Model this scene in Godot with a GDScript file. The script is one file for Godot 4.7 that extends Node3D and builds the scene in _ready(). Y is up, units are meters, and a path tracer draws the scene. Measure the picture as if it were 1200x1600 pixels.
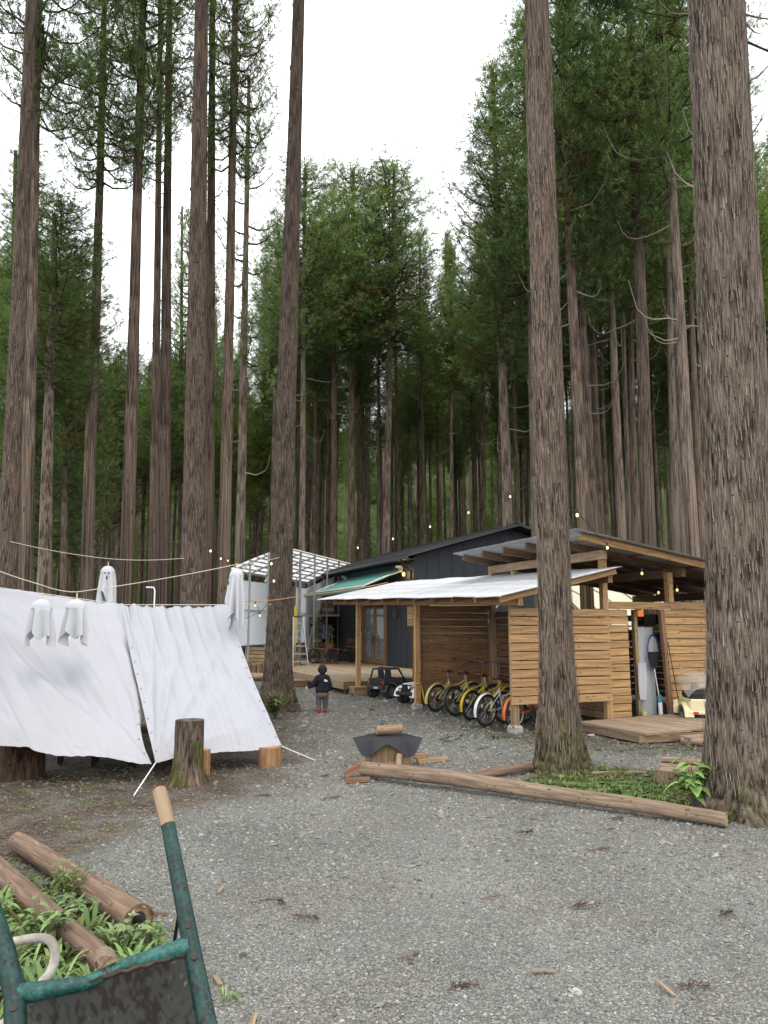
extends Node3D
# A clearing in a cedar plantation: a dark house, a bike shed and a store room of cedar boards, white tarps, logs and gravel.

const FOCAL := 1190.0
const PITCH := 0.1501
const EYE := Vector3(0.0, 1.6, 0.0)
const WARM := Color(0.42, 0.25, 0.12)

var rng := RandomNumberGenerator.new()
var M := {}
var taken := {}
var cache := {}
var site := Transform3D()
var bumps := FastNoiseLite.new()
var slow := FastNoiseLite.new()


class Shape:
	var v := PackedVector3Array()
	var n := PackedVector3Array()
	var c := PackedColorArray()
	var t := PackedVector2Array()
	var i := PackedInt32Array()
	var color := Color.WHITE
	var shift := Vector2.ZERO

	func put(p: Vector3, nn: Vector3, uv: Vector2) -> int:
		v.append(p)
		n.append(nn)
		c.append(color)
		t.append(uv + shift)
		return v.size() - 1

	func tri(a: Vector3, b: Vector3, d: Vector3) -> void:   # clockwise seen from the front
		var nn := (d - a).cross(b - a).normalized()
		var k := put(a, nn, Vector2(a.x + a.z, a.y))
		put(b, nn, Vector2(b.x + b.z, b.y))
		put(d, nn, Vector2(d.x + d.z, d.y))
		i.append_array([k, k + 1, k + 2])

	func quad(a: Vector3, b: Vector3, d: Vector3, e: Vector3, long_first := true) -> void:   # clockwise seen from the front
		var nn := (d - a).cross(b - a).normalized()
		var w := a.distance_to(b)
		var h := b.distance_to(d)
		var uv := [Vector2(0, 0), Vector2(w, 0), Vector2(w, h), Vector2(0, h)]
		if not long_first:
			uv = [Vector2(0, 0), Vector2(0, w), Vector2(h, w), Vector2(h, 0)]
		var k := put(a, nn, uv[0])
		put(b, nn, uv[1])
		put(d, nn, uv[2])
		put(e, nn, uv[3])
		i.append_array([k, k + 1, k + 2, k, k + 2, k + 3])

	func box(x: Transform3D, s: Vector3) -> void:
		var h := s * 0.5
		for f in 6:
			var ax := f / 2
			var sg := 1.0 if f % 2 == 0 else -1.0
			var nn := Vector3.ZERO
			nn[ax] = sg
			var b := (ax + 1) % 3
			var d := (ax + 2) % 3
			var vb := Vector3.ZERO
			var vd := Vector3.ZERO
			vb[b] = h[b]
			vd[d] = h[d]
			var o := nn * h[ax]
			var p := [o - vb - vd, o - vb + vd, o + vb + vd, o + vb - vd]
			if sg < 0:
				p = [o - vb - vd, o + vb - vd, o + vb + vd, o - vb + vd]
			var long_first: bool = (p[1] - p[0]).length() > (p[2] - p[1]).length()
			quad(x * p[0], x * p[1], x * p[2], x * p[3], long_first)

	func bx(cx: float, cy: float, cz: float, sx: float, sy: float, sz: float, turn := Vector3.ZERO) -> void:
		box(Transform3D(Basis.from_euler(turn), Vector3(cx, cy, cz)), Vector3(sx, sy, sz))

	func soft(x: Transform3D, s: Vector3, bev: float) -> void:   # a box with chamfered edges
		var h := s * 0.5
		var q := func(sx: float, sy: float, sz: float, ax: int) -> Vector3:
			var p := Vector3(sx * h.x, sy * h.y, sz * h.z)
			for k in 3:
				if k != ax:
					p[k] -= signf(p[k]) * bev
			return p
		for ax in 3:
			var b := (ax + 1) % 3
			var d := (ax + 2) % 3
			for sg in [1.0, -1.0]:
				var pts := []
				for k in [[-1, -1], [-1, 1], [1, 1], [1, -1]]:
					var w := Vector3.ONE
					w[ax] = sg
					w[b] = k[0]
					w[d] = k[1]
					pts.append(x * (q.call(w.x, w.y, w.z, ax) as Vector3))
				if sg < 0:
					pts.reverse()
				quad(pts[0], pts[1], pts[2], pts[3], (pts[1] - pts[0]).length() > (pts[2] - pts[1]).length())
			for k in [[1, 1], [1, -1], [-1, 1], [-1, -1]]:   # the edges along ax
				var pts := []
				for e in [[-1, b], [1, b], [1, d], [-1, d]]:
					var w := Vector3.ZERO
					w[ax] = e[0]
					w[b] = k[0]
					w[d] = k[1]
					var p: Vector3 = q.call(w.x, w.y, w.z, e[1])
					p[ax] = e[0] * (h[ax] - bev)
					pts.append(p)
				var out := Vector3.ZERO
				out[b] = k[0]
				out[d] = k[1]
				var pa: Vector3 = pts[0]
				var pb: Vector3 = pts[1]
				var pd: Vector3 = pts[2]
				if (pd - pa).cross(pb - pa).dot(out) < 0:
					pts.reverse()
				quad(x * pts[0], x * pts[1], x * pts[2], x * pts[3])

	func tube(p: Array, r: Array, sides := 8, cap := true) -> void:
		var m := p.size()
		var side := Vector3.UP
		var along := 0.0
		var first := v.size()
		for k in m:
			var d: Vector3 = ((p[mini(k + 1, m - 1)] as Vector3) - (p[maxi(k - 1, 0)] as Vector3)).normalized()
			if k == 0:
				side = d.cross(Vector3.UP if absf(d.y) < 0.9 else Vector3.RIGHT).normalized()
			else:
				side = (side - d * side.dot(d)).normalized()
				along += (p[k] as Vector3).distance_to(p[k - 1])
			var b := side.cross(d)
			var rr: float = r[mini(k, r.size() - 1)]
			for s in sides + 1:
				var a := TAU * s / sides
				var nn := side * cos(a) + b * sin(a)
				put((p[k] as Vector3) + nn * rr, nn, Vector2(along, rr * TAU * s / sides))
		for k in m - 1:
			for s in sides:
				var a := first + k * (sides + 1) + s
				var e := a + sides + 1
				i.append_array([a, a + 1, e + 1, a, e + 1, e])
		if cap:
			for k in [0, m - 1]:
				var d: Vector3 = ((p[0] as Vector3) - p[1]).normalized() if k == 0 else ((p[m - 1] as Vector3) - p[m - 2]).normalized()
				var o := put(p[k], d, Vector2.ZERO)
				var start := v.size()
				for s in sides + 1:
					var at := v[first + k * (sides + 1) + s]
					put(at, d, Vector2((at - p[k]).x, (at - p[k]).y))
				for s in sides:
					if k == 0:
						i.append_array([o, start + s + 1, start + s])
					else:
						i.append_array([o, start + s, start + s + 1])

	func rod(a: Vector3, b: Vector3, r: float, sides := 8) -> void:
		tube([a, b], [r, r], sides)

	func ring(x: Transform3D, radius: float, r: float, around := 28, sides := 8, flat := 1.0) -> void:   # a torus about the local z axis
		var first := v.size()
		for k in around + 1:
			var a := TAU * k / around
			var o := Vector3(cos(a), sin(a), 0)
			for s in sides + 1:
				var b := TAU * s / sides
				var nn := o * cos(b) + Vector3(0, 0, sin(b))
				put(x * (o * (radius + r * cos(b)) + Vector3(0, 0, sin(b) * r * flat)), (x.basis * nn).normalized(), Vector2(a * radius, b * r))
		for k in around:
			for s in sides:
				var a := first + k * (sides + 1) + s
				var e := a + sides + 1
				i.append_array([a, a + 1, e + 1, a, e + 1, e])

	func grid(rows: Array, uv := Vector2.ONE, tints := []) -> void:   # rows of points, smooth; row 0 on top, columns left to right seen from the front
		var first := v.size()
		var w: int = rows[0].size()
		var h := rows.size()
		for r in h:
			for k in w:
				if tints:
					color = tints[r][k]
				put(rows[r][k], Vector3.ZERO, Vector2(uv.x * k / (w - 1), uv.y * r / (h - 1)))
		for r in h - 1:
			for k in w - 1:
				var a := first + r * w + k
				var e := a + w
				i.append_array([a, a + 1, e + 1, a, e + 1, e])
				for tr in [[a, a + 1, e + 1], [a, e + 1, e]]:
					var nn := (v[tr[2]] - v[tr[0]]).cross(v[tr[1]] - v[tr[0]])
					for q in tr:
						n[q] += nn
		if w > 2 and (rows[0][0] as Vector3).is_equal_approx(rows[0][w - 1]) and (rows[h / 2][0] as Vector3).is_equal_approx(rows[h / 2][w - 1]):
			for r in h:
				var s := n[first + r * w] + n[first + r * w + w - 1]
				n[first + r * w] = s
				n[first + r * w + w - 1] = s
		for k in range(first, v.size()):
			n[k] = n[k].normalized() if n[k].length_squared() > 1e-16 else Vector3.UP

	func ball(o: Vector3, s: Vector3, rings := 8, around := 12) -> void:
		var rows := []
		for r in rings + 1:
			var a := PI * r / rings
			var row := PackedVector3Array()
			for k in around + 1:
				var b := TAU * k / around
				row.append(o + Vector3(sin(a) * cos(b), -cos(a), sin(a) * sin(b)) * s)
			rows.append(row)
		grid(rows)

	func mesh() -> ArrayMesh:
		var a := []
		a.resize(Mesh.ARRAY_MAX)
		a[Mesh.ARRAY_VERTEX] = v
		a[Mesh.ARRAY_NORMAL] = n
		a[Mesh.ARRAY_COLOR] = c
		a[Mesh.ARRAY_TEX_UV] = t
		a[Mesh.ARRAY_INDEX] = i
		var m := ArrayMesh.new()
		m.add_surface_from_arrays(Mesh.PRIMITIVE_TRIANGLES, a)
		return m


func shape(color := Color.WHITE) -> Shape:
	var s := Shape.new()
	s.color = color
	return s


func numbered(called: String) -> String:
	taken[called] = taken.get(called, -1) + 1
	return called if taken[called] == 0 else "%s_%03d" % [called, taken[called]]


func tag(o: Node3D, label: String, category: String, group := "") -> Node3D:
	o.set_meta("label", label)
	o.set_meta("category", category)
	if group:
		o.set_meta("group", group)
	return o


func thing(called: String, label: String, category: String, x: Transform3D, group := "") -> Node3D:
	var o := Node3D.new()
	o.name = numbered(called)
	add_child(o, true)
	o.transform = x
	return tag(o, label, category, group)


func part(parent: Node3D, called: String, s: Variant, m: Material, x := Transform3D()) -> MeshInstance3D:
	var o := MeshInstance3D.new()
	o.mesh = s.mesh() if s is Shape else s
	o.name = numbered(called) if parent == self else called
	o.material_override = m
	o.transform = x
	parent.add_child(o, true)
	return o


func structure(called: String, s: Variant, m: Material, kind := "structure") -> MeshInstance3D:
	var o := part(self, called, s, m)
	o.set_meta("kind", kind)
	return o


func copies(parent: Node3D, called: String, m: Mesh, mat: Material, places: Array, tints := PackedColorArray()) -> MultiMeshInstance3D:
	var mm := MultiMesh.new()
	mm.transform_format = MultiMesh.TRANSFORM_3D
	mm.use_colors = tints.size() > 0
	mm.mesh = m
	mm.instance_count = places.size()
	for k in places.size():
		mm.set_instance_transform(k, places[k])
		if mm.use_colors:
			mm.set_instance_color(k, tints[k])
	var o := MultiMeshInstance3D.new()
	o.multimesh = mm
	o.name = numbered(called) if parent == self else called
	o.material_override = mat
	parent.add_child(o, true)
	o.set_meta("kind", "stuff")
	return o


func ray(px: float, py: float) -> Vector3:
	var y := -(py - 800.0) / FOCAL
	return Vector3((px - 600.0) / FOCAL, y * cos(PITCH) + sin(PITCH), -(cos(PITCH) - y * sin(PITCH)))


func far(px: float, py: float, dist: float) -> Vector3:   # the point seen in that direction at that distance ahead
	var r := ray(px, py)
	return EYE + r * (dist / -r.z)


func floor_at(px: float, py: float, h := 0.0) -> Vector3:
	var r := ray(px, py)
	return EYE + r * ((h - EYE.y) / r.y)


func here(p: Vector3, turn := 0.0) -> Transform3D:
	return Transform3D(Basis(Vector3.UP, turn), p)


func local(v: float, y: float, u: float, turn := 0.0) -> Transform3D:   # in the axes of the buildings
	return site * here(Vector3(v, y, u), turn)


func between(a: Vector3, b: Vector3, roll := 0.0) -> Transform3D:   # x along a-b, origin in the middle
	var x := (b - a).normalized()
	var z := x.cross(Vector3.UP if absf(x.y) < 0.95 else Vector3.FORWARD).normalized()
	var y := z.cross(x)
	return Transform3D(Basis(x, y, z) * Basis(Vector3.RIGHT, roll), (a + b) * 0.5)


func tone(base: Color, spread := 0.18) -> Color:
	var k := rng.randf_range(1.0 - spread, 1.0 + spread)
	var w := rng.randf_range(-0.05, 0.05)
	return Color(base.r * k * (1.0 + w), base.g * k, base.b * k * (1.0 - w))


func board(parent: Node3D, called: String, o: Vector3, s: Vector3, base := WARM, turn := Vector3.ZERO, m: Material = null) -> MeshInstance3D:   # boards of one size share six meshes
	var variant := rng.randi() % 6
	var key := "%s|%d|%s" % [s.snapped(Vector3.ONE * 0.005), variant, base]
	if not cache.has(key):
		var b := shape(tone(base))
		b.shift = Vector2(rng.randf() * 3.0, rng.randf() * 3.0)
		b.box(Transform3D(), s)
		cache[key] = b.mesh()
	return part(parent, called, cache[key], m if m else M.wood, Transform3D(Basis.from_euler(turn), o))


func beam(parent: Node3D, called: String, a: Vector3, b: Vector3, h: float, w: float, base := WARM, m: Material = null) -> MeshInstance3D:
	var x := between(a, b)
	var s := shape(tone(base, 0.1))
	s.shift = Vector2(rng.randf() * 3.0, rng.randf() * 3.0)
	s.box(Transform3D(), Vector3(a.distance_to(b), h, w))
	return part(parent, called, s, m if m else M.wood, x)


# ---- textures -------------------------------------------------------------------------------------------------

func lattice(w: int, h: int, fx: int, fy: int, amp: float, into: PackedFloat32Array) -> PackedFloat32Array:   # adds a smooth noise that repeats at the edges
	var im := Image.create(fx + 4, fy + 4, false, Image.FORMAT_RF)
	var val := PackedFloat32Array()
	for k in fx * fy:
		val.append(rng.randf_range(-1.0, 1.0))
	for y in fy + 4:
		for x in fx + 4:
			im.set_pixel(x, y, Color(val[posmod(y - 2, fy) * fx + posmod(x - 2, fx)], 0, 0))
	im.resize(w * (fx + 4) / fx, h * (fy + 4) / fy, Image.INTERPOLATE_CUBIC)
	im = im.get_region(Rect2i(2 * w / fx, 2 * h / fy, w, h))
	var d := im.get_data().to_float32_array()
	for k in w * h:
		into[k] += d[k] * amp
	return into


func field(w: int, h: int, layers: Array) -> PackedFloat32Array:
	var a := PackedFloat32Array()
	a.resize(w * h)
	for l in layers:
		a = lattice(w, h, l[0], l[1], l[2], a)
	return a


func picture(w: int, h: int, a: PackedFloat32Array, lo: Color, hi: Color) -> ImageTexture:   # values 0..1 to colours (sRGB)
	var b := PackedByteArray()
	b.resize(w * h * 3)
	for k in w * h:
		var q := clampf(a[k], 0.0, 1.0)
		b[k * 3] = int(255.0 * lerpf(lo.r, hi.r, q))
		b[k * 3 + 1] = int(255.0 * lerpf(lo.g, hi.g, q))
		b[k * 3 + 2] = int(255.0 * lerpf(lo.b, hi.b, q))
	return ImageTexture.create_from_image(Image.create_from_data(w, h, false, Image.FORMAT_RGB8, b))


func paint(color := Color.WHITE, rough := 0.9, metal := 0.0) -> StandardMaterial3D:   # the colour is linear; vertex colours multiply it
	var m := StandardMaterial3D.new()
	m.albedo_color = color.linear_to_srgb()
	m.roughness = rough
	m.metallic = metal
	m.vertex_color_use_as_albedo = true
	m.metallic_specular = 0.4
	return m


func textured(tex: Texture2D, relief: Texture2D, depth: float, uv: Vector3, rough := 0.9) -> StandardMaterial3D:
	var m := paint(Color.WHITE, rough)
	m.albedo_texture = tex
	m.uv1_scale = uv
	if relief:
		m.heightmap_enabled = true
		m.heightmap_texture = relief
		m.heightmap_scale = depth
	return m


func make_materials() -> void:
	var W := 512
	# wood: long streaks, arched rings
	var a := field(W, 256, [[2, 16, 0.5], [4, 64, 0.5], [8, 128, 0.35], [2, 4, 0.5]])
	var b := PackedFloat32Array()
	b.resize(W * 256)
	for y in 256:
		for x in W:
			var k := y * W + x
			var rings := sin((y * TAU * 7.0 / 256.0) + a[k] * 4.0 + sin(x * TAU / W) * 2.2)
			b[k] = 0.66 + 0.14 * rings + 0.16 * a[k]
	for q in 26:   # knots
		var kx := rng.randi() % W
		var ky := rng.randi() % 256
		var r := rng.randf_range(2.5, 5.5)
		for y in range(-9, 10):
			for x in range(-14, 15):
				var d := Vector2(x / 1.4, y).length()
				var k := posmod(ky + y, 256) * W + posmod(kx + x, W)
				if d < r:
					b[k] *= 0.45
				elif d < r + 2.5:
					b[k] *= 0.8
	var wood_tex := picture(W, 256, b, Color(0.5, 0.45, 0.41), Color(1, 1, 1))
	M.wood = textured(wood_tex, wood_tex, 0.15, Vector3(0.6, 1.6, 1), 0.8)
	M.old_wood = textured(wood_tex, wood_tex, 0.4, Vector3(1.1, 2.6, 1), 0.92)
	# bark: fibres up the trunk (picture x goes round, y goes up)
	a = field(512, 1024, [[64, 8, 0.35], [128, 16, 0.35], [32, 8, 0.25], [256, 32, 0.22], [8, 8, 0.25], [128, 128, 0.12]])
	for k in a.size():
		a[k] = 0.55 + 0.5 * a[k] - 0.35 * maxf(0.0, -a[k] - 0.15)
	for q in 46:
		var kx := rng.randi() % 512
		var ky := rng.randi() % 1024
		var r := rng.randf_range(5, 10)
		for y in range(-12, 13):
			for x in range(-14, 15):
				var d := Vector2(x, y * 1.2).length()
				if d < r:
					var k := posmod(ky + y, 1024) * 512 + posmod(kx + x, 512)
					a[k] *= lerpf(0.25, 1.0, pow(d / r, 2.0))
	var bark_tex := picture(512, 1024, a, Color(0.24, 0.21, 0.19), Color(1, 1, 1))
	for q in [["bark", Color(0.275, 0.205, 0.155)], ["bark_grey", Color(0.29, 0.24, 0.195)], ["bark_pale", Color(0.37, 0.295, 0.235)], ["bark_dark", Color(0.21, 0.155, 0.12)]]:
		M[q[0]] = textured(bark_tex, bark_tex, 1.5, Vector3(1, 1, 1), 0.95)
		M[q[0]].albedo_color = (q[1] as Color).linear_to_srgb()
	M.bark_near = textured(bark_tex, bark_tex, 0.8, Vector3(1, 1, 1), 0.95)
	M.strip = paint(Color.WHITE, 0.95)
	# gravel: stones drawn one over another, the highest in front
	var G := 1024
	var tone_map := PackedFloat32Array()
	var high := PackedFloat32Array()
	tone_map.resize(G * G)
	tone_map.fill(0.38)
	high.resize(G * G)
	for q in 46000:
		var r := 1.8 + 5.5 * pow(rng.randf(), 3.5)
		var cx := rng.randi() % G
		var cy := rng.randi() % G
		var top := r * rng.randf_range(0.4, 1.0)
		var shade := rng.randf_range(0.48, 0.74) if rng.randf() < 0.94 else rng.randf_range(0.7, 1.0)
		var el := rng.randf_range(0.65, 1.0)
		var an := rng.randf() * PI
		var ca := cos(an)
		var sa := sin(an)
		var tx := rng.randf_range(-0.5, 0.5)
		var e := int(ceil(r))
		for y in range(-e, e + 1):
			for x in range(-e, e + 1):
				var lx := (x * ca + y * sa) / r
				var ly := (-x * sa + y * ca) / (r * el)
				var d := lx * lx + ly * ly
				if d < 1.0:
					var k := ((cy + y) & 1023) * G + ((cx + x) & 1023)
					var hh := top * (1.0 - d * d) + tx * lx * r
					if hh > high[k]:
						high[k] = hh
						tone_map[k] = shade
	var hi_tex := high.duplicate()
	for k in G * G:
		hi_tex[k] = minf(1.0, high[k] / 8.0)
	var stone_tex := picture(G, G, tone_map, Color(0.1, 0.1, 0.1), Color(1, 1, 1))
	M.ground = textured(stone_tex, picture(G, G, hi_tex, Color.BLACK, Color.WHITE), 1.0, Vector3(0.8, 0.8, 0.8), 0.95)
	M.stone = paint(Color.WHITE, 0.9)
	# blotches for worn metal, concrete and cloth
	a = field(512, 512, [[4, 4, 0.5], [16, 16, 0.4], [64, 64, 0.3], [128, 128, 0.25]])
	for k in a.size():
		a[k] = 0.6 + 0.45 * a[k]
	var blotch := picture(512, 512, a, Color(0.45, 0.44, 0.43), Color(1, 1, 1))
	M.worn = textured(blotch, blotch, 0.1, Vector3(1, 1, 1), 0.7)
	M.concrete = textured(blotch, blotch, 0.3, Vector3(2, 2, 2), 0.95)
	a = field(512, 512, [[2, 16, 0.5], [4, 64, 0.3], [32, 32, 0.25], [128, 128, 0.15]])
	for k in a.size():
		a[k] = 0.75 + 0.3 * a[k]
	M.sheet_metal = textured(picture(512, 512, a, Color(0.55, 0.55, 0.54), Color(1, 1, 1)), null, 0, Vector3(0.35, 0.35, 1), 0.42)
	M.sheet_metal.metallic = 0.05
	# old paint over rust
	a = field(512, 512, [[4, 4, 0.4], [16, 16, 0.4], [64, 64, 0.45], [128, 128, 0.45]])
	var rust := PackedByteArray()
	rust.resize(512 * 512 * 3)
	var tray := rust.duplicate()
	for k in a.size():
		var q := smoothstep(0.35, 0.8, a[k])
		var teal := Color(0.075, 0.22, 0.205).lerp(Color(0.17, 0.37, 0.345), clampf(0.5 + 0.8 * a[(k + 90 * 512) % a.size()], 0, 1))
		var col := teal.lerp(Color(0.2, 0.13, 0.11), q)
		rust[k * 3] = int(col.r * 255)
		rust[k * 3 + 1] = int(col.g * 255)
		rust[k * 3 + 2] = int(col.b * 255)
		col = Color(0.26, 0.265, 0.25).lerp(Color(0.19, 0.165, 0.15), smoothstep(-0.05, 0.6, a[k])).lerp(Color(0.5, 0.5, 0.47), smoothstep(-0.55, -0.95, a[k]))
		tray[k * 3] = int(col.r * 255)
		tray[k * 3 + 1] = int(col.g * 255)
		tray[k * 3 + 2] = int(col.b * 255)
	M.teal_paint = textured(ImageTexture.create_from_image(Image.create_from_data(512, 512, false, Image.FORMAT_RGB8, rust)), null, 0, Vector3(2.5, 2.5, 1), 0.5)
	M.tray = textured(ImageTexture.create_from_image(Image.create_from_data(512, 512, false, Image.FORMAT_RGB8, tray)), blotch, 0.15, Vector3(1.6, 1.6, 1), 0.75)
	M.teal_dark = M.teal_paint.duplicate()
	M.teal_dark.albedo_color = Color(0.62, 0.66, 0.66)
	# plain ones
	M.plain = paint(Color.WHITE, 0.7)
	M.matt = paint(Color.WHITE, 0.95)
	M.gloss = paint(Color.WHITE, 0.3)
	M.metal = paint(Color.WHITE, 0.35, 0.9)
	M.cloth = paint(Color.WHITE, 0.95)
	M.cloth.backlight_enabled = true
	M.cloth.backlight = Color(0.34, 0.32, 0.27)
	M.thin_cloth = paint(Color.WHITE, 0.9)
	M.thin_cloth.backlight_enabled = true
	M.thin_cloth.backlight = Color(0.5, 0.5, 0.5)
	M.clear_sheet = paint(Color.WHITE, 0.6)
	M.clear_sheet.backlight_enabled = true
	M.clear_sheet.backlight = Color(1.6, 1.6, 1.6)
	M.leaf = paint(Color.WHITE, 0.6)
	M.leaf.backlight_enabled = true
	M.leaf.backlight = Color(0.4, 0.5, 0.2)
	M.needle = paint(Color.WHITE, 0.75)
	M.needle.backlight_enabled = true
	M.needle.backlight = Color(0.7, 0.75, 0.4)
	M.needle_blue = M.needle.duplicate()
	M.needle_blue.albedo_color = Color(0.85, 0.92, 0.9).linear_to_srgb()
	M.needle_light = M.needle.duplicate()
	M.needle_light.albedo_color = Color(1.0, 1.0, 0.8)
	M.pane = StandardMaterial3D.new()
	M.pane.transparency = BaseMaterial3D.TRANSPARENCY_ALPHA
	M.pane.albedo_color = Color(0.9, 0.95, 0.95, 0.12)
	M.pane.roughness = 0.03
	M.film = StandardMaterial3D.new()
	M.film.transparency = BaseMaterial3D.TRANSPARENCY_ALPHA
	M.film.albedo_color = Color(0.9, 0.9, 0.9, 0.2)
	M.film.roughness = 0.15
	M.glow = StandardMaterial3D.new()
	M.glow.albedo_color = Color(1, 0.9, 0.7)
	M.glow.emission_enabled = true
	M.glow.emission = Color(1.0, 0.85, 0.55)
	M.glow.emission_energy_multiplier = 0.7
	M.bulb_glass = paint(Color(0.85, 0.8, 0.7), 0.2)


func _ready() -> void:
	rng.seed = 20240
	bumps.seed = 5
	bumps.frequency = 1.0
	slow.seed = 9
	slow.frequency = 0.35
	slow.fractal_octaves = 3
	# camera
	var cam := Camera3D.new()
	cam.name = "camera"
	cam.fov = rad_to_deg(2.0 * atan(800.0 / FOCAL))
	cam.near = 0.1
	cam.far = 900.0
	cam.position = EYE
	cam.rotation = Vector3(PITCH, 0, 0)
	add_child(cam)
	# overcast sky
	var sky_material := ProceduralSkyMaterial.new()
	sky_material.sky_top_color = Color(0.95, 0.96, 0.98)
	sky_material.sky_horizon_color = Color(0.94, 0.95, 0.95)
	sky_material.sky_curve = 0.3
	sky_material.sky_energy_multiplier = 1.15
	sky_material.ground_bottom_color = Color(0.2, 0.2, 0.18)
	sky_material.ground_horizon_color = Color(0.5, 0.52, 0.5)
	var env := Environment.new()
	env.background_mode = Environment.BG_SKY
	env.sky = Sky.new()
	env.sky.sky_material = sky_material
	env.tonemap_mode = Environment.TONE_MAPPER_LINEAR
	env.tonemap_exposure = 2.15
	env.sdfgi_enabled = true
	env.ssao_enabled = true
	env.ssil_enabled = true
	var world := WorldEnvironment.new()
	world.name = "world"
	world.environment = env
	add_child(world)
	var sun := DirectionalLight3D.new()
	sun.name = "sun"
	sun.light_energy = 0.3
	sun.light_color = Color(1.0, 0.97, 0.93)
	sun.light_angular_distance = 25.0
	sun.rotation_degrees = Vector3(-62, 18, 0)
	sun.shadow_enabled = true
	add_child(sun)
	# the axes of the buildings: x away to the right, z towards the camera
	var turn := deg_to_rad(22.0)
	site = Transform3D(Basis(Vector3.UP, turn), floor_at(808, 1145))
	make_materials()
	build_ground()
	build_forest()
	build_house()
	build_deck()
	build_bike_shed()
	build_store()
	build_greenhouse()
	build_tarps()
	build_objects()
	build_plants()
	build_small()


# ---- ground ---------------------------------------------------------------------------------------------------

func patch(points: Array) -> PackedVector2Array:
	var a := PackedVector2Array()
	for p in points:
		var q := floor_at(p[0], p[1])
		a.append(Vector2(q.x, q.z))
	return a


var gravel_area := PackedVector2Array()
var island_area := PackedVector2Array()
var weed_area := PackedVector2Array()
var shed_area := PackedVector2Array()


func inside(area: PackedVector2Array, p: Vector2, soft: float) -> float:   # 0 outside .. 1 inside, soft edge
	var d := 1e9
	for k in area.size():
		d = minf(d, p.distance_to(Geometry2D.get_closest_point_to_segment(p, area[k], area[(k + 1) % area.size()])))
	if not Geometry2D.is_point_in_polygon(p, area):
		d = -d
	return clampf(0.5 + d / soft, 0.0, 1.0)


func ground_color(x: float, z: float) -> Color:
	var w := Vector2(x + 0.35 * slow.get_noise_2d(x * 3.0, z * 3.0) + 0.12 * bumps.get_noise_2d(x * 2.3, z * 2.3), z + 0.45 * slow.get_noise_2d(x * 3.0 + 50.0, z * 3.0) + 0.15 * bumps.get_noise_2d(x * 2.3 + 30.0, z * 2.3))
	var n := slow.get_noise_2d(x * 1.5, z * 1.5)
	var m := bumps.get_noise_2d(x * 1.7 + 9.0, z * 1.7)
	var grey := Color(0.305, 0.308, 0.28)
	grey = (grey * (1.0 + 0.26 * n + 0.14 * m)).lerp(Color(0.25, 0.22, 0.18), clampf((-z - 8.0) * 0.08, 0.0, 0.35) + clampf(slow.get_noise_2d(x * 2.2 + 60.0, z * 2.2) * 0.7, 0.0, 0.3))
	var track := exp(-pow((absf(x + 0.45 + 0.07 * (-z - 3.0) + 0.25 * sin(z * 0.35)) - 0.72) / 0.24, 2.0)) * clampf(0.6 + slow.get_noise_2d(x, z * 0.6) * 1.2, 0.0, 1.0)
	grey = grey * (1.0 - 0.16 * track)
	var dirt := Color(0.115, 0.087, 0.066) * (1.0 + 0.4 * m + 0.25 * n)
	dirt = dirt.lerp(Color(0.26, 0.25, 0.225), clampf(0.1 + 1.2 * slow.get_noise_2d(x * 5.0 + 80.0, z * 5.0), 0.0, 0.7))
	var c := dirt
	if x > -9 and x < 12 and z > -40 and z < 12:
		var g := inside(gravel_area, w, 0.9)
		c = dirt.lerp(grey, g)
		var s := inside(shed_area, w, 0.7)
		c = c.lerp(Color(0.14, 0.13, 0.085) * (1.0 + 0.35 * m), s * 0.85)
		var i := inside(island_area, w, 0.5)
		c = c.lerp(Color(0.13, 0.14, 0.05) * (1.0 + 0.5 * m), i * 0.9)
		var e := inside(weed_area, w, 0.6)
		c = c.lerp(Color(0.11, 0.105, 0.06), e * 0.8)
		if x < -0.6 and z > -9.0:   # moss specks in the dirt
			c = c.lerp(Color(0.17, 0.2, 0.07), clampf(slow.get_noise_2d(x * 6.0, z * 6.0 + 20.0) * 2.2 - 0.35, 0.0, 0.7) * (1.0 - g))
	return c


func ground_height(x: float, z: float) -> float:
	return 0.018 * slow.get_noise_2d(x * 2.0, z * 2.0) + 0.008 * bumps.get_noise_2d(x * 2.1, z * 2.1)


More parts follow.
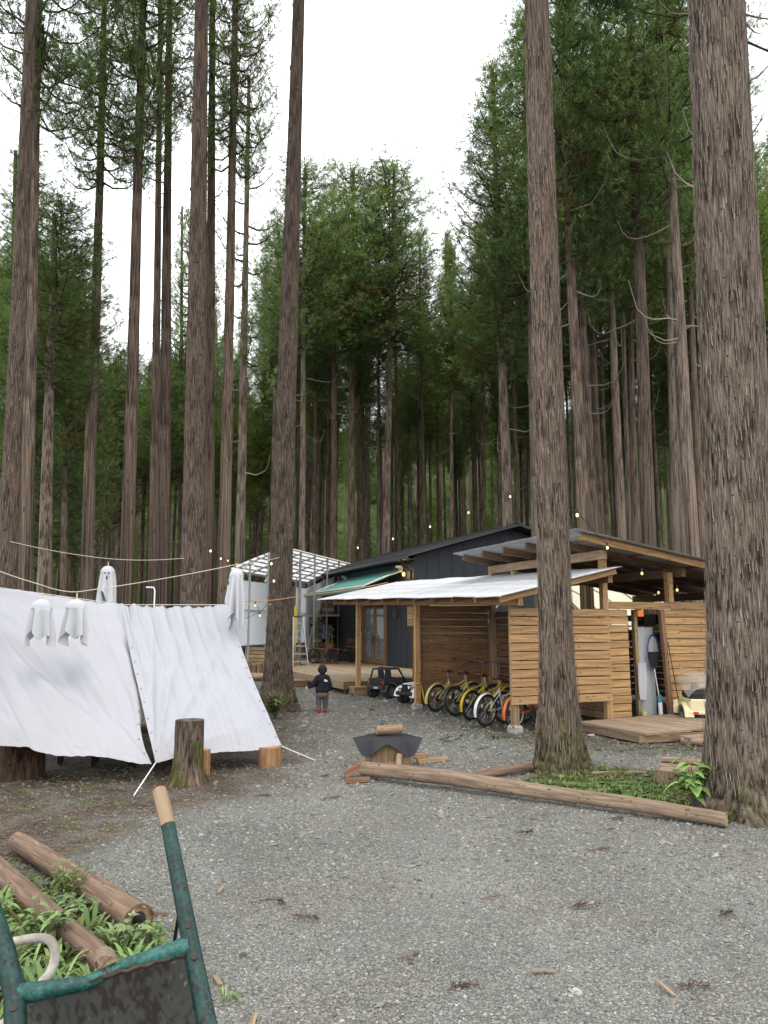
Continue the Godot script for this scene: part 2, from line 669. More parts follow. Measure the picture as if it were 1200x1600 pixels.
func build_ground() -> void:
	gravel_area = patch([[-400, 1700], [60, 1352], [190, 1300], [300, 1262], [400, 1235], [470, 1190], [468, 1130], [440, 1085], [385, 1070], [340, 1050], [420, 1042], [640, 1080], [700, 1112], [800, 1160], [930, 1165], [1000, 1178], [1400, 1180], [2400, 1500], [2400, 2600], [-400, 2600]])
	island_area = patch([[815, 1222], [850, 1205], [930, 1195], [1010, 1205], [1110, 1215], [1300, 1225], [1330, 1300], [1120, 1285], [960, 1252]])
	weed_area = patch([[-200, 1360], [60, 1375], [130, 1440], [240, 1500], [250, 1560], [100, 1760], [-500, 1800]])
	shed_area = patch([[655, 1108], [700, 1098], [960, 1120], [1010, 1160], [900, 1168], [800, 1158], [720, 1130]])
	var xs := []
	var zs := []
	var q := -7.0
	while q <= 8.0:
		xs.append(q)
		q += 0.1
	var step := 0.15
	while xs[-1] < 160.0:
		xs.append(xs[-1] + step)
		xs.push_front(xs[0] - step)
		step *= 1.3
	q = 3.0
	zs.append(60.0)
	zs.append(20.0)
	zs.append(8.0)
	while q > -20.0:
		zs.append(q)
		q -= 0.1
	step = 0.15
	while zs[-1] > -220.0:
		zs.append(zs[-1] - step)
		step *= 1.2
	zs.reverse()   # far row first, as seen from above
	var s := shape()
	var rows := []
	var tints := []
	for z in zs:
		var row := PackedVector3Array()
		var tint := PackedColorArray()
		for x in xs:
			row.append(Vector3(x, ground_height(x, z), z))
			tint.append(ground_color(x, z) * 1.6)
		rows.append(row)
		tints.append(tint)
	s.grid(rows, Vector2.ONE, tints)
	for k in s.v.size():
		s.t[k] = Vector2(s.v[k].x, s.v[k].z)
	structure("ground", s, M.ground)
	# a wooded slope closes the plantation
	var hill := shape()
	rows = []
	tints = []
	for r in 14:
		var row := PackedVector3Array()
		var tint := PackedColorArray()
		for k in 60:
			var x := -170.0 + 340.0 * k / 59
			var f := 1.0 - r / 13.0
			row.append(Vector3(x, -0.3 + f * (44.0 + 6.0 * slow.get_noise_2d(x * 0.06, 4.0)) + 2.0 * bumps.get_noise_2d(x * 0.1, r * 0.7), -105.0 - f * 70.0))
			tint.append(Color(0.035, 0.06, 0.035))
		rows.append(row)
		tints.append(tint)
	hill.grid(rows, Vector2.ONE, tints)
	structure("hill", hill, M.matt)
	build_gravel()


func stone_mesh(sides: int, seed_: int, tint := Color.WHITE) -> ArrayMesh:
	var r := RandomNumberGenerator.new()
	r.seed = seed_
	var s := shape(tint)
	var rings := []
	for k in 3:
		var row := []
		var a := PI * (k + 0.6) / 3.2
		for q in sides:
			var b := TAU * (q + 0.4 * k) / sides
			row.append(Vector3(sin(a) * cos(b), cos(a) * 0.62, sin(a) * sin(b)) * r.randf_range(0.75, 1.15))
		rings.append(row)
	for q in sides:
		var w := (q + 1) % sides
		s.tri(Vector3(0, 0.55, 0), rings[0][w], rings[0][q])
		for k in 2:
			s.tri(rings[k][q], rings[k][w], rings[k + 1][w])
			s.tri(rings[k][q], rings[k + 1][w], rings[k + 1][q])
	return s.mesh()


func build_gravel() -> void:
	var meshes := [stone_mesh(5, 1), stone_mesh(4, 2), stone_mesh(6, 3)]
	var places := [[], [], []]
	var tints := [PackedColorArray(), PackedColorArray(), PackedColorArray()]
	for band in [[2.2, 5.0, 4200, 0.0062], [5.0, 8.0, 1900, 0.009], [8.0, 12.0, 950, 0.0135], [12.0, 20.0, 260, 0.02]]:
		var n := int(band[2] * 0.5 * 1.12 * (band[1] * band[1] - band[0] * band[0]))
		for k in n:
			var d := sqrt(rng.randf_range(band[0] * band[0], band[1] * band[1]))
			var x := rng.randf_range(-0.56, 0.56) * d
			var z := -d
			var p := Vector2(x, z)
			var w := p + Vector2(slow.get_noise_2d(x * 3.0, z * 3.0), slow.get_noise_2d(x * 3.0 + 50.0, z * 3.0)) * 0.4
			var g := inside(gravel_area, w, 0.9)
			var isl := inside(island_area, w, 0.3)
			if rng.randf() > 0.3 + 0.7 * g or rng.randf() < isl * 0.93 or rng.randf() < inside(weed_area, p, 0.3) * 0.8:
				continue
			var size: float = band[3] * (0.55 + 1.5 * pow(rng.randf(), 4.0))
			if rng.randf() < 0.012:
				size *= rng.randf_range(1.6, 2.6)
			var b := Basis.from_euler(Vector3(rng.randf_range(-0.5, 0.5), rng.randf() * TAU, rng.randf_range(-0.5, 0.5))).scaled(Vector3(size, size * rng.randf_range(0.6, 1.0), size * rng.randf_range(0.6, 1.0)))
			var which := rng.randi() % 3
			places[which].append(Transform3D(b, Vector3(x, ground_height(x, z) + size * 0.12, z)))
			var v := rng.randf_range(0.15, 0.27) if rng.randf() < 0.86 else (rng.randf_range(0.26, 0.38) if rng.randf() < 0.5 else rng.randf_range(0.08, 0.14))
			var c := Color(v * 0.92, v * 0.91, v * 0.83)
			if rng.randf() < 0.1:
				c = Color(v * 1.1, v * 0.97, v * 0.78)
			var track := exp(-pow((absf(x + 0.45 + 0.07 * (-z - 3.0) + 0.25 * sin(z * 0.35)) - 0.72) / 0.24, 2.0))
			if track > 0.4 and rng.randf() < 0.45:
				places[which].pop_back()
				continue
			if g < 0.5:
				c = c.lerp(Color(0.13, 0.1, 0.075), 0.5)
			tints[which].append(c)
	for k in 3:
		copies(self, "gravel_stones", meshes[k], M.stone, places[k], tints[k])


# ---- trees ----------------------------------------------------------------------------------------------------

var crowns := []
var limbs := []
var trunks := []


func tuft(s: Shape, o: Vector3, d: Vector3, size: float, blades: int) -> void:   # a spray of narrow needles fanning about d
	var side := d.cross(Vector3(rng.randf() - 0.5, rng.randf() - 0.5, rng.randf() - 0.5)).normalized()
	var up := side.cross(d)
	var base := s.color
	for k in blades:
		var a := rng.randf() * TAU
		var open := rng.randf_range(0.2, 1.5)
		var dir := (d + (side * cos(a) + up * sin(a)) * open).normalized()
		var l := size * rng.randf_range(0.6, 1.25)
		var w := size * rng.randf_range(0.05, 0.085)
		var across := dir.cross(Vector3(rng.randf() - 0.5, rng.randf() - 0.5, rng.randf() - 0.5)).normalized() * w
		var p := o + d * size * rng.randf_range(-0.35, 0.45)
		var nn := (dir * 0.4 + d * 0.5 + Vector3(rng.randf() - 0.5, rng.randf() - 0.2, rng.randf() - 0.5)).normalized()
		s.color = base * rng.randf_range(0.75, 1.25)
		var f := s.put(p - across * 0.6, nn, Vector2.ZERO)
		s.put(p + dir * l * 0.55 + across, nn, Vector2.ZERO)
		s.put(p + dir * l, nn, Vector2.ZERO)
		s.i.append_array([f, f + 1, f + 2])
	s.color = base


func make_crown(kind: String) -> Array:   # 10 m tall, about 2.4 m in radius; [foliage, limbs]
	var s := shape()
	var w := shape(Color(0.75, 0.65, 0.55))
	var n := {"dense": 100, "cone": 110, "airy": 30, "bushy": 104}[kind] as int
	for k in n:
		var t := pow((k + rng.randf()) / n, 0.95)
		var prof := pow(1.0 - t, 0.62) * (0.62 + 0.38 * minf(1.0, t / 0.18))
		if kind == "cone":
			prof = pow(1.0 - t, 0.8)
		elif kind == "bushy":
			prof = pow(1.0 - t, 0.36) * (0.75 + 0.25 * minf(1.0, t / 0.1))
		elif kind == "airy":
			prof = 0.75 * pow(1.0 - t, 0.4) + 0.15
		var reach := maxf(0.25, 2.5 * prof * rng.randf_range(0.62, 1.18))
		var az := k * 2.39996 + rng.randf_range(-0.5, 0.5)
		var dir := Vector3(cos(az), 0, sin(az))
		var y0 := t * 9.4
		var droop := rng.randf_range(0.05, 0.3) * (1.0 - t)
		var lift := rng.randf_range(0.2, 0.55) + 0.4 * t
		var base := Color(0.175, 0.25, 0.098)
		base = base * rng.randf_range(0.7, 1.45)
		base = base.lerp(Color(0.2, 0.26, 0.08), maxf(0.0, rng.randf_range(-0.8, 0.65)))
		if rng.randf() < 0.05:
			base = Color(0.19, 0.125, 0.055)
		var pts := []
		for q in 5:
			var f := q / 4.0
			pts.append(dir * reach * f + Vector3(0, y0 - droop * reach * sin(f * PI) + lift * reach * f * f, 0))
		w.tube(pts, [0.035, 0.03, 0.022, 0.015, 0.006], 4, false)
		# clumps of sprays along the bough and on its side twigs
		var clumps := int((2.5 + 3.4 * reach) * (0.75 if kind == "airy" else 1.0))
		for q in clumps:
			var f := maxf(0.22, pow((q + rng.randf()) / clumps, 0.7))
			var seg := mini(3, int(f * 4.0))
			var p: Vector3 = (pts[seg] as Vector3).lerp(pts[seg + 1], f * 4.0 - seg)
			var root := p
			var side := Vector3(-dir.z, 0, dir.x) * rng.randf_range(-0.42, 0.42) * (0.35 + 0.65 * f)
			p += side + Vector3(0, rng.randf_range(-0.16, 0.2), 0)
			if absf(side.length()) > 0.15:
				w.tube([root, p], [0.008, 0.004], 3, false)
			var tint := base * rng.randf_range(0.75, 1.25)
			var rad := rng.randf_range(0.17, 0.31)
			for e in 9:
				var o := Vector3(rng.randf_range(-1, 1), rng.randf_range(-0.7, 1), rng.randf_range(-1, 1)) * rad
				s.color = tint * rng.randf_range(0.8, 1.2)
				tuft(s, p + o, (o.normalized() * 0.9 + dir * 0.35 + Vector3(0, 0.35, 0)).normalized(), rng.randf_range(0.11, 0.19), 12)
	return [s.mesh(), w.mesh()]


func make_trunk() -> ArrayMesh:   # 1 m tall, base radius 1
	var s := shape()
	var rows := []
	var o := rng.randf() * 50.0
	for r in 27:
		var y := r / 26.0
		if r < 6:
			y = 0.012 * r
		var row := PackedVector3Array()
		for k in 15:
			var a := TAU * (k % 14) / 14
			var rad := (1.0 - 0.68 * y) + 0.45 * exp(-y / 0.012) * (1.0 + 0.35 * cos(a * 5.0 + o))
			rad *= 1.0 + 0.05 * bumps.get_noise_3d(cos(a) * 1.2 + o, y * 30.0, sin(a) * 1.2)
			row.append(Vector3(cos(a) * rad + 0.18 * slow.get_noise_2d(y * 6.0, o), y, sin(a) * rad + 0.18 * slow.get_noise_2d(y * 6.0, o + 9.0)))
		rows.append(row)
	s.grid(rows, Vector2(1.0, 9.0))
	return s.mesh()


func add_dead_branches(t: Node3D, x: Vector3, r: float, y0: float, y1: float, n: int, len_: float, color: Color) -> void:
	for k in n:
		var s := shape(color * rng.randf_range(0.7, 1.2))
		var az := rng.randf() * TAU
		var dir := Vector3(cos(az), 0, sin(az))
		var y := rng.randf_range(y0, y1)
		var l := len_ * rng.randf_range(0.4, 1.2)
		var pts := []
		var rr := []
		for q in 7:
			var f := q / 6.0
			pts.append(x + dir * (r * 0.7 + l * sin(f * 1.35)) + Vector3(0, y + l * (0.75 * f * f * f - 0.35 * f), 0) + Vector3(rng.randf() - 0.5, rng.randf() - 0.5, rng.randf() - 0.5) * 0.05 * l)
			rr.append(0.022 * (1.0 - 0.8 * f))
		s.tube(pts, rr, 5, false)
		part(t, "dead_branch", s, M.matt)


func fine_trunk(t: Node3D, base: Vector3, lean: Vector3, r0: float, r1: float, h: float, color: Color, moss: float, strips: int, flare := 1.0) -> void:   # near trunks: ridged bark, root flare, knots, peeling strips
	var s := shape()
	var rows := []
	var tints := []
	var o := base.x * 7.0 + 100.0
	var cols := clampi(int(r0 * 680.0), 100, 260)
	var count := 190
	var around := TAU * r0
	var rad_at := func(a: float, y: float) -> float:
		var f := y / h
		var rad := lerpf(r0, r1, f)
		rad += r0 * flare * (0.42 * exp(-y / 0.32) + 0.2 * exp(-y / 0.9)) * (1.15 + 0.45 * cos(a * 4.0 + o) + 0.28 * cos(a * 7.0 + o * 2.0))
		rad *= 1.0 + 0.025 * slow.get_noise_3d(cos(a) * 1.5 + o, y * 1.2, sin(a) * 1.5)
		return rad
	for q in count:
		var y := h * pow(q / (count - 1.0), 1.5)
		var row := PackedVector3Array()
		var tint := PackedColorArray()
		for k in cols + 1:
			var a := TAU * (k % cols) / cols
			var rad: float = rad_at.call(a, y)
			var nx := cos(a) * around * 4.4
			var nz := sin(a) * around * 4.4
			var twist := 0.5 * sin(y * 0.7 + o)
			var ridge := 1.0 - absf(bumps.get_noise_3d(nx + twist, y * 0.55 + o, nz)) * 2.0
			var fine := bumps.get_noise_3d(nx * 2.1, y * 1.3 + o, nz * 2.1)
			rad += 0.008 * ridge + 0.005 * fine - 0.006
			row.append(base + lean * y + Vector3(cos(a) * rad, y - 0.02, sin(a) * rad))
			var c := color * (0.97 + 0.12 * ridge + 0.3 * fine + 0.15 * slow.get_noise_3d(cos(a) * 1.5 + o, y * 1.5, sin(a) * 1.5))
			var m := clampf(moss * (1.35 - y / 0.75) * 1.2 + 0.9 * slow.get_noise_3d(cos(a) * 4.0 + o, y * 4.0, sin(a) * 4.0), 0.0, 1.0) if y < 1.4 else 0.0
			tint.append(c.lerp(Color(0.12, 0.13, 0.035), m * 0.75 * minf(1.0, moss * 3.0)))
		rows.append(row)
		tints.append(tint)
	s.grid(rows, Vector2(2.0, h * 0.8), tints)
	part(t, "trunk", s, M.bark_near)
	# knots where branches were shed
	var y := rng.randf_range(0.8, 1.6)
	while y < h - 1.0:
		var a := rng.randf() * TAU
		var rad: float = rad_at.call(a, y)
		var k := shape(color * rng.randf_range(0.35, 0.6))
		var dir := Vector3(cos(a), 0, sin(a))
		var at := base + lean * y + dir * rad + Vector3(0, y, 0)
		var b := Basis(dir.cross(Vector3.UP).normalized(), Vector3.UP, dir)
		var kr := r0 * (rng.randf_range(0.06, 0.12) if strips > 3000 else rng.randf_range(0.1, 0.19))
		var rim := []
		for q in 4:
			var ring := PackedVector3Array()
			for e in 13:
				var g := TAU * (e % 12) / 12
				var wob := 1.0 + 0.35 * bumps.get_noise_2d(cos(g) * 2.0 + y * 9.0, sin(g) * 2.0)
				ring.append(at + b * (Vector3(cos(g), sin(g) * 1.25, 0) * kr * wob * [1.5, 1.0, 0.6, 0.05][q] + Vector3(0, 0, [-0.012, 0.014, 0.016, 0.004][q])))
			rim.append(ring)
		k.grid(rim)
		part(t, "knot", k, M.matt)
		y += rng.randf_range(0.6, 1.5) if strips > 3000 else rng.randf_range(0.2, 0.62)
	if strips:
		var p := shape()
		for k in strips:
			var yy := rng.randf_range(0.15, minf(h, 9.0))
			var a := rng.randf() * TAU
			var rad: float = rad_at.call(a, yy) + 0.008
			var l := rng.randf_range(0.04, 0.2)
			var w := rng.randf_range(0.002, 0.005) / rad
			var v := rng.randf_range(0.82, 1.1)
			p.color = color * v if rng.randf() < 0.96 else color.lerp(Color(0.5, 0.44, 0.4), 0.4)
			var curl := rng.randf_range(0.0, 0.009)
			var sk := rng.randf_range(-0.03, 0.03)
			var q := []
			for e in [[-w, 0.0, 0.0], [w, 0.0, 0.0], [w * 0.7 + sk, l * 0.6, 0.004], [sk, l, curl]]:
				q.append(base + lean * yy + Vector3(cos(a + e[0]) * (rad + e[2]), yy + e[1], sin(a + e[0]) * (rad + e[2])))
			p.tri(q[0], q[2], q[1])
			p.tri(q[0], q[3], q[2])
		var o2 := part(t, "bark_strips", p, M.strip)
		o2.set_meta("kind", "stuff")


func tree(label: String, base: Vector3, top: Vector3, r: float, h: float, bark: String, crown: Array, group := "", needle := "needle") -> Node3D:   # top: a point the trunk passes; crown: [variant, from height, radius]
	var t := thing("cedar_tree", label, "cedar tree", here(base), group)
	var lean := (top - base) / maxf(0.1, top.y - base.y)
	lean.y = 0
	var b := Basis(Vector3(r, 0, 0), lean * h + Vector3(0, h, 0), Vector3(0, 0, r)) * Basis(Vector3.UP, 0.0)
	if bark:
		part(t, "trunk", trunks[rng.randi() % trunks.size()], M[bark], Transform3D(b, Vector3(0, -0.05, 0)) * Transform3D(Basis(Vector3.UP, rng.randf() * TAU), Vector3.ZERO))
	if crown:
		var v: int = crown[0]
		var ch: float = h + 0.6 - crown[1]
		var cr: float = crown[2] * 0.9 / 2.4
		var x := Transform3D(Basis(Vector3.UP, rng.randf() * TAU).scaled(Vector3(cr, ch / 10.0, cr)), lean * crown[1] + Vector3(0, crown[1], 0))
		part(t, "crown", crowns[v], M[needle], x)
		part(t, "limbs", limbs[v], M.bark_dark, x)
	return t


func skyline(px: float) -> float:   # how high in the photograph far crowns reach
	var a := [[-200, 150], [40, 330], [70, 390], [130, 440], [150, 540], [235, 545], [250, 250], [320, 250], [338, 640], [352, 640], [365, 200], [430, 300], [450, 380], [480, 320], [520, 290], [560, 268], [610, 268], [655, 340], [675, 350], [690, 250], [715, 140], [760, 70], [830, 20], [870, -200], [1400, -400]]
	for k in a.size() - 1:
		if px <= a[k + 1][0]:
			return lerpf(a[k][1], a[k + 1][1], clampf((px - a[k][0]) / (a[k + 1][0] - a[k][0]), 0, 1))
	return -400.0


func px_of(p: Vector3) -> Vector2:
	var dy := p.y - EYE.y
	var d := -p.z
	var ax := d * cos(PITCH) + dy * sin(PITCH)
	return Vector2(600.0 + FOCAL * p.x / ax, 800.0 - FOCAL * (dy * cos(PITCH) - d * sin(PITCH)) / ax)


func build_forest() -> void:
	for k in ["dense", "dense", "cone", "bushy", "airy", "airy"]:
		var c := make_crown(k)
		crowns.append(c[0])
		limbs.append(c[1])
	for k in 4:
		trunks.append(make_trunk())
	# the near trees, each where it stands: label, px at two heights, distance, widths in px there, height, bark, crown
	var named := [
		["massive shaggy cedar trunk at the right edge, the broadest tree", 1119, 0, 1170, 1255, 7.0, 79, 106, 24, "fine", [0, 14.0, 2.8], Color(0.216, 0.171, 0.136), 0.3, 5200],
		["tall cedar trunk in front of the slatted bike shed, mossy flared foot", 838, 0, 875, 1200, 8.9, 37, 54, 24, "fine", [1, 14.0, 2.6], Color(0.218, 0.168, 0.13), 0.55, 5200],
		["dark cedar trunk between the white tarp and the child, leafy shrub at its foot", 467, 0, 433, 1090, 15.0, 18, 40, 25, "fine", [0, 18.5, 2.4], Color(0.15, 0.117, 0.09), 0.2, 2600],
		["thick cedar trunk right behind the white tarp, with a string light running off its side", 315, 0, 301, 930, 13.2, 20, 37, 25, "fine", [1, 17.0, 2.4], Color(0.165, 0.122, 0.094), 0.1, 2400],
		["leaning cedar trunk nearest the left edge of the photo, behind the tarp", 49, 0, 12, 900, 12.4, 16, 29, 25, "fine", [0, 16.5, 2.5], Color(0.185, 0.142, 0.11), 0.1, 2000],
		["slim cedar half hidden behind the leaning trunk at the left edge", 58, 100, 40, 880, 16.5, 15, 25, 24, "bark", [1, 13.4, 2.2]],
		["dense green cedar with a low crown filling the left edge behind the leaning trunk", 24, 300, 14, 880, 25.0, 8, 17, 18.5, "bark_dark", [0, 9.5, 2.7]],
		["lighter green bushy cedar in the first sky gap from the left edge", 104, 500, 100, 880, 28.0, 6, 13, 16.0, "bark", [3, 6.5, 2.5]],
		["broad green cedar low behind the leaning trunk, filling the gap above the ghosts", 46, 600, 44, 880, 31.0, 7, 11, 16.5, "bark_dark", [3, 4.0, 3.0]],
		["bushy green cedar low in the gap right of the pinkish trunk", 112, 640, 112, 880, 35.0, 6, 10, 15.5, "bark_dark", [0, 4.5, 3.0]],
		["rounded green cedar closing the foot of the widest sky gap", 188, 640, 186, 880, 45.0, 5, 9, 18.5, "bark", [3, 7.5, 2.8]],
		["full green cedar filling the space between the close pair and the thick trunk", 284, 500, 282, 880, 38.0, 6, 10, 24.0, "bark_dark", [0, 9.0, 2.7]],
		["pinkish trunk left of the hanging ghosts, its crown beginning low", 79, 590, 70, 900, 19.0, 16, 24, 12.6, "bark_pale", [3, 7.6, 2.2]],
		["cedar with a thin open crown against the white sky, second gap from the left edge", 162, 60, 136, 880, 20.0, 12, 21, 24, "bark", [1, 13.8, 2.3]],
		["dark cedar trunk just right of the ghost behind the tarp, open crown", 224, 0, 199, 900, 18.0, 13, 23, 25, "bark_dark", [0, 13.2, 2.2]],
		["slender left trunk of the close pair behind the tarp ridge", 251, 0, 240, 900, 23.0, 10, 17, 26, "bark", [5, 18.0, 2.2]],
		["stouter right trunk of the close pair behind the tarp ridge", 265, 0, 255, 900, 21.0, 13, 21, 26, "bark_dark", [4, 17.5, 2.2]],
		["cedar trunk standing close behind the thick trunk with the string light", 332, 0, 324, 900, 21.0, 13, 21, 26, "bark_dark", [5, 17.0, 2.2]],
		["reddish cedar trunk left of the white pipe shelter, dense crown against the sky", 368, 0, 351, 880, 20.0, 12, 21, 25, "bark", [3, 14.5, 1.8]],
		["pale bare trunk beside the white pipe shelter", 386, 300, 375, 880, 27.0, 8, 17, 23, "bark_pale", [4, 10.0, 2.4]],
		["pale thin trunk just right of the dark trunk by the shrub", 475, 430, 472, 870, 33.0, 7, 12, 23, "bark_pale", [3, 14.0, 3.2]],
		["left one of the three trunks above the teal awning", 522, 470, 521, 870, 36.0, 8, 13, 22, "bark_dark", [3, 14.5, 3.8]],
		["middle one of the three trunks above the teal awning", 551, 430, 549, 865, 38.0, 8, 13, 26, "bark", [3, 16.5, 4.0]],
		["pinkish trunk over the dark house, tallest crown in the middle of the photo", 612, 420, 602, 860, 38.0, 9, 14, 26.2, "bark_pale", [3, 16.0, 4.2]],
		["straight reddish trunk over the ridge of the dark house, dead hooped twigs high up", 780, 410, 794, 830, 26.0, 12, 18, 22.5, "bark_pale", [0, 10.5, 3.5]],
		["grey trunk just left of the tall trunk before the bike shed", 829, 450, 838, 840, 24.0, 12, 16, 23, "bark_grey", [1, 12.0, 2.9]],
		["thick brown trunk over the left end of the store roof", 895, 480, 912, 830, 20.0, 17, 22, 22, "bark", [0, 11.5, 2.7]],
		["second trunk over the store roof, close behind the thick brown one", 908, 480, 928, 830, 23.0, 14, 19, 22, "bark_dark", [0, 11.5, 2.7]],
		["thin dark trunk over the store roof, third from the thick brown one", 924, 490, 939, 830, 27.0, 9, 14, 23, "bark_dark", [1, 13.0, 2.7]],
		["pale mottled trunk over the middle of the store roof", 955, 470, 972, 840, 24.0, 11, 16, 23, "bark_pale", [0, 12.5, 2.6]],
		["slim brown trunk right of the pale mottled one over the store roof", 984, 500, 992, 840, 27.0, 9, 13, 23, "bark", [1, 13.0, 2.6]],
		["stout dark trunk over the store roof with twin shadows in its bark", 995, 300, 1014, 850, 19.5, 15, 24, 24, "bark_dark", [0, 12.0, 2.8]],
		["pale knobbly trunk with long hooped dead branches left of the massive trunk", 1034, 60, 1056, 860, 23.0, 10, 15, 24, "bark_grey", [4, 13.0, 2.4]],
		["light brown trunk standing close to the massive trunk's left side", 1057, 400, 1084, 870, 18.0, 15, 21, 23, "bark_pale", [1, 12.5, 2.6]],
		["brown trunk squeezed between the light brown one and the massive trunk", 1075, 400, 1097, 870, 24.0, 10, 14, 23, "bark", [0, 12.5, 2.6]],
		["pale knobbly trunk peeking out on the far side of the massive trunk", 1158, 0, 1196, 700, 13.5, 17, 22, 22, "bark_grey", [4, 13.0, 2.5]],
	]
	for a in named:
		var p0 := far(a[1], a[2], a[5])
		var p1 := far(a[3], a[4], a[5])
		var lean: Vector3 = (p0 - p1) / (p0.y - p1.y)
		lean.y = 0
		var base := p1 - lean * p1.y
		base.y = 0
		var ax1: float = a[5] * cos(PITCH) + (p1.y - 1.6) * sin(PITCH)
		var ax0: float = a[5] * cos(PITCH) + (p0.y - 1.6) * sin(PITCH)
		var r1: float = a[7] * ax1 / FOCAL * 0.5
		var r0: float = a[6] * ax0 / FOCAL * 0.5
		var h: float = a[8]
		var t: Node3D
		if a[9] == "fine":
			t = tree(a[0], base, base + lean + Vector3.UP, r1, h, "", a[10])
			var at_base := r1 + (r1 - r0) / (p0.y - p1.y) * p1.y
			var fh := minf(h, p0.y * 1.25)
			fine_trunk(t, Vector3.ZERO, lean, at_base * 0.97, maxf(0.04, at_base - (r1 - r0) / (p0.y - p1.y) * fh), fh, a[11], a[12], a[13])
			if fh < h:
				var s := shape(a[11])
				s.tube([lean * fh + Vector3(0, fh, 0), lean * h + Vector3(0, h, 0)], [maxf(0.04, at_base - (r1 - r0) / (p0.y - p1.y) * fh), 0.03], 14)
				part(t, "trunk_top", s, M.bark_near)
		else:
			t = tree(a[0], base, base + lean + Vector3.UP, r1 * 1.04, h, a[9], a[10], "", ["needle", "needle_blue", "needle"][rng.randi() % 3])
			if a[10][0] >= 4 or a[1] > 700:
				add_dead_branches(t, Vector3.ZERO + lean * (a[10][1] - 1.0), r0, a[10][1] - 4.0, a[10][1] + 2.0, 5 if a[1] < 1000 else 8, 1.6, Color(0.3, 0.25, 0.2))
			elif a[5] > 30:
				add_dead_branches(t, Vector3.ZERO, r0, a[10][1] - 4.0, a[10][1] + 0.5, 6, 1.5, Color(0.25, 0.21, 0.17))
	# the plantation behind, in rows
	var spots := []
	for gz in range(0, 24):
		for gx in range(-20, 21):
			var z := -27.0 - gz * 2.75 + rng.randf_range(-0.8, 0.8)
			var x := gx * 2.7 + (gz % 2) * 1.3 + rng.randf_range(-0.7, 0.7)
			var p := px_of(Vector3(x, 1.6, z))
			if p.x < -90 or p.x > 1290:
				continue
			var q := site.affine_inverse() * Vector3(x, 0, z)
			if q.x > -2.5 and q.x < 12.0 and q.z > -27.5 and q.z < 3.0:
				continue
			if p.x > 340 and p.x < 560 and z > -34.0:
				continue
			if z > -45.0 and p.x < 240 and p.x > 90 and rng.randf() < 0.65:
				continue
			if rng.randf() < (0.2 if z < -55.0 else 0.0):
				continue
			spots.append(Vector3(x, 0, z))
	spots.sort_custom(func(a, b): return a.z > b.z)
	var count := 0
	for p in spots:
		if count >= 264:
			break
		var px := px_of(p + Vector3(0, 1.6, 0)).x
		var limit := 1e9
		for e in [-45.0, 0.0, 45.0]:
			limit = minf(limit, far(px, skyline(px + e), -p.z).y)
		var h := minf(rng.randf_range(22.5, 27.0), limit * rng.randf_range(0.9, 1.0))
		if h < 9.0:
			continue
		count += 1
		var side := "left" if px < 330 else ("middle" if px < 700 else "right")
		var deep := "front" if p.z > -45.0 else "deep"
		var label: String = {"left": "straight cedar in the plantation behind the white tarps", "middle": "straight cedar in the plantation behind the pipe shelter and dark house", "right": "straight cedar in the plantation behind the bike shed and store"}[side] + (", front rows" if deep == "front" else ", deep rows")
		var from := h * rng.randf_range(0.58, 0.7)
		if deep == "deep":
			from = h * rng.randf_range(0.55, 0.7)
		var t := tree(label, p, p + Vector3(rng.randf_range(-0.02, 0.02), 1, 0), rng.randf_range(0.115, 0.185), h, ["bark", "bark_grey", "bark_pale", "bark_dark", "bark"][rng.randi() % 5], [[0, 1, 2, 3][rng.randi() % 4], from, rng.randf_range(1.8, 2.6) * (0.8 if deep == "deep" else 1.0)], "plantation cedars, %s, %s rows" % [side, deep], ["needle", "needle_blue", "needle", "needle_light"][rng.randi() % 4])
		if deep == "front" and count < 60:
			add_dead_branches(t, Vector3.ZERO, 0.12, from - 4.5, from, 4, 1.3, Color(0.26, 0.22, 0.18))
	var poles := []
	for k in 240:
		var z := rng.randf_range(-100.0, -58.0)
		var x := rng.randf_range(-0.58, 0.58) * -z
		var px := px_of(Vector3(x, 1.6, z)).x
		var h := minf(rng.randf_range(19.0, 25.0), far(px, skyline(px) + 30.0, -z).y)
		if h < 9.0:
			continue
		var r := rng.randf_range(0.11, 0.17)
		poles.append(Transform3D(Basis(Vector3.UP, rng.randf() * TAU).scaled(Vector3(r, h, r)), Vector3(x, 0, z)))
	copies(self, "distant_trunks", trunks[0], M.bark_pale, poles)
	var places := []
	for k in 700:
		var f := rng.randf()
		var x := rng.randf_range(-130.0, 130.0)
		var y := -0.3 + f * (44.0 + 6.0 * slow.get_noise_2d(x * 0.06, 4.0)) + 2.0 * bumps.get_noise_2d(x * 0.1, (1.0 - f) * 13.0 * 0.7)
		var h := rng.randf_range(9.0, 15.0)
		places.append(Transform3D(Basis(Vector3.UP, rng.randf() * TAU).scaled(Vector3(h * 0.13, h * 0.1, h * 0.13)), Vector3(x, y - 1.0, -105.0 - f * 70.0)))
	copies(self, "hill_forest", crowns[3], M.needle, places)
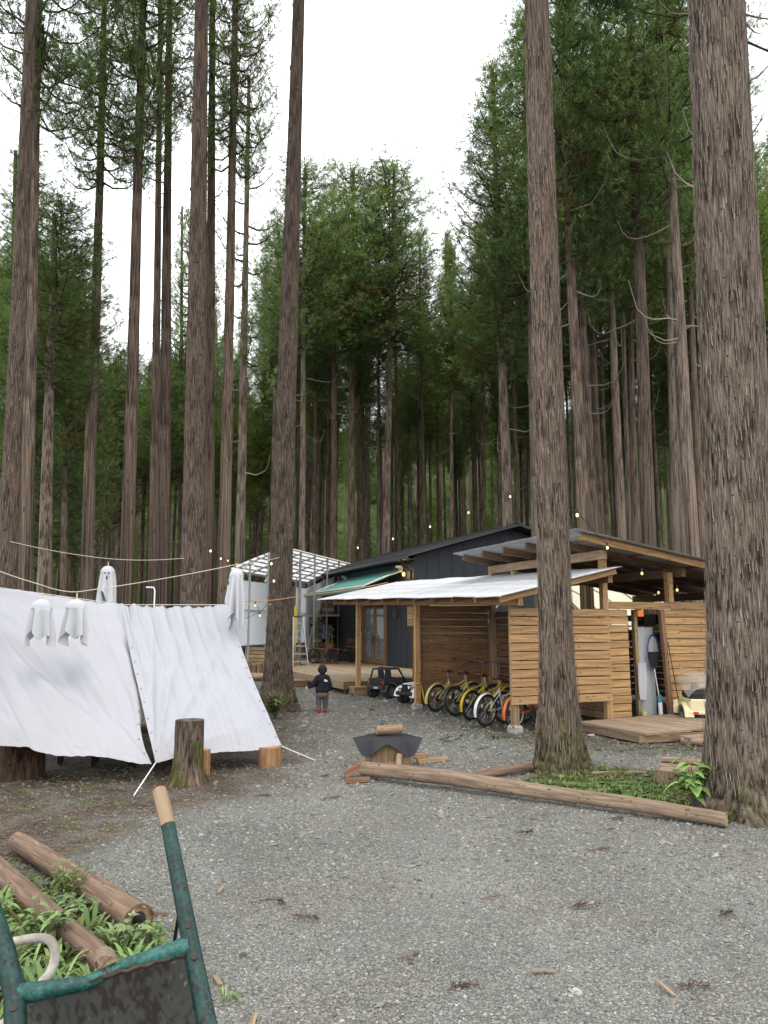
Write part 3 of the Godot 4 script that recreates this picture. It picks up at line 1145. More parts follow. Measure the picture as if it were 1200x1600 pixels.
	# young trees and saplings under and behind them
	for k in 60:
		var z := -rng.randf_range(62.0, 100.0)
		var x := rng.randf_range(-0.62, 0.62) * -z
		var h := rng.randf_range(6.0, 15.0)
		var px := px_of(Vector3(x, 1.6, z)).x
		h = minf(h, far(px, skyline(px) + 40.0, -z).y)
		var t := thing("young_tree", "bushy green young tree filling the gaps deep between the trunks", "young tree", here(Vector3(x, 0, z)), "young trees deep in the plantation")
		part(t, "crown", crowns[[3, 2][k % 2]], M[["needle_light", "needle", "needle_light"][k % 3]], Transform3D(Basis(Vector3.UP, rng.randf() * TAU).scaled(Vector3(h * 0.1, h / 10.0, h * 0.1) * 1.15), Vector3(0, -0.2, 0)))


# ---- buildings (x away to the right, z towards the camera, y up; metres) ---------------------------------------

func corrugated(t: Node3D, called: String, u0: float, u1: float, v0: float, v1: float, height: Callable, color: Color, m: Material, wave := 0.076, amp := 0.009, along_u := false) -> void:   # one sheet, its waves running down the slope
	var s := shape(color)
	var n := int(absf(u1 - u0) / wave * 6.0) + 1
	var rows := []
	for r in 4:
		var v := lerpf(v1, v0, r / 3.0)
		var row := PackedVector3Array()
		for k in n + 1:
			var u := lerpf(u0, u1, k / float(n))
			var y: float = height.call(v, u) + amp * sin(u / wave * TAU)
			row.append(Vector3(v, y, u))
		rows.append(row)
	s.grid(rows, Vector2(absf(u1 - u0), absf(v1 - v0)))
	part(t, called, s, m)


func build_house() -> void:
	var h := thing("dark_house", "low dark navy house with a black ribbed roof behind the wooden deck", "house", site)
	var navy := Color(0.033, 0.038, 0.046)
	var roof_y := func(v: float) -> float: return 4.97 - absf(v - 7.3) * 0.285
	# long wall with the door opening, then the gables
	var wall := shape(navy)
	var v0 := 3.65
	for seg in [[-23.2, -16.55, 0.0, 3.72], [-14.2, -11.9, 0.0, 3.72], [-16.55, -14.2, 2.42, 3.72], [-16.55, -14.2, 0.0, 0.28]]:
		wall.bx(v0 + 0.08, (seg[2] + seg[3]) * 0.5, (seg[0] + seg[1]) * 0.5, 0.16, seg[3] - seg[2], seg[1] - seg[0])
	var u := -23.0
	while u < -12.0:
		if u < -16.6 or u > -14.1:
			wall.bx(v0 - 0.004, 1.9, u, 0.016, 3.6, 0.022)
		u += 0.455
	part(h, "front_wall", wall, M.plain)
	for e in [-11.9, -23.2]:
		var g := shape(navy)
		var z: float = e - 0.08 if e > -15 else e + 0.08
		var out := 1.0 if e > -15 else -1.0
		for half in 2:
			var a := 3.66 if half == 0 else 7.3
			var b := 7.3 if half == 0 else 10.95
			var zo: float = z + 0.078 * out
			var p := [Vector3(a, 0, zo), Vector3(a, roof_y.call(a) - 0.06, zo), Vector3(b, roof_y.call(b) - 0.06, zo), Vector3(b, 0, zo)]
			if out < 0:
				p.reverse()
			g.quad(p[0], p[1], p[2], p[3])
			var q := []
			for k in p:
				q.append((k as Vector3) - Vector3(0, 0, 0.14 * out))
			q.reverse()
			g.quad(q[0], q[1], q[2], q[3])
		if e > -15:
			var v := 4.1
			while v < 10.9:
				g.bx(v, (roof_y.call(v) - 0.1) * 0.5, z + 0.084, 0.02, roof_y.call(v) - 0.12, 0.014)
				v += 0.455
		part(h, "gable_wall", g, M.plain)
	var back := shape(navy)
	back.bx(10.87, 1.85, -17.55, 0.16, 3.7, 11.3)
	part(h, "back_wall", back, M.plain)
	var inner := shape(Color(0.1, 0.08, 0.06))
	inner.bx(7.2, 0.26, -17.5, 7.0, 0.04, 11.2)
	part(h, "floor", inner, M.plain)
	inner = shape(Color(0.07, 0.065, 0.06))
	inner.bx(7.2, 2.75, -17.5, 7.0, 0.05, 11.2)
	part(h, "ceiling", inner, M.plain)
	# roof: two slopes with standing seams
	for sg in [-1.0, 1.0]:
		var s := shape(Color(0.055, 0.058, 0.062))
		var a := Vector3(7.3, 5.0, -17.5)
		var b: Vector3 = Vector3(7.3 + sg * 4.1, 5.0 - 4.1 * 0.285, -17.5)
		var x := between(a, b)
		var len_ := a.distance_to(b)
		s.box(x, Vector3(len_, 0.07, 12.3))
		var k := -6.0
		while k < 6.1:
			s.box(x * Transform3D(Basis(), Vector3(0, 0.05, k)), Vector3(len_, 0.035, 0.03))
			k += 0.42
		part(h, "roof_slope", s, M.sheet_metal)
	var ridge := shape(Color(0.05, 0.052, 0.056))
	ridge.bx(7.3, 5.055, -17.5, 0.22, 0.04, 12.34)
	part(h, "ridge_cap", ridge, M.sheet_metal)
	var gut := shape(Color(0.035, 0.037, 0.04))
	gut.bx(3.13, 3.77, -17.5, 0.12, 0.1, 12.4)
	gut.bx(3.35, 3.73, -17.5, 0.35, 0.02, 12.1)
	part(h, "gutter", gut, M.gloss)
	var pipe := shape(Color(0.03, 0.032, 0.036))
	pipe.tube([Vector3(3.13, 3.74, -11.75), Vector3(3.2, 3.55, -11.8), Vector3(3.58, 3.4, -12.0), Vector3(3.58, 0.1, -12.0)], [0.035], 8)
	part(h, "downpipe", pipe, M.plain)
	# glazed double door
	var wood := Color(0.33, 0.21, 0.125)
	for z in [-16.5, -14.25]:
		beam(h, "door_jamb", Vector3(3.62, 0.3, z), Vector3(3.62, 2.44, z), 0.09, 0.12, wood)
	beam(h, "door_head", Vector3(3.62, 2.4, -16.46), Vector3(3.62, 2.4, -14.3), 0.09, 0.12, wood)
	for k in 2:
		var z0 := -16.44 + k * 1.08
		var d := Node3D.new()
		d.name = "door"
		h.add_child(d, true)
		for z in [z0 + 0.05, z0 + 1.0]:
			beam(d, "stile", Vector3(3.66, 0.32, z), Vector3(3.66, 2.34, z), 0.095, 0.045, wood)
		for y in [0.42, 1.16, 2.28]:
			beam(d, "rail", Vector3(3.66, y, z0 + 0.1), Vector3(3.66, y, z0 + 0.955), 0.2 if y < 0.5 else 0.07, 0.04, wood)
		var g := shape()
		g.bx(3.665, 1.38, z0 + 0.525, 0.006, 1.78, 0.86)
		part(d, "pane", g, M.pane)
		var hd := shape(Color(0.05, 0.05, 0.05))
		hd.rod(Vector3(3.6, 1.0, z0 + (0.97 if k == 0 else 0.07)), Vector3(3.6, 1.3, z0 + (0.97 if k == 0 else 0.07)), 0.013, 6)
		part(d, "handle", hd, M.metal)
	# the wall lamp, lit
	var lamp := thing("wall_lamp", "small lit wall lamp between the teal awning and the white shed roof", "lamp", local(3.6, 3.3, -12.35))
	var arm := shape(Color(0.04, 0.04, 0.04))
	arm.rod(Vector3(0.05, 0.12, 0), Vector3(-0.12, 0.12, 0), 0.02, 6)
	arm.ball(Vector3(-0.12, 0.1, 0), Vector3(0.06, 0.03, 0.06), 4, 8)
	part(lamp, "bracket", arm, M.plain)
	var bulb := shape()
	bulb.ball(Vector3(-0.12, 0.0, 0), Vector3(0.055, 0.075, 0.055), 6, 10)
	part(lamp, "bulb", bulb, M.glow)
	var l := OmniLight3D.new()
	l.name = "wall_lamp_glow"
	l.light_energy = 0.1
	l.light_color = Color(1, 0.8, 0.5)
	l.light_size = 0.05
	l.omni_range = 8.0
	l.omni_attenuation = 2.0
	l.shadow_enabled = true
	l.position = local(3.48, 3.3, -12.35).origin
	add_child(l)
	# awning
	var aw := thing("awning", "teal fabric awning with a scalloped valance on the front of the dark house", "awning", site)
	var teal := Color(0.105, 0.3, 0.255)
	var s := shape(teal)
	var rows := []
	for r in 9:
		var f := r / 8.0
		var row := PackedVector3Array()
		for k in 41:
			var g := k / 40.0
			row.append(Vector3(lerpf(3.58, 2.05, f), lerpf(3.5, 2.9, f) - 0.05 * sin(f * PI) + 0.012 * sin(g * 55.0) * sin(f * PI), lerpf(-19.2, -12.7, g) + f * 0.35))
		rows.append(row)
	s.grid(rows, Vector2(6.5, 1.7))
	part(aw, "fabric", s, M.cloth)
	s = shape(teal * 0.8)
	rows = []
	for r in 4:
		var f := r / 3.0
		var row := PackedVector3Array()
		for k in 121:
			var g := k / 120.0
			row.append(Vector3(2.03 + 0.012 * sin(g * 60.0) * f, 2.87 - f * (0.1 + 0.035 * absf(sin(g * PI * 26.0))), lerpf(-18.85, -12.35, g)))
		rows.append(row)
	s.grid(rows)
	part(aw, "valance", s, M.cloth)
	s = shape(Color(0.55, 0.56, 0.56))
	s.rod(Vector3(2.04, 2.89, -18.9), Vector3(2.04, 2.89, -12.3), 0.03, 8)
	part(aw, "front_bar", s, M.plain)
	for z in [-12.85, -18.4]:
		s = shape(Color(0.6, 0.62, 0.62))
		s.tube([Vector3(3.6, 3.44, z), Vector3(2.9, 3.22, z + 0.25), Vector3(2.06, 2.88, z + 0.45)], [0.028], 7)
		part(aw, "arm", s, M.plain)
		s = shape(Color(0.62, 0.64, 0.64))
		s.bx(3.58, 3.5, z, 0.12, 0.2, 0.1)
		s.bx(3.5, 3.58, z, 0.14, 0.08, 0.14)
		part(aw, "wall_bracket", s, M.plain)


func build_deck() -> void:
	var d := thing("wooden_deck", "raised tan wooden deck along the front of the dark house", "deck", site)
	var tan_ := Color(0.5, 0.4, 0.28)
	var u0 := -15.3
	var u1 := -7.25
	var v := -0.3
	while v < 3.5:
		board(d, "plank", Vector3(v + 0.07, 0.297, (u0 + u1) * 0.5), Vector3(0.135, 0.026, u1 - u0), tan_, Vector3.ZERO, M.old_wood)
		v += 0.141
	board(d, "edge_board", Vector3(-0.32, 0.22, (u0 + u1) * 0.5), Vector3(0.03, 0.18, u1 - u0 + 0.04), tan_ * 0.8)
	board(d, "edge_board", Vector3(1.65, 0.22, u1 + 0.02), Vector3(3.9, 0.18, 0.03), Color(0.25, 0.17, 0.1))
	for z in [-15.0, -13.1, -11.2, -9.3, -7.5]:
		for x in [-0.15, 1.6, 3.4]:
			board(d, "leg", Vector3(x, 0.07, z), Vector3(0.1, 0.2, 0.1), Color(0.2, 0.15, 0.1))
		board(d, "joist", Vector3(1.65, 0.21, z), Vector3(3.8, 0.12, 0.05), Color(0.2, 0.15, 0.1))
	for k in 2:
		var at := [Vector3(-0.62, 0, -10.3), Vector3(0.25, 0, -6.95)][k] as Vector3
		var size := [Vector3(0.42, 0.17, 0.85), Vector3(0.95, 0.2, 0.36)][k] as Vector3
		var t := thing("deck_step", ["low brown wooden step in front of the deck, left of the child", "long wooden step at the foot of the deck's near corner post"][k], "step", local(at.x, 0, at.z))
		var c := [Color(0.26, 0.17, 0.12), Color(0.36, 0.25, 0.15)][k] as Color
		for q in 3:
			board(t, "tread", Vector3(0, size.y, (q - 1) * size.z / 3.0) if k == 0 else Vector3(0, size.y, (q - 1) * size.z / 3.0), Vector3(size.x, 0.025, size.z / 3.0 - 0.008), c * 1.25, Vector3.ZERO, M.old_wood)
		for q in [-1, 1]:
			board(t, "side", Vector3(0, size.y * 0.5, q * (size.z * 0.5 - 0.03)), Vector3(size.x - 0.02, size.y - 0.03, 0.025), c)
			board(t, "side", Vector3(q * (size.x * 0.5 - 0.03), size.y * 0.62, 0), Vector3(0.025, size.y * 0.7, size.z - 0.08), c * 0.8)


func slats(t: Node3D, a: Vector3, b: Vector3, y0: float, y1: float, n: int, gap: float, base: Color, thick := 0.018, uneven := 0.0) -> void:   # a fence of horizontal boards between two points
	var x := between(a, b)
	var pitch := (y1 - y0) / n
	for k in n:
		var l := a.distance_to(b) + rng.randf_range(-uneven, uneven)
		var variant := rng.randi() % 8
		var key := "slat%.2f|%.3f|%d|%s" % [snappedf(l, 0.03), pitch - gap, variant, base]
		if not cache.has(key):
			var s := shape(tone(base, 0.09))
			s.shift = Vector2(rng.randf() * 4.0, rng.randf() * 4.0)
			s.box(Transform3D(), Vector3(snappedf(l, 0.03), pitch - gap, thick))
			cache[key] = s.mesh()
		var o := x
		o.origin.y = y0 + pitch * (k + 0.5)
		o.origin += x.basis.z * rng.randf_range(-0.003, 0.003)
		part(t, "slat", cache[key], M.wood, o * Transform3D(Basis(Vector3.BACK, rng.randf_range(-0.0025, 0.0025)), Vector3.ZERO))


func footing(t: Node3D, x: float, z: float) -> void:
	var s := shape(Color(0.5, 0.48, 0.43))
	s.soft(Transform3D(Basis(), Vector3(x, 0.04, z)), Vector3(0.2, 0.14, 0.2), 0.03)
	part(t, "footing", s, M.concrete)


func build_bike_shed() -> void:
	var t := thing("bike_shed", "open cedar bike shed with a slatted end panel and white sheet roof", "shed", site)
	var roof := func(v: float, u: float) -> float: return 2.075 + (v + 0.42) * 0.225 - 0.028 * u
	var new_ := Color(0.5, 0.31, 0.148)
	var brown := Color(0.29, 0.172, 0.09)
	var grey_wood := Color(0.36, 0.25, 0.155)
	# roof sheets
	var u := 0.36
	var k := 0
	while u > -8.9:
		var w := minf(0.8, u + 9.05)
		corrugated(t, "roof_sheet", u + 0.04, u - w, -0.45 + rng.randf_range(-0.02, 0.02), 1.82 + rng.randf_range(-0.02, 0.03), func(v, q): return roof.call(v, q) + 0.004 * (k % 2) + 0.006 * sin(q * 3.0), Color(0.7, 0.71, 0.73) * rng.randf_range(0.93, 1.04), M.sheet_metal)
		u -= w
		k += 1
	# rafters on the beams
	for q in 12:
		var z := 0.26 - q * 0.8
		beam(t, "rafter", Vector3(-0.4, roof.call(-0.4, z) - 0.06, z), Vector3(1.78, roof.call(1.78, z) - 0.06, z), 0.085, 0.045, new_ if q == 0 else brown)
	for v in [0.0, 1.72]:
		beam(t, "beam", Vector3(v, roof.call(v, 0.2) - 0.17, 0.2), Vector3(v, roof.call(v, -8.9) - 0.17, -8.9), 0.12, 0.09, new_ if v < 1 else brown)
	# posts
	for p in [[0.0, -0.05], [0.0, -3.68], [1.72, -3.68], [1.72, -1.85]]:
		beam(t, "post", Vector3(p[0], 0.08, p[1]), Vector3(p[0], roof.call(p[0], p[1]) - 0.225, p[1]), 0.1, 0.1, grey_wood if p[1] > -1 else new_)
		footing(t, p[0], p[1])
	beam(t, "post", Vector3(0.0, 0.2, -7.1), Vector3(0.0, roof.call(0, -7.1) - 0.225, -7.1), 0.1, 0.1, new_)
	beam(t, "post", Vector3(1.72, 0.3, -7.6), Vector3(1.72, roof.call(1.72, -7.6) - 0.225, -7.6), 0.1, 0.1, brown)
	# boarded sides
	slats(t, Vector3(-0.1, 0, 0.022), Vector3(1.8, 0, 0.022), 0.41, 1.9, 11, 0.018, new_, 0.02, 0.02)
	beam(t, "stud", Vector3(0.9, 0.42, -0.04), Vector3(0.9, 1.88, -0.04), 0.045, 0.07, brown)
	slats(t, Vector3(0.05, 0, -3.75), Vector3(1.66, 0, -3.75), 0.1, 2.03, 14, 0.004, brown * 1.15, 0.02, 0.02)
	slats(t, Vector3(1.79, 0, -3.7), Vector3(1.79, 0, -0.12), 0.1, 1.92, 14, 0.018, brown, 0.018, 0.02)
	slats(t, Vector3(-0.02, 0, -3.8), Vector3(-0.02, 0, -4.1), 1.62, 2.02, 3, 0.012, new_, 0.018)
	for b in [[0.0, 0.0]]:
		beam(t, "rail", Vector3(0.05, 1.96, -3.7), Vector3(1.68, 2.0, -3.7), 0.1, 0.05, brown)


func build_store() -> void:
	var t := thing("store_shed", "cedar board store shed with a tall lean-to metal roof and open doorway", "shed", site)
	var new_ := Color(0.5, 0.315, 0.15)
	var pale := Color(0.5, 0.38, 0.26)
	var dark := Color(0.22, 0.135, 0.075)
	var roof := func(v: float, _u: float) -> float: return 3.13 - (v - 1.0) * 0.152
	slats(t, Vector3(1.85, 0, -0.14), Vector3(2.3, 0, -0.14), 0.09, 1.9, 14, 0.014, new_, 0.018, 0.02)
	slats(t, Vector3(3.06, 0, -0.14), Vector3(5.6, 0, -0.14), 0.27, 1.9, 13, 0.012, new_, 0.018, 0.02)
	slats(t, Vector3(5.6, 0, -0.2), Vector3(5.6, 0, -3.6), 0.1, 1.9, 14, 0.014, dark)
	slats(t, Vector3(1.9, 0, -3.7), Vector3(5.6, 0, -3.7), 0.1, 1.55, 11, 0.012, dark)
	beam(t, "header", Vector3(1.78, 1.965, -0.15), Vector3(5.65, 1.965, -0.15), 0.12, 0.07, new_)
	beam(t, "corner_post", Vector3(1.78, 0.0, -0.07), Vector3(1.78, 2.78, -0.07), 0.1, 0.1, new_)
	for p in [[3.24, -0.15], [4.2, -0.15], [5.5, -0.15]]:
		beam(t, "post", Vector3(p[0], 2.03, p[1]), Vector3(p[0], roof.call(p[0], 0) - 0.24, p[1]), 0.115, 0.1, new_)
	beam(t, "door_post", Vector3(3.1, 0.0, -0.1), Vector3(3.0, 1.9, -0.1), 0.07, 0.08, Color(0.24, 0.14, 0.08))
	beam(t, "door_post", Vector3(2.62, 0.0, -0.32), Vector3(2.6, 1.9, -0.32), 0.07, 0.07, Color(0.38, 0.28, 0.15))
	for p in [[1.72, -1.15], [1.72, -2.75], [1.72, -3.64], [5.5, -3.64], [3.5, -3.64]]:
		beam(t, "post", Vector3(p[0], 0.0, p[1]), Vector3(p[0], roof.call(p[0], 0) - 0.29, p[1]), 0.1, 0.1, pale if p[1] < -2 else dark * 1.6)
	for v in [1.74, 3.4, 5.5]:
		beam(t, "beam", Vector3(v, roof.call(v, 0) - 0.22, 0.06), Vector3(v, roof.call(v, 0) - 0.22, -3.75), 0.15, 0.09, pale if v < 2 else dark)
	for q in 6:
		var z := 0.3 - q * 0.8
		beam(t, "rafter", Vector3(1.08, roof.call(1.08, 0) - 0.075, z), Vector3(6.0, roof.call(6.0, 0) - 0.075, z), 0.11, 0.06, new_ if q == 0 else Color(0.3, 0.19, 0.12))
	for q in 4:
		var v: float = 1.5 + q * 1.2
		beam(t, "purlin", Vector3(v, roof.call(v, 0) - 0.03, 0.28), Vector3(v, roof.call(v, 0) - 0.03, -3.8), 0.03, 0.05, dark * 1.4)
	var u := 0.42
	while u > -3.7:
		corrugated(t, "roof_sheet", u + 0.04, u - 0.72, 0.92 + rng.randf_range(-0.02, 0.02), 6.1, func(v, q): return roof.call(v, q) + 0.004 * sin(q * 2.0), Color(0.5, 0.53, 0.56) * rng.randf_range(0.94, 1.04), M.sheet_metal)
		u -= 0.72
	# inside
	var s := shape(Color(0.35, 0.37, 0.38))
	s.bx(2.83, 0.82, -0.36, 0.36, 1.56, 0.03)
	part(t, "grey_panel", s, M.plain)
	s = shape(Color(0.09, 0.1, 0.115))
	s.bx(2.33, 0.85, -1.3, 0.55, 1.5, 0.5)
	part(t, "cupboard", s, M.plain)
	for y in [1.62]:
		board(t, "shelf", Vector3(3.6, y, -1.2), Vector3(3.6, 0.025, 0.6), dark)
	s = shape(Color(0.02, 0.02, 0.02))
	for q in 9:
		s.bx(2.5 + q * 0.33, 1.72 + 0.02 * (q % 3), -1.1, rng.randf_range(0.2, 0.31), rng.randf_range(0.1, 0.2), 0.3)
		s.bx(2.6 + q * 0.31, 1.4, -1.3, rng.randf_range(0.2, 0.3), rng.randf_range(0.08, 0.16), 0.3)
	part(t, "stored_boxes", s, M.plain).set_meta("kind", "stuff")
	s = shape(Color(0.62, 0.18, 0.03))
	s.bx(2.56, 1.83, -0.12, 0.12, 0.1, 0.05)
	part(t, "orange_box", s, M.plain)
	# the cream vinyl shelter behind
	var c := thing("vinyl_shelter", "cream arched vinyl shelter glimpsed behind the sheds, under their roofs", "shelter", site)
	s = shape(Color(0.8, 0.74, 0.55))
	var rows := []
	for r in 30:
		var a := PI * r / 29.0
		var row := PackedVector3Array()
		for k in 20:
			row.append(Vector3(4.8 - 2.8 * cos(a), 1.3 + 1.65 * sin(a) + 0.03 * absf(sin(k * 1.65)), -4.6 - 3.6 * k / 19.0))
		rows.append(row)
	s.grid(rows, Vector2(6, 6))
	part(c, "cover", s, M.clear_sheet)
	for k in 5:
		s = shape(Color(0.6, 0.62, 0.6))
		var pts := []
		for r in 15:
			var a := PI * r / 14.0
			pts.append(Vector3(4.8 - 2.76 * cos(a), 1.28 + 1.62 * sin(a), -4.6 - 0.9 * k))
		pts.push_front(Vector3(2.04, 0, -4.6 - 0.9 * k))
		pts.append(Vector3(7.56, 0, -4.6 - 0.9 * k))
		s.tube(pts, [0.02], 6)
		part(c, "hoop", s, M.plain)


func build_greenhouse() -> void:
	var t := thing("pipe_shelter", "white steel pipe shelter with a pale sheet roof left of the dark house", "shelter", Transform3D())
	var a := far(357, 892, 24.5)   # low near corner
	var b := far(448, 857, 26.0)   # high near corner
	var g := Vector3(0.27, 0, -0.963) * 7.0
	var s := shape(Color(0.88, 0.88, 0.88))
	var rows := []
	for r in 12:
		var f := r / 11.0
		var row := PackedVector3Array()
		for k in 12:
			row.append(a.lerp(b, f) + g * (1.0 - k / 11.0) + Vector3(0, 0.05 + 0.05 * sin(f * PI), 0))
		rows.append(row)
	s.grid(rows)
	part(t, "roof_sheet", s, M.clear_sheet)
	var steel := Color(0.3, 0.29, 0.29)
	for k in 9:
		var p := a.lerp(b, k / 8.0) + Vector3(0, 0.05 * sin(k / 8.0 * PI), 0)
		s = shape(steel)
		s.rod(p - g * 0.02, p + g * 1.02, 0.028, 6)
		part(t, "purlin", s, M.plain)
	for k in 6:
		var o := g * k / 5.0
		s = shape(steel)
		var pts := []
		for q in 9:
			pts.append(a.lerp(b, q / 8.0) + o + Vector3(0, -0.05 + 0.05 * sin(q / 8.0 * PI), 0))
		s.tube(pts, [0.03], 6)
		part(t, "rafter", s, M.plain)
		for q in [0.03, 0.36, 0.68, 0.98]:
			var top: Vector3 = a.lerp(b, q) + o + Vector3(0, 0.1, 0)
			if k in [0, 2, 5] or q in [0.03, 0.98]:
				s = shape(Color(0.24, 0.235, 0.23) if k else Color(0.3, 0.3, 0.3))
				s.rod(Vector3(top.x, 0, top.z), top, 0.035, 7)
				part(t, "post", s, M.plain)
	for e in [[0.0, 0.4], [0.75, 0.3]]:
		s = shape(Color(0.62, 0.65, 0.66))
		var p := a.lerp(b, e[0])
		var q := a.lerp(b, e[0] + 0.36)
		s.rod(Vector3(p.x - 0.25, p.y - 0.95, p.z), q + Vector3(0, 0.05, 0), 0.03, 7)
		part(t, "brace", s, M.metal)
	s = shape(Color(0.66, 0.68, 0.72))
	rows = []
	for r in 10:
		var row := PackedVector3Array()
		for k in 24:
			var p := a.lerp(b, k / 23.0) + g * 0.96
			row.append(Vector3(p.x + 0.03 * sin(k * 1.1), lerpf(p.y - 0.25, 1.0, r / 9.0), p.z + 0.05 * sin(k * 0.9 + r * 0.2)))
		rows.append(row)
	s.grid(rows)
	part(t, "back_sheet", s, M.thin_cloth)
	s = shape(Color(0.7, 0.72, 0.75))
	rows = []
	for r in 10:
		var row := PackedVector3Array()
		for k in 24:
			var p := a + g * (k / 23.0)
			row.append(Vector3(p.x + 0.04 * sin(k * 0.8) + 0.08, lerpf(p.y - 0.25, 1.0, r / 9.0), p.z))
		row.reverse()
		rows.append(row)
	s.grid(rows)
	part(t, "side_sheet", s, M.clear_sheet)
	for y in [1.0, 2.15]:
		for e in [[0.0, 0.0, 0.0, 1.0], [0.0, 0.0, 0.98, 0.0]]:
			s = shape(steel)
			var p: Vector3 = a.lerp(b, e[0]) + g * e[1]
			var q: Vector3 = a.lerp(b, e[2]) + g * e[3]
			if e[2] > 0.5 and y < 2.0:
				continue
			s.rod(Vector3(p.x, y, p.z), Vector3(q.x, y, q.z), 0.022, 6)
			part(t, "rail", s, M.plain)
	# timber frame beside the house
	var w := thing("timber_frame", "brown timber post and slatted screen between the pipe shelter and dark house", "screen", site)
	beam(w, "post", Vector3(1.2, 0, -17.6), Vector3(1.2, 3.1, -17.6), 0.2, 0.2, Color(0.24, 0.17, 0.12))
	beam(w, "rail", Vector3(0.7, 2.0, -17.4), Vector3(3.0, 2.05, -17.4), 0.07, 0.07, Color(0.33, 0.27, 0.22))
	for k in 9:
		board(w, "slat", Vector3(2.5, 0.25 + k * 0.32, -19.8), Vector3(2.1, 0.2, 0.02), Color(0.36, 0.26, 0.16))
	# crates, stakes and log in front
	for k in 5:
		var at := [far(400, 1010, 25.0), far(420, 1008, 25.2), far(402, 990, 25.6), far(446, 1004, 26.5), far(444, 985, 26.6)][k] as Vector3
		at.y = [0.25, 0.25, 0.72, 0.3, 0.78][k]
		var cr := thing("wooden_crate", ["pale slatted crate below the pipe shelter, in the lower row nearest the logs", "pale slatted crate in the lower row, closest to the dark trunk's left side", "upper crate of the stack left of the dark trunk", "reddish crate just right of the dark trunk, lower one", "reddish crate just right of the dark trunk, upper one"][k], "crate", here(at, 0.25), "slatted crates below the pipe shelter")
		var c := Color(0.5, 0.36, 0.22) if k < 3 else Color(0.42, 0.2, 0.12)
		for q in 4:
			for z in [-0.24, 0.24]:
				board(cr, "slat", Vector3(0, -0.18 + q * 0.12, z), Vector3(0.72, 0.09, 0.014), c)
		for x in [-0.36, 0.36]:
			for q in 4:
				board(cr, "slat", Vector3(x, -0.18 + q * 0.12, 0), Vector3(0.014, 0.09, 0.47), c)
			for z in [-0.225, 0.225]:
				board(cr, "corner", Vector3(x * 0.95, 0, z), Vector3(0.03, 0.46, 0.014), c * 0.8)
		board(cr, "base", Vector3(0, -0.23, 0), Vector3(0.7, 0.012, 0.46), c)
	for k in 7:
		var p := far(380 + k * 8.5, 1040, 24.0)
		p.y = 0
		var st := part(self, "log_stake", log_shape(0.0, 0.5 + 0.06 * sin(k * 2.0), 0.085 + 0.01 * sin(k * 3.0), Color(0.3, 0.21, 0.13), true, k), M.old_wood, here(p))
		tag(st, ["first upright log stake behind the tarp's corner, the leftmost of the row", "upright log stake, next to the leftmost", "upright log stake, third in the row behind the tarp's corner", "upright log stake in the middle of the row", "upright log stake, fifth in the row", "upright log stake half behind the dark trunk", "upright log stake, last of the row, hidden beside the dark trunk"][k], "log stake", "upright log stakes below the pipe shelter")
	var lg := thing("log", "pale log lying before the row of upright stakes, behind the tarp's corner", "log", Transform3D())
	s = log_between(far(376, 1046, 23.4) * Vector3(1, 0, 1) + Vector3(0, 0.12, 0), far(418, 1045, 23.4) * Vector3(1, 0, 1) + Vector3(0, 0.12, 0), 0.13, 0.12, Color(0.42, 0.32, 0.22), 3)
	part(lg, "bark", s, M.old_wood)


func log_shape(y0: float, y1: float, r: float, color: Color, ends: bool, seed_: int, flare := 0.0, barky := false) -> Shape:   # an upright round log with a sawn top
	var s := shape(color)
	var rows := []
	for q in 9:
		var y := lerpf(y0, y1, q / 8.0)
		var row := PackedVector3Array()
		for k in 25:
			var a := TAU * (k % 24) / 24
			var rr := r * (1.0 + 0.05 * bumps.get_noise_3d(cos(a) * 2.0 + seed_ * 9.0, y * 1.5, sin(a) * 2.0) + 0.03 * bumps.get_noise_3d(cos(a) * 9.0 + seed_ * 9.0, y * 2.0, sin(a) * 9.0))
			rr += flare * exp(-(y - y0) / 0.12) * r * (1.0 + 0.45 * cos(a * 4.0 + seed_))
			row.append(Vector3(cos(a) * rr, y, sin(a) * rr))
		rows.append(row)
	s.grid(rows, Vector2(1, 1))
	for k in s.v.size():   # grain along the log
		s.t[k] = Vector2((k % 25) / 24.0, s.v[k].y * 0.9) if barky else Vector2(s.v[k].y, (k % 25) / 24.0 * TAU * r)
	if ends:
		end_disc(s, rows[8], Vector3.UP, color)
	return s


func end_disc(s: Shape, rim: PackedVector3Array, nn: Vector3, color: Color) -> void:   # sawn face with year rings as tone
	var o := Vector3.ZERO
	for p in rim:
		o += p
	o /= rim.size()
	var first := s.v.size()
	var n := 8
	for q in n:
		var f := q / (n - 1.0)
		s.color = color * ([1.5, 1.25][q % 2] if q < n - 2 else 0.8)
		for p in rim:
			s.put(o.lerp(p, f), nn, Vector2(p.x, p.z) * f)
	var w := rim.size()
	for q in n - 1:
		for k in w - 1:
			var a := first + q * w + k
			var b := first + (q + 1) * w + k
			var fl := (s.v[b] - s.v[a]).cross(s.v[b + 1] - s.v[a]).dot(nn) > 0
			if fl:
				s.i.append_array([a, b + 1, b, a, a + 1, b + 1])
			else:
				s.i.append_array([a, b, b + 1, a, b + 1, a + 1])


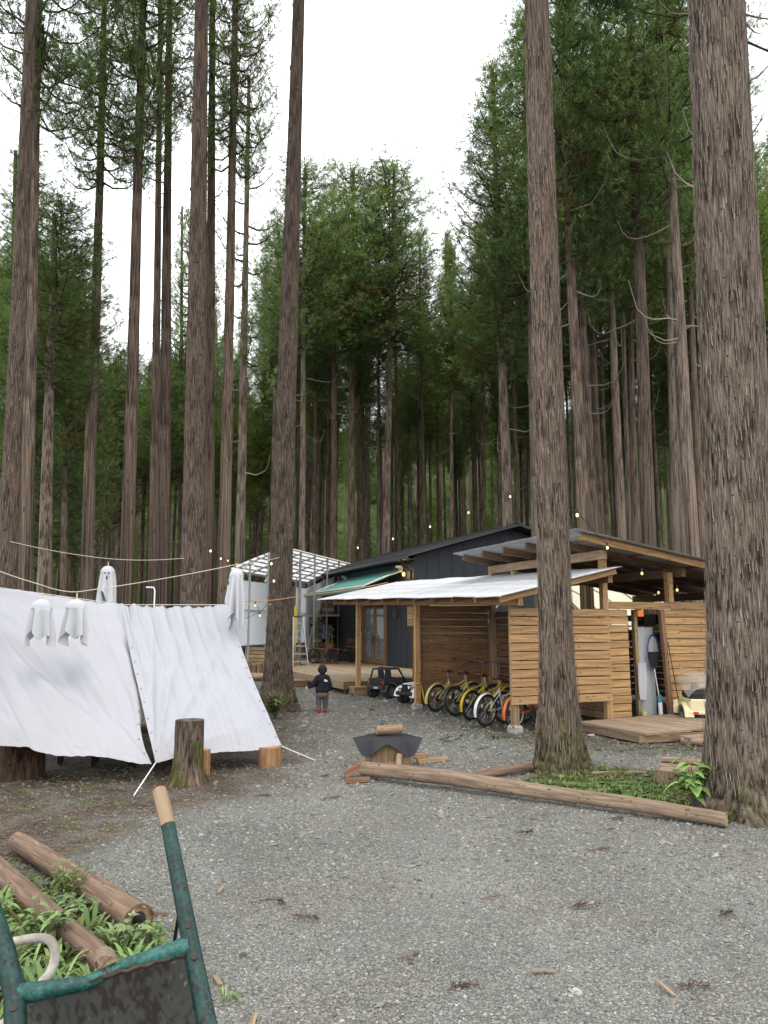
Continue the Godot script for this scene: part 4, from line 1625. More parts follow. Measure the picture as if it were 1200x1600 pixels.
func log_between(a: Vector3, b: Vector3, r0: float, r1: float, color: Color, seed_: int, bend := 0.0, end_color := Color(0.42, 0.3, 0.18), barky := false) -> Shape:
	var s := shape(color)
	var x := between(a, b)
	var len_ := a.distance_to(b)
	var n := int(len_ * 8.0) + 5
	var rows := []
	var tints := []
	for q in n:
		var f := q / (n - 1.0)
		var row := PackedVector3Array()
		var tint := PackedColorArray()
		for k in 21:
			var g := TAU * (k % 20) / 20
			var l := f * len_
			var rr := lerpf(r0, r1, f) * (1.0 + 0.17 * slow.get_noise_3d(cos(g) * 1.5 + seed_ * 11.0, l * 1.6, sin(g) * 1.5) + 0.05 * bumps.get_noise_3d(cos(g) * 3.0 + seed_ * 5.0, l * 5.0, sin(g) * 3.0))
			row.append(x * Vector3((f - 0.5) * len_, cos(g) * rr + bend * (sin(f * PI) + 0.3 * sin(f * 9.0)), sin(g) * rr))
			tint.append(color * (1.0 + (0.22 if barky else 0.45) * bumps.get_noise_3d(cos(g) * 2.0 + seed_, l * 2.5, sin(g) * 2.0) + (0.0 if barky else 0.4) * slow.get_noise_3d(cos(g) * 4.0 + seed_, l * 9.0, sin(g) * 4.0)))
		rows.append(row)
		tints.append(tint)
	s.grid(rows, Vector2.ONE, tints)
	var k2 := 0
	for q in n:
		for k in 21:
			s.t[k2] = Vector2(k / 20.0, q / (n - 1.0) * len_ * 0.9) if barky else Vector2(q / (n - 1.0) * len_, k / 20.0 * TAU * r0)
			k2 += 1
	end_disc(s, rows[0], -x.basis.x, end_color)
	end_disc(s, rows[n - 1], x.basis.x, end_color)
	return s


# ---- tarps, ghosts, lines ---------------------------------------------------------------------------------------

func tarp(called: String, label: String, corners: Array, fold: Callable, edge: Callable, back: float, tint: Color) -> Node3D:
	var t := thing(called, label, "tarp", Transform3D())
	var nu := 100
	var nv := 76
	var rows := []
	var nn: Vector3 = ((corners[2] as Vector3) - corners[0]).cross((corners[1] as Vector3) - corners[0]).normalized()
	if nn.z < 0:
		nn = -nn
	var tones := []
	for r in range(-14, nv + 1):
		var row := PackedVector3Array()
		var tone_row := PackedColorArray()
		for k in nu + 1:
			var g := k / float(nu)
			var f := maxf(0.0, r / float(nv))
			var a: Vector3 = (corners[0] as Vector3).lerp(corners[1], g)
			var b: Vector3 = (corners[3] as Vector3).lerp(corners[2], g)
			var p := a.lerp(b, f) + nn * (fold.call(g, f) as float) + (edge.call(g, f) as Vector3)
			if r < 0:
				var q := -r / 14.0
				p += Vector3(0, -(a.y - 0.35) * q, -back * q - 0.05 * sin(q * PI)) + Vector3(0, 0.02 * sin(g * 31.0) * q, 0)
			row.append(p)
			var soil := clampf((f - 0.86) * 6.0, 0.0, 1.0) * clampf(0.35 + 1.2 * bumps.get_noise_2d(g * 34.0, f * 30.0), 0.0, 1.0) * 0.4 + clampf(slow.get_noise_2d(g * 9.0 + 7.0, f * 7.0) * 1.4 - 0.25, 0.0, 1.0) * 0.14
			tone_row.append(tint.lerp(Color(0.27, 0.24, 0.19), soil))
		rows.append(row)
		tones.append(tone_row)
	var s := shape(tint)
	s.grid(rows, Vector2(4, 3), tones)
	part(t, "sheet", s, M.cloth)
	for r in [[0.0, 8], [1.0, 9]]:   # eyelets down both sides
		for k in r[1]:
			var f: float = 0.35 + 0.6 * k / (r[1] - 1.0)
			var p: Vector3 = rows[14 + int(f * nv)][2 if r[0] == 0.0 else nu - 2]
			var e := shape(Color(0.25, 0.25, 0.25))
			e.ring(Transform3D(Basis(nn.cross(Vector3.UP).normalized(), nn.cross(nn.cross(Vector3.UP)).normalized(), nn), p + nn * 0.004), 0.009, 0.003, 10, 4)
			part(t, "eyelet", e, M.metal)
	return t


func ghost(label: String, top: Vector3, h: float, r: float, turn: float, face: bool, seed_: int) -> void:
	var t := thing("ghost_decoration", label, "ghost decoration", here(top, turn))
	var rows := []
	var o := seed_ * 13.0
	for q in 44:
		var f := q / 43.0
		var row := PackedVector3Array()
		for k in 73:
			var a := TAU * (k % 72) / 72
			var e := f * h
			var rad := 0.0
			var y := 0.0
			if e < r * PI * 0.5:
				rad = r * sin(e / r)
				y = -r * (1.0 - cos(e / r))
			else:
				var d := e - r * PI * 0.5
				var g := clampf(d / h, 0.0, 1.0)
				var fold := sin(a * 7.0 + o + 0.8 * sin(a * 2.0)) * 0.6 + 0.6 * slow.get_noise_3d(cos(a) * 5.0 + o, d * 2.0, sin(a) * 5.0)
				rad = r * (1.0 + 0.12 * g) + fold * 0.10 * pow(g, 0.7) + 0.02 * slow.get_noise_3d(cos(a) * 2.0 + o, d * 4.0, sin(a) * 2.0)
				y = -r - d * (1.0 + 0.3 * g * sin(a * 2.0 + o) + 0.3 * g * sin(a * 4.0 + o * 2.0))
			row.append(Vector3(cos(a) * rad, y, sin(a) * rad * 0.85))
		row.reverse()
		rows.append(row)
	var s := shape(Color(0.5, 0.51, 0.54))
	s.grid(rows)
	part(t, "sheet", s, M.thin_cloth)
	s = shape(Color(0.6, 0.5, 0.38))
	s.rod(Vector3(0, -0.01, 0), Vector3(0, 0.07, 0), 0.008, 6)
	part(t, "peg", s, M.matt)
	if face:
		for k in 3:
			s = shape(Color(0.03, 0.03, 0.035))
			var o2: Vector3 = [Vector3(-0.032, -0.13, 0), Vector3(0.028, -0.13, 0), Vector3(0, -0.205, 0)][k]
			o2.z = r * 0.85 * 1.02 + 0.012
			s.ball(o2, Vector3(0.012, 0.017 if k < 2 else 0.034, 0.006), 6, 10)
			part(t, "mouth" if k == 2 else "eye", s, M.matt)


func line(called: String, label: String, category: String, pts: Array, r: float, color: Color, sag := 0.0) -> void:
	var s := shape(color)
	var p := []
	for k in pts.size() - 1:
		for q in 8:
			var f := q / 8.0
			p.append((pts[k] as Vector3).lerp(pts[k + 1], f) - Vector3(0, sag * 4.0 * f * (1.0 - f), 0))
	p.append(pts[-1])
	s.tube(p, [r], 5)
	tag(part(self, called, s, M.matt), label, category)


func string_light(label: String, pts: Array, bulbs: Array, sag := 0.1) -> void:
	var t := thing("string_light", label, "string light", Transform3D())
	var s := shape(Color(0.03, 0.03, 0.03))
	var p := []
	for k in pts.size() - 1:
		for q in 8:
			var f := q / 8.0
			p.append((pts[k] as Vector3).lerp(pts[k + 1], f) - Vector3(0, sag * 4.0 * f * (1.0 - f), 0))
	p.append(pts[-1])
	s.tube(p, [0.005], 5)
	part(t, "cable", s, M.matt)
	for b in bulbs:
		var o: Vector3 = far(b[0], b[1], b[2])
		var near: Vector3 = p[0]
		for q in p:
			if (q as Vector3).distance_to(o) < near.distance_to(o):
				near = q
		s = shape(Color(0.04, 0.04, 0.04))
		if near.distance_to(o) < 0.6:
			s.rod(near, o + Vector3(0, 0.05, 0), 0.004, 5)
		s.rod(o + Vector3(0, 0.035, 0), o + Vector3(0, 0.085, 0), 0.016, 7)
		part(t, "socket", s, M.plain)
		s = shape()
		s.ball(o, Vector3(0.021, 0.027, 0.021), 6, 10)
		part(t, "bulb", s, M.glow)


func build_tarps() -> void:
	var foldl := func(g: float, f: float) -> float:
		var a := atan2(f * 1.1 + 0.05, g * 1.5 + 0.05)   # round the upper left corner
		var r := Vector2(g * 1.5, f).length()
		var w := 0.13 * slow.get_noise_2d(a * 7.0, r * 0.25) * minf(1.0, r * 1.4) * (1.2 - 0.5 * r)
		var a2 := atan2(1.0 - f + 0.02, (1.0 - g) * 1.5 + 0.02)   # and the lower right one
		var r2 := Vector2((1.0 - g) * 1.5, 1.0 - f).length()
		w += 0.09 * slow.get_noise_2d(a2 * 9.0 + 40.0, r2 * 0.3) * minf(1.0, r2 * 2.0) * exp(-r2 * 1.1)
		w += 0.085 * exp(-pow((f - 0.10 - g * 0.62) * 12.0, 2.0)) * sin(g * PI)
		w += 0.045 * exp(-pow((f - 0.34 - g * 0.6) * 14.0, 2.0)) * sin(g * PI) - 0.04 * exp(-pow((f - 0.24 - g * 0.62) * 14.0, 2.0)) * sin(g * PI)
		w += 0.016 * slow.get_noise_2d(g * 6.0, f * 6.0) + 0.012 * slow.get_noise_2d((g - f * 0.6) * 40.0, (f + g) * 5.0) - 0.1 * sin(f * PI) * 0.6
		return w
	var edgel := func(g: float, f: float) -> Vector3:
		var dx := -0.085 * pow(g, 6.0) * exp(-pow((f - 0.86) * 7.0, 2.0))
		return Vector3(dx, 0.03 * sin(g * PI) * pow(1.0 - f, 3.0) * -1.0 - 0.05 * sin(g * PI) * pow(f, 4.0), 0)
	tarp("tarp_shelter", "white tarp on the left, wide sheet with long diagonal folds behind two ghosts", [far(-75, 908, 9.5), far(200, 946, 10.78), far(243, 1192, 8.3), far(-75, 1148, 8.0)], foldl, edgel, 2.4, Color(0.365, 0.37, 0.40))
	var foldr := func(g: float, f: float) -> float:
		var a2 := atan2(1.0 - f + 0.03, g * 1.3 + 0.02)
		var r2 := Vector2(g * 1.3, 1.0 - f).length()
		var w := 0.1 * slow.get_noise_2d(a2 * 11.0 + 70.0, r2 * 0.2) * minf(1.0, r2 * 3.0) * exp(-r2 * 1.0)
		w += 0.075 * slow.get_noise_2d(g * 20.0 + 5.0, f * 1.2) * pow(1.0 - f, 1.3)
		var a3 := atan2(1.0 - f + 0.03, (1.0 - g) * 1.3 + 0.02)
		var r3 := Vector2((1.0 - g) * 1.3, 1.0 - f).length()
		w += 0.07 * slow.get_noise_2d(a3 * 8.0 + 20.0, r3 * 0.3) * minf(1.0, r3 * 3.0) * exp(-r3 * 1.6)
		w += 0.018 * slow.get_noise_2d(g * 7.0, f * 7.0 + 30.0) + 0.010 * slow.get_noise_2d(g * 44.0, f * 6.0 + 30.0) - 0.07 * sin(f * PI) * sin(g * PI) + 0.015
		return w
	var edger := func(g: float, f: float) -> Vector3:
		return Vector3(0.05 * pow(g, 5.0) * sin(f * PI) * -1.0, 0.04 * sin(g * PI) * pow(f, 4.0) * sin(g * 5.0) - 0.03 * sin(g * PI) * pow(1.0 - f, 3.0), 0)
	tarp("tarp_shelter", "white tarp on the right, pleated below its rope and pegged behind the tall stump", [far(186, 945, 10.75), far(356, 946, 11.2), far(440, 1166, 9.4), far(243, 1193, 8.28)], foldr, edger, 2.6, Color(0.36, 0.367, 0.40))
	line("ridge_rope", "taut rope carrying the top edge of both white tarps", "rope", [far(-90, 906, 9.45), far(193, 945, 10.75), far(357, 945, 11.22), far(424, 944, 14.8)], 0.006, Color(0.5, 0.48, 0.42))
	line("guy_rope", "white guy rope from the tarps' middle corner to the ground", "rope", [far(243, 1192, 8.28), floor_at(209, 1243)], 0.007, Color(0.75, 0.75, 0.75))
	line("guy_rope", "white guy rope from the right tarp's outer corner to the gravel", "rope", [far(440, 1166, 9.4), floor_at(492, 1188)], 0.006, Color(0.7, 0.7, 0.7))
	line("clothes_line", "cord carrying the front ghosts, running up to the dark trunk by the shrub", "cord", [far(-60, 868, 8.5), far(65, 914, 8.7), far(120, 925, 8.9), far(369, 882, 10.6), far(436, 871, 14.7)], 0.005, Color(0.55, 0.52, 0.42), 0.02)
	line("clothes_line", "higher cord behind the tarps carrying the single ghost with a black mouth", "cord", [far(16, 846, 12.2), far(170, 873, 12.8), far(288, 872, 13.0)], 0.005, Color(0.5, 0.47, 0.36), 0.03)
	line("orange_rope", "orange rope stretched from the dark trunk to the house", "rope", [far(376, 940, 13.5), far(470, 931, 15.2), far(606, 910, 18.5)], 0.009, Color(0.5, 0.24, 0.12), 0.03)
	ghost("small white cloth ghost hanging before the left tarp, the left one, turned aside", far(66, 936, 8.7), 0.5, 0.115, 0.5, false, 1)
	ghost("small white cloth ghost hanging before the left tarp, right of its twin", far(120, 936, 8.9), 0.5, 0.115, 0.1, false, 2)
	ghost("white cloth ghost with black eyes and mouth above the tarps' ridge", far(169, 884, 12.8), 0.68, 0.115, 0.25, true, 3)
	ghost("large white cloth ghost at the right tarp's outer top corner", far(370, 888, 10.6), 0.72, 0.115, -1.2, true, 4)
	string_light("string of small lit bulbs running down from the thick trunk to the pipe shelter", [far(300, 836, 13.0), far(330, 858, 14.5), far(357, 880, 20.0)], [[308, 845, 13.3], [319, 850, 13.8], [329, 861, 14.4], [345, 873, 17.0], [356, 876, 19.5]], 0.02)
	string_light("lit bulbs looped round the dark trunk beside the large ghost", [far(420, 876, 14.4), far(424, 900, 14.5), far(440, 912, 14.5), far(452, 930, 14.7)], [[424, 881, 14.4], [428, 908, 14.5]], 0.0)
	string_light("lit bulbs sagging inside the pipe shelter, left of the dark trunk", [far(340, 942, 20.0), far(352, 930, 20.0), far(375, 890, 24.0), far(395, 880, 24.5), far(413, 896, 24.0)], [[343, 944, 20.0], [351, 935, 20.0], [395, 884, 24.5], [456, 878, 24.5]], 0.02)
	string_light("lit bulbs hanging low behind the large ghost, before the pipe shelter posts", [far(360, 962, 14.0), far(375, 968, 14.2), far(406, 956, 18.0), far(420, 940, 18.0)], [[375, 974, 14.2], [406, 962, 18.0], [399, 946, 18.0]], 0.02)
	string_light("string of lit bulbs rising over the dark house roof to the tall trunk", [far(480, 868, 22.0), far(560, 850, 20.0), far(672, 817, 18.0), far(798, 770, 15.5), far(848, 746, 9.3)], [[559, 856, 20.0], [614, 842, 19.0], [672, 823, 18.0], [732, 801, 16.8], [797, 776, 15.5]], 0.02)
	string_light("string of lit bulbs from the tall trunk down under the store roof", [far(862, 786, 9.2), far(902, 799, 10.0), far(949, 851, 12.0), far(1003, 888, 12.8), far(1058, 914, 13.4), far(1108, 930, 14.0)], [[902, 805, 10.0], [949, 856, 12.0], [1003, 896, 12.8], [1058, 922, 13.4], [1029, 926, 14.2]], 0.02)
	# a white bracket lamp behind the ridge
	var t := thing("bracket_lamp", "thin white bracket lamp post standing behind the right tarp's ridge", "lamp post", here(far(241, 945, 12.5) * Vector3(1, 0, 1)))
	var s := shape(Color(0.7, 0.71, 0.73))
	var y := far(241, 918, 12.5).y
	s.tube([Vector3.ZERO, Vector3(0, y - 0.05, 0), Vector3(-0.02, y, 0), Vector3(-0.06, y, 0)], [0.012], 7)
	part(t, "post", s, M.plain)
	s = shape(Color(0.6, 0.62, 0.66))
	s.bx(-0.09, y + 0.005, 0, 0.1, 0.022, 0.05)
	part(t, "head", s, M.plain)
	# what stands under the tarps
	for k in 3:
		var b := thing("low_bench", ["black legged bench in the shade under the left tarp, nearest the gap", "black legged bench in the shade, middle of the left tarp", "black legged bench in the shade behind the big stump"][k], "bench", here(floor_at([215, 150, 95][k], [1208, 1206, 1204][k]) + Vector3(0, 0, -0.5), 0.3))
		board(b, "seat", Vector3(0, 0.4, 0), Vector3(0.5, 0.035, 0.28), Color(0.12, 0.08, 0.05))
		for q in [[-0.2, -0.1], [0.2, -0.1], [-0.2, 0.1], [0.2, 0.1]]:
			board(b, "leg", Vector3(q[0], 0.195, q[1]), Vector3(0.05, 0.39, 0.05), Color(0.03, 0.025, 0.02))


# ---- vehicles, bikes, the child ----------------------------------------------------------------------------------

func bicycle(label: String, x: Transform3D, color: Color, fender: Color, lean: float, basket: bool) -> void:   # forward is x
	var t := thing("bicycle", label, "bicycle", x * Transform3D(Basis(Vector3.RIGHT, lean), Vector3.ZERO))
	for k in 2:
		var hub := Vector3(0.98 * k, 0.262, 0)
		var w := Node3D.new()
		w.name = "wheel"
		w.position = hub
		t.add_child(w, true)
		var s := shape(Color(0.025, 0.025, 0.025))
		s.ring(Transform3D(), 0.238, 0.023, 36, 8)
		part(w, "tyre", s, M.matt)
		s = shape(Color(0.32, 0.32, 0.33))
		s.ring(Transform3D(), 0.209, 0.011, 36, 6, 1.3)
		part(w, "rim", s, M.metal)
		s = shape(Color(0.45, 0.45, 0.46))
		for q in 20:
			var a := TAU * q / 20.0
			s.rod(Vector3(cos(a + 0.35) * 0.02, sin(a + 0.35) * 0.02, 0.025 * (1 if q % 2 else -1)), Vector3(cos(a) * 0.205, sin(a) * 0.205, 0), 0.0022, 4)
		part(w, "spokes", s, M.metal)
		s = shape(Color(0.12, 0.12, 0.12))
		s.rod(Vector3(0, 0, -0.05), Vector3(0, 0, 0.05), 0.022, 10)
		s.rod(Vector3(0, 0, 0.03), Vector3(0, 0, 0.045), 0.06, 14)
		part(w, "hub", s, M.metal)
		s = shape(Color(0.75, 0.72, 0.65))
		s.bx(-0.12, 0.08, 0.01, 0.035, 0.05, 0.012)
		part(w, "reflector", s, M.gloss)
		var f := shape(fender)
		var rows := []
		for r in 5:
			var c := (r - 2) / 2.0
			var row := PackedVector3Array()
			for q in 19:
				var a := deg_to_rad(lerpf(200.0 if k == 0 else 155.0, 55.0 if k == 0 else 25.0, q / 18.0))
				var rr := 0.282 - 0.012 * c * c
				row.append(Vector3(cos(a) * rr, sin(a) * rr, c * 0.03))
			rows.append(row)
		f.grid(rows)
		part(w, "mudguard", f, M.gloss)
	var s := shape(color)
	var bb := Vector3(0.40, 0.27, 0)
	var seat := Vector3(0.29, 0.6, 0)
	var head := Vector3(0.79, 0.52, 0)
	s.rod(bb, seat, 0.017, 8)
	s.tube([head, Vector3(0.62, 0.4, 0), Vector3(0.5, 0.32, 0), bb], [0.022], 8)
	s.tube([head + Vector3(-0.015, 0.06, 0), Vector3(0.6, 0.5, 0), Vector3(0.34, 0.45, 0)], [0.016], 8)
	s.rod(head + Vector3(0.02, -0.06, 0), head + Vector3(-0.03, 0.14, 0), 0.022, 8)
	for z in [-0.055, 0.055]:
		s.tube([Vector3(0.31, 0.54, z * 0.4), Vector3(0, 0.262, z)], [0.009], 6)
		s.tube([bb + Vector3(-0.02, 0, z * 0.6), Vector3(0, 0.262, z)], [0.01], 6)
		s.tube([head + Vector3(0.02, -0.07, z * 0.8), Vector3(0.87, 0.42, z), Vector3(0.98, 0.262, z)], [0.011], 6)
	part(t, "frame", s, M.gloss)
	s = shape(Color(0.55, 0.55, 0.56))
	s.rod(seat, Vector3(0.255, 0.74, 0), 0.012, 7)
	part(t, "seat_post", s, M.metal)
	s = shape(Color(0.13, 0.05, 0.028))
	var rows := []
	for r in 9:
		var f := r / 8.0
		var row := PackedVector3Array()
		for q in 13:
			var a := TAU * (q % 12) / 12
			var w := lerpf(0.085, 0.022, pow(f, 0.7)) * (0.55 if r == 0 else 1.0)
			row.append(Vector3(0.14 + 0.26 * f, 0.765 + 0.012 * sin(f * 5.0) + sin(a) * 0.028 * (0.4 if r == 0 or r == 8 else 1.0), cos(a) * w))
		row.reverse()
		rows.append(row)
	s.grid(rows)
	part(t, "saddle", s, M.plain)
	s = shape(Color(0.06, 0.06, 0.06))
	s.tube([head + Vector3(-0.03, 0.14, 0), Vector3(0.74, 0.86, 0), Vector3(0.76, 0.93, 0)], [0.014], 7)
	s.tube([Vector3(0.64, 0.955, -0.28), Vector3(0.72, 0.97, -0.16), Vector3(0.77, 0.935, 0), Vector3(0.72, 0.97, 0.16), Vector3(0.64, 0.955, 0.28)], [0.011], 7)
	part(t, "handlebar", s, M.plain)
	for z in [-1, 1]:
		s = shape(Color(0.03, 0.025, 0.025))
		s.rod(Vector3(0.64, 0.955, 0.28 * z), Vector3(0.695, 0.963, 0.2 * z), 0.017, 8)
		part(t, "grip", s, M.matt)
	s = shape(Color(0.1, 0.1, 0.1))
	s.rod(bb + Vector3(0, 0, 0.05), bb + Vector3(0, 0, 0.056), 0.075, 18)
	s.rod(bb + Vector3(0, 0, 0.06), bb + Vector3(0.09, -0.11, 0.07), 0.009, 6)
	s.rod(bb + Vector3(0, 0, -0.06), bb + Vector3(-0.09, 0.11, -0.07), 0.009, 6)
	s.bx(0.49, 0.16, 0.115, 0.08, 0.02, 0.08)
	s.bx(0.31, 0.38, -0.115, 0.08, 0.02, 0.08)
	s.rod(Vector3(0, 0.285, 0.045), Vector3(0.4, 0.34, 0.053), 0.004, 4)
	s.rod(Vector3(0, 0.235, 0.045), Vector3(0.4, 0.2, 0.053), 0.004, 4)
	part(t, "crank", s, M.metal)
	s = shape(Color(0.3, 0.3, 0.3))
	s.rod(Vector3(0.02, 0.25, -0.06), Vector3(-0.04, 0.01, -0.17), 0.008, 6)
	part(t, "kickstand", s, M.metal)
	if basket:
		s = shape(Color(0.03, 0.03, 0.03))
		for y in [0.62, 0.7, 0.78, 0.86]:
			for e in [[-0.14, -0.13, 0.14, -0.13], [0.14, -0.13, 0.14, 0.13], [0.14, 0.13, -0.14, 0.13], [-0.14, 0.13, -0.14, -0.13]]:
				s.rod(Vector3(0.99 + e[0], y, e[1]), Vector3(0.99 + e[2], y, e[3]), 0.005, 4)
		for q in 7:
			var f := -0.14 + q * 0.0467
			for z in [-0.13, 0.13]:
				s.rod(Vector3(0.99 + f, 0.62, z), Vector3(0.99 + f, 0.86, z), 0.004, 4)
				s.rod(Vector3(0.99 + (0.14 if z > 0 else -0.14), 0.62, f * 0.93), Vector3(0.99 + (0.14 if z > 0 else -0.14), 0.86, f * 0.93), 0.004, 4)
				s.rod(Vector3(0.99 + f, 0.62, -0.13), Vector3(0.99 + f, 0.62, 0.13), 0.004, 4)
		part(t, "basket", s, M.plain)


func lug_wheel(t: Node3D, o: Vector3, r: float, w: float, tint: Color, rim: Color) -> void:
	var n := Node3D.new()
	n.name = "wheel"
	n.position = o
	t.add_child(n, true)
	var s := shape(tint)
	s.tube([Vector3(0, 0, -w * 0.5), Vector3(0, 0, -w * 0.42), Vector3(0, 0, w * 0.42), Vector3(0, 0, w * 0.5)], [r * 0.86, r * 0.97, r * 0.97, r * 0.86], 22)
	for k in 16:
		var a := TAU * k / 16.0
		for z in [-0.27, 0.27]:
			s.box(Transform3D(Basis(Vector3.BACK, a + (0.1 if z > 0 else -0.1)), Vector3(cos(a + (0.1 if z > 0 else -0.1)) * r * 0.97, sin(a + (0.1 if z > 0 else -0.1)) * r * 0.97, z * w)), Vector3(r * 0.1, r * 0.2, w * 0.42))
	part(n, "tyre", s, M.matt)
	s = shape(rim)
	for z in [-1, 1]:
		s.rod(Vector3(0, 0, z * w * 0.4), Vector3(0, 0, z * w * 0.515), r * 0.52, 14)
		s.ring(Transform3D(Basis(), Vector3(0, 0, z * w * 0.5)), r * 0.52, r * 0.07, 18, 5)
	part(n, "rim", s, M.plain)


func arch(s: Shape, o: Vector3, r: float, w: float, thick: float) -> void:   # a wheel arch over a wheel at o, axis z
	var rows := []
	for e in [[r, -w], [r + thick, -w], [r + thick, w], [r, w]]:
		var row := PackedVector3Array()
		for k in 11:
			var a := PI * (1.0 - k / 10.0)
			row.append(o + Vector3(cos(a) * e[0], maxf(-0.2, sin(a)) * e[0], e[1] * 0.5))
		rows.append(row)
	s.grid(rows)


func toy_pickup(t: Node3D) -> void:
	var black := Color(0.018, 0.018, 0.02)
	for x in [-0.33, 0.36]:
		for z in [-0.25, 0.25]:
			lug_wheel(t, Vector3(x, 0.15, z), 0.15, 0.14, Color(0.03, 0.03, 0.03), Color(0.08, 0.08, 0.085))
	var s := shape(black)
	s.soft(Transform3D(Basis(), Vector3(0.0, 0.28, 0)), Vector3(1.0, 0.14, 0.5), 0.03)
	s.soft(Transform3D(Basis(), Vector3(0.38, 0.38, 0)), Vector3(0.34, 0.1, 0.46), 0.035)
	for z in [-0.24, 0.24]:
		s.soft(Transform3D(Basis(), Vector3(-0.18, 0.39, z)), Vector3(0.62, 0.12, 0.04), 0.012)
	s.soft(Transform3D(Basis(), Vector3(-0.49, 0.39, 0)), Vector3(0.03, 0.13, 0.5), 0.01)
	for x in [-0.33, 0.36]:
		for z in [-0.25, 0.25]:
			arch(s, Vector3(x, 0.17, z), 0.17, 0.15, 0.035)
	part(t, "body", s, M.gloss)
	s = shape(black * 1.4)
	for z in [-0.22, 0.22]:
		s.tube([Vector3(-0.46, 0.44, z), Vector3(-0.4, 0.64, z * 0.92), Vector3(-0.1, 0.67, z * 0.9), Vector3(0.04, 0.65, z * 0.9), Vector3(0.2, 0.44, z)], [0.022], 7)
	for x in [-0.4, -0.1, 0.04]:
		s.rod(Vector3(x, 0.655, -0.2), Vector3(x, 0.655, 0.2), 0.02, 7)
	part(t, "roll_bar", s, M.plain)
	s = shape(black * 1.2)
	for z in [-0.11, 0.11]:
		s.soft(Transform3D(Basis(), Vector3(-0.12, 0.42, z)), Vector3(0.2, 0.1, 0.18), 0.03)
		s.soft(Transform3D(Basis.from_euler(Vector3(0, 0, 0.15)), Vector3(-0.22, 0.52, z)), Vector3(0.05, 0.22, 0.18), 0.02)
	part(t, "seat", s, M.plain)
	s = shape(Color(0.03, 0.03, 0.032))
	s.soft(Transform3D(Basis(), Vector3(-0.54, 0.25, 0)), Vector3(0.07, 0.09, 0.54), 0.02)
	s.soft(Transform3D(Basis(), Vector3(0.55, 0.25, 0)), Vector3(0.07, 0.09, 0.5), 0.02)
	part(t, "bumper", s, M.plain)
	for z in [-0.21, 0.21]:
		s = shape(Color(0.4, 0.02, 0.015))
		s.bx(-0.51, 0.37, z, 0.015, 0.085, 0.04)
		part(t, "tail_light", s, M.gloss)
	s = shape(Color(0.45, 0.46, 0.48))
	s.bx(-0.579, 0.25, 0.05, 0.004, 0.035, 0.12)
	part(t, "number_plate", s, M.plain)
	s = shape(Color(0.5, 0.52, 0.55))
	s.ball(Vector3(0.12, 0.52, 0.29), Vector3(0.02, 0.035, 0.05), 5, 9)
	part(t, "mirror", s, M.gloss)


func toy_jeep(t: Node3D) -> void:
	var white := Color(0.68, 0.68, 0.67)
	var black := Color(0.02, 0.02, 0.022)
	for x in [-0.34, 0.34]:
		for z in [-0.25, 0.25]:
			lug_wheel(t, Vector3(x, 0.15, z), 0.15, 0.14, Color(0.03, 0.03, 0.03), Color(0.1, 0.1, 0.1))
	var s := shape(white)
	s.soft(Transform3D(Basis(), Vector3(-0.06, 0.3, 0)), Vector3(0.86, 0.1, 0.42), 0.025)
	s.soft(Transform3D(Basis.from_euler(Vector3(0, 0, -0.09)), Vector3(0.3, 0.39, 0)), Vector3(0.4, 0.1, 0.34), 0.035)
	for z in [-0.2, 0.2]:
		s.soft(Transform3D(Basis(), Vector3(-0.32, 0.4, z)), Vector3(0.3, 0.14, 0.06), 0.02)
	for x in [-0.34, 0.34]:
		for z in [-0.25, 0.25]:
			arch(s, Vector3(x, 0.16, z), 0.175, 0.16, 0.04)
	part(t, "body", s, M.gloss)
	s = shape(black)
	s.soft(Transform3D(Basis(), Vector3(0.505, 0.34, 0)), Vector3(0.02, 0.15, 0.32), 0.008)
	for k in 7:
		s.bx(0.518, 0.34, -0.09 + k * 0.03, 0.008, 0.1, 0.014)
	part(t, "grille", s, M.plain)
	for z in [-0.125, 0.125]:
		s = shape(Color(0.7, 0.72, 0.72))
		s.rod(Vector3(0.512, 0.36, z), Vector3(0.526, 0.36, z), 0.032, 12)
		part(t, "headlight", s, M.gloss)
	s = shape(black * 1.3)
	s.soft(Transform3D(Basis(), Vector3(0.55, 0.23, 0)), Vector3(0.08, 0.08, 0.5), 0.02)
	s.tube([Vector3(0.59, 0.2, -0.14), Vector3(0.6, 0.33, -0.1), Vector3(0.6, 0.33, 0.1), Vector3(0.59, 0.2, 0.14)], [0.012], 6)
	part(t, "bumper", s, M.plain)
	s = shape(black)
	s.tube([Vector3(0.1, 0.42, -0.2), Vector3(0.03, 0.62, -0.18), Vector3(0.03, 0.62, 0.18), Vector3(0.1, 0.42, 0.2)], [0.016], 6)
	for z in [-0.18, 0.18]:
		s.tube([Vector3(-0.16, 0.42, z), Vector3(-0.18, 0.6, z * 0.9), Vector3(-0.36, 0.6, z * 0.9), Vector3(-0.45, 0.42, z)], [0.018], 6)
	s.rod(Vector3(-0.18, 0.6, -0.17), Vector3(-0.18, 0.6, 0.17), 0.018, 6)
	part(t, "roll_bar", s, M.plain)
	s = shape(black * 1.4)
	s.soft(Transform3D(Basis(), Vector3(-0.12, 0.41, 0)), Vector3(0.18, 0.08, 0.32), 0.025)
	s.soft(Transform3D(Basis.from_euler(Vector3(0, 0, 0.15)), Vector3(-0.22, 0.5, 0)), Vector3(0.05, 0.2, 0.32), 0.02)
	part(t, "seat", s, M.plain)
	s = shape(black)
	s.ring(Transform3D(Basis(Vector3.UP, PI / 2) * Basis(Vector3.RIGHT, -0.5), Vector3(0.04, 0.5, 0)), 0.06, 0.01, 16, 5)
	part(t, "steering_wheel", s, M.plain)


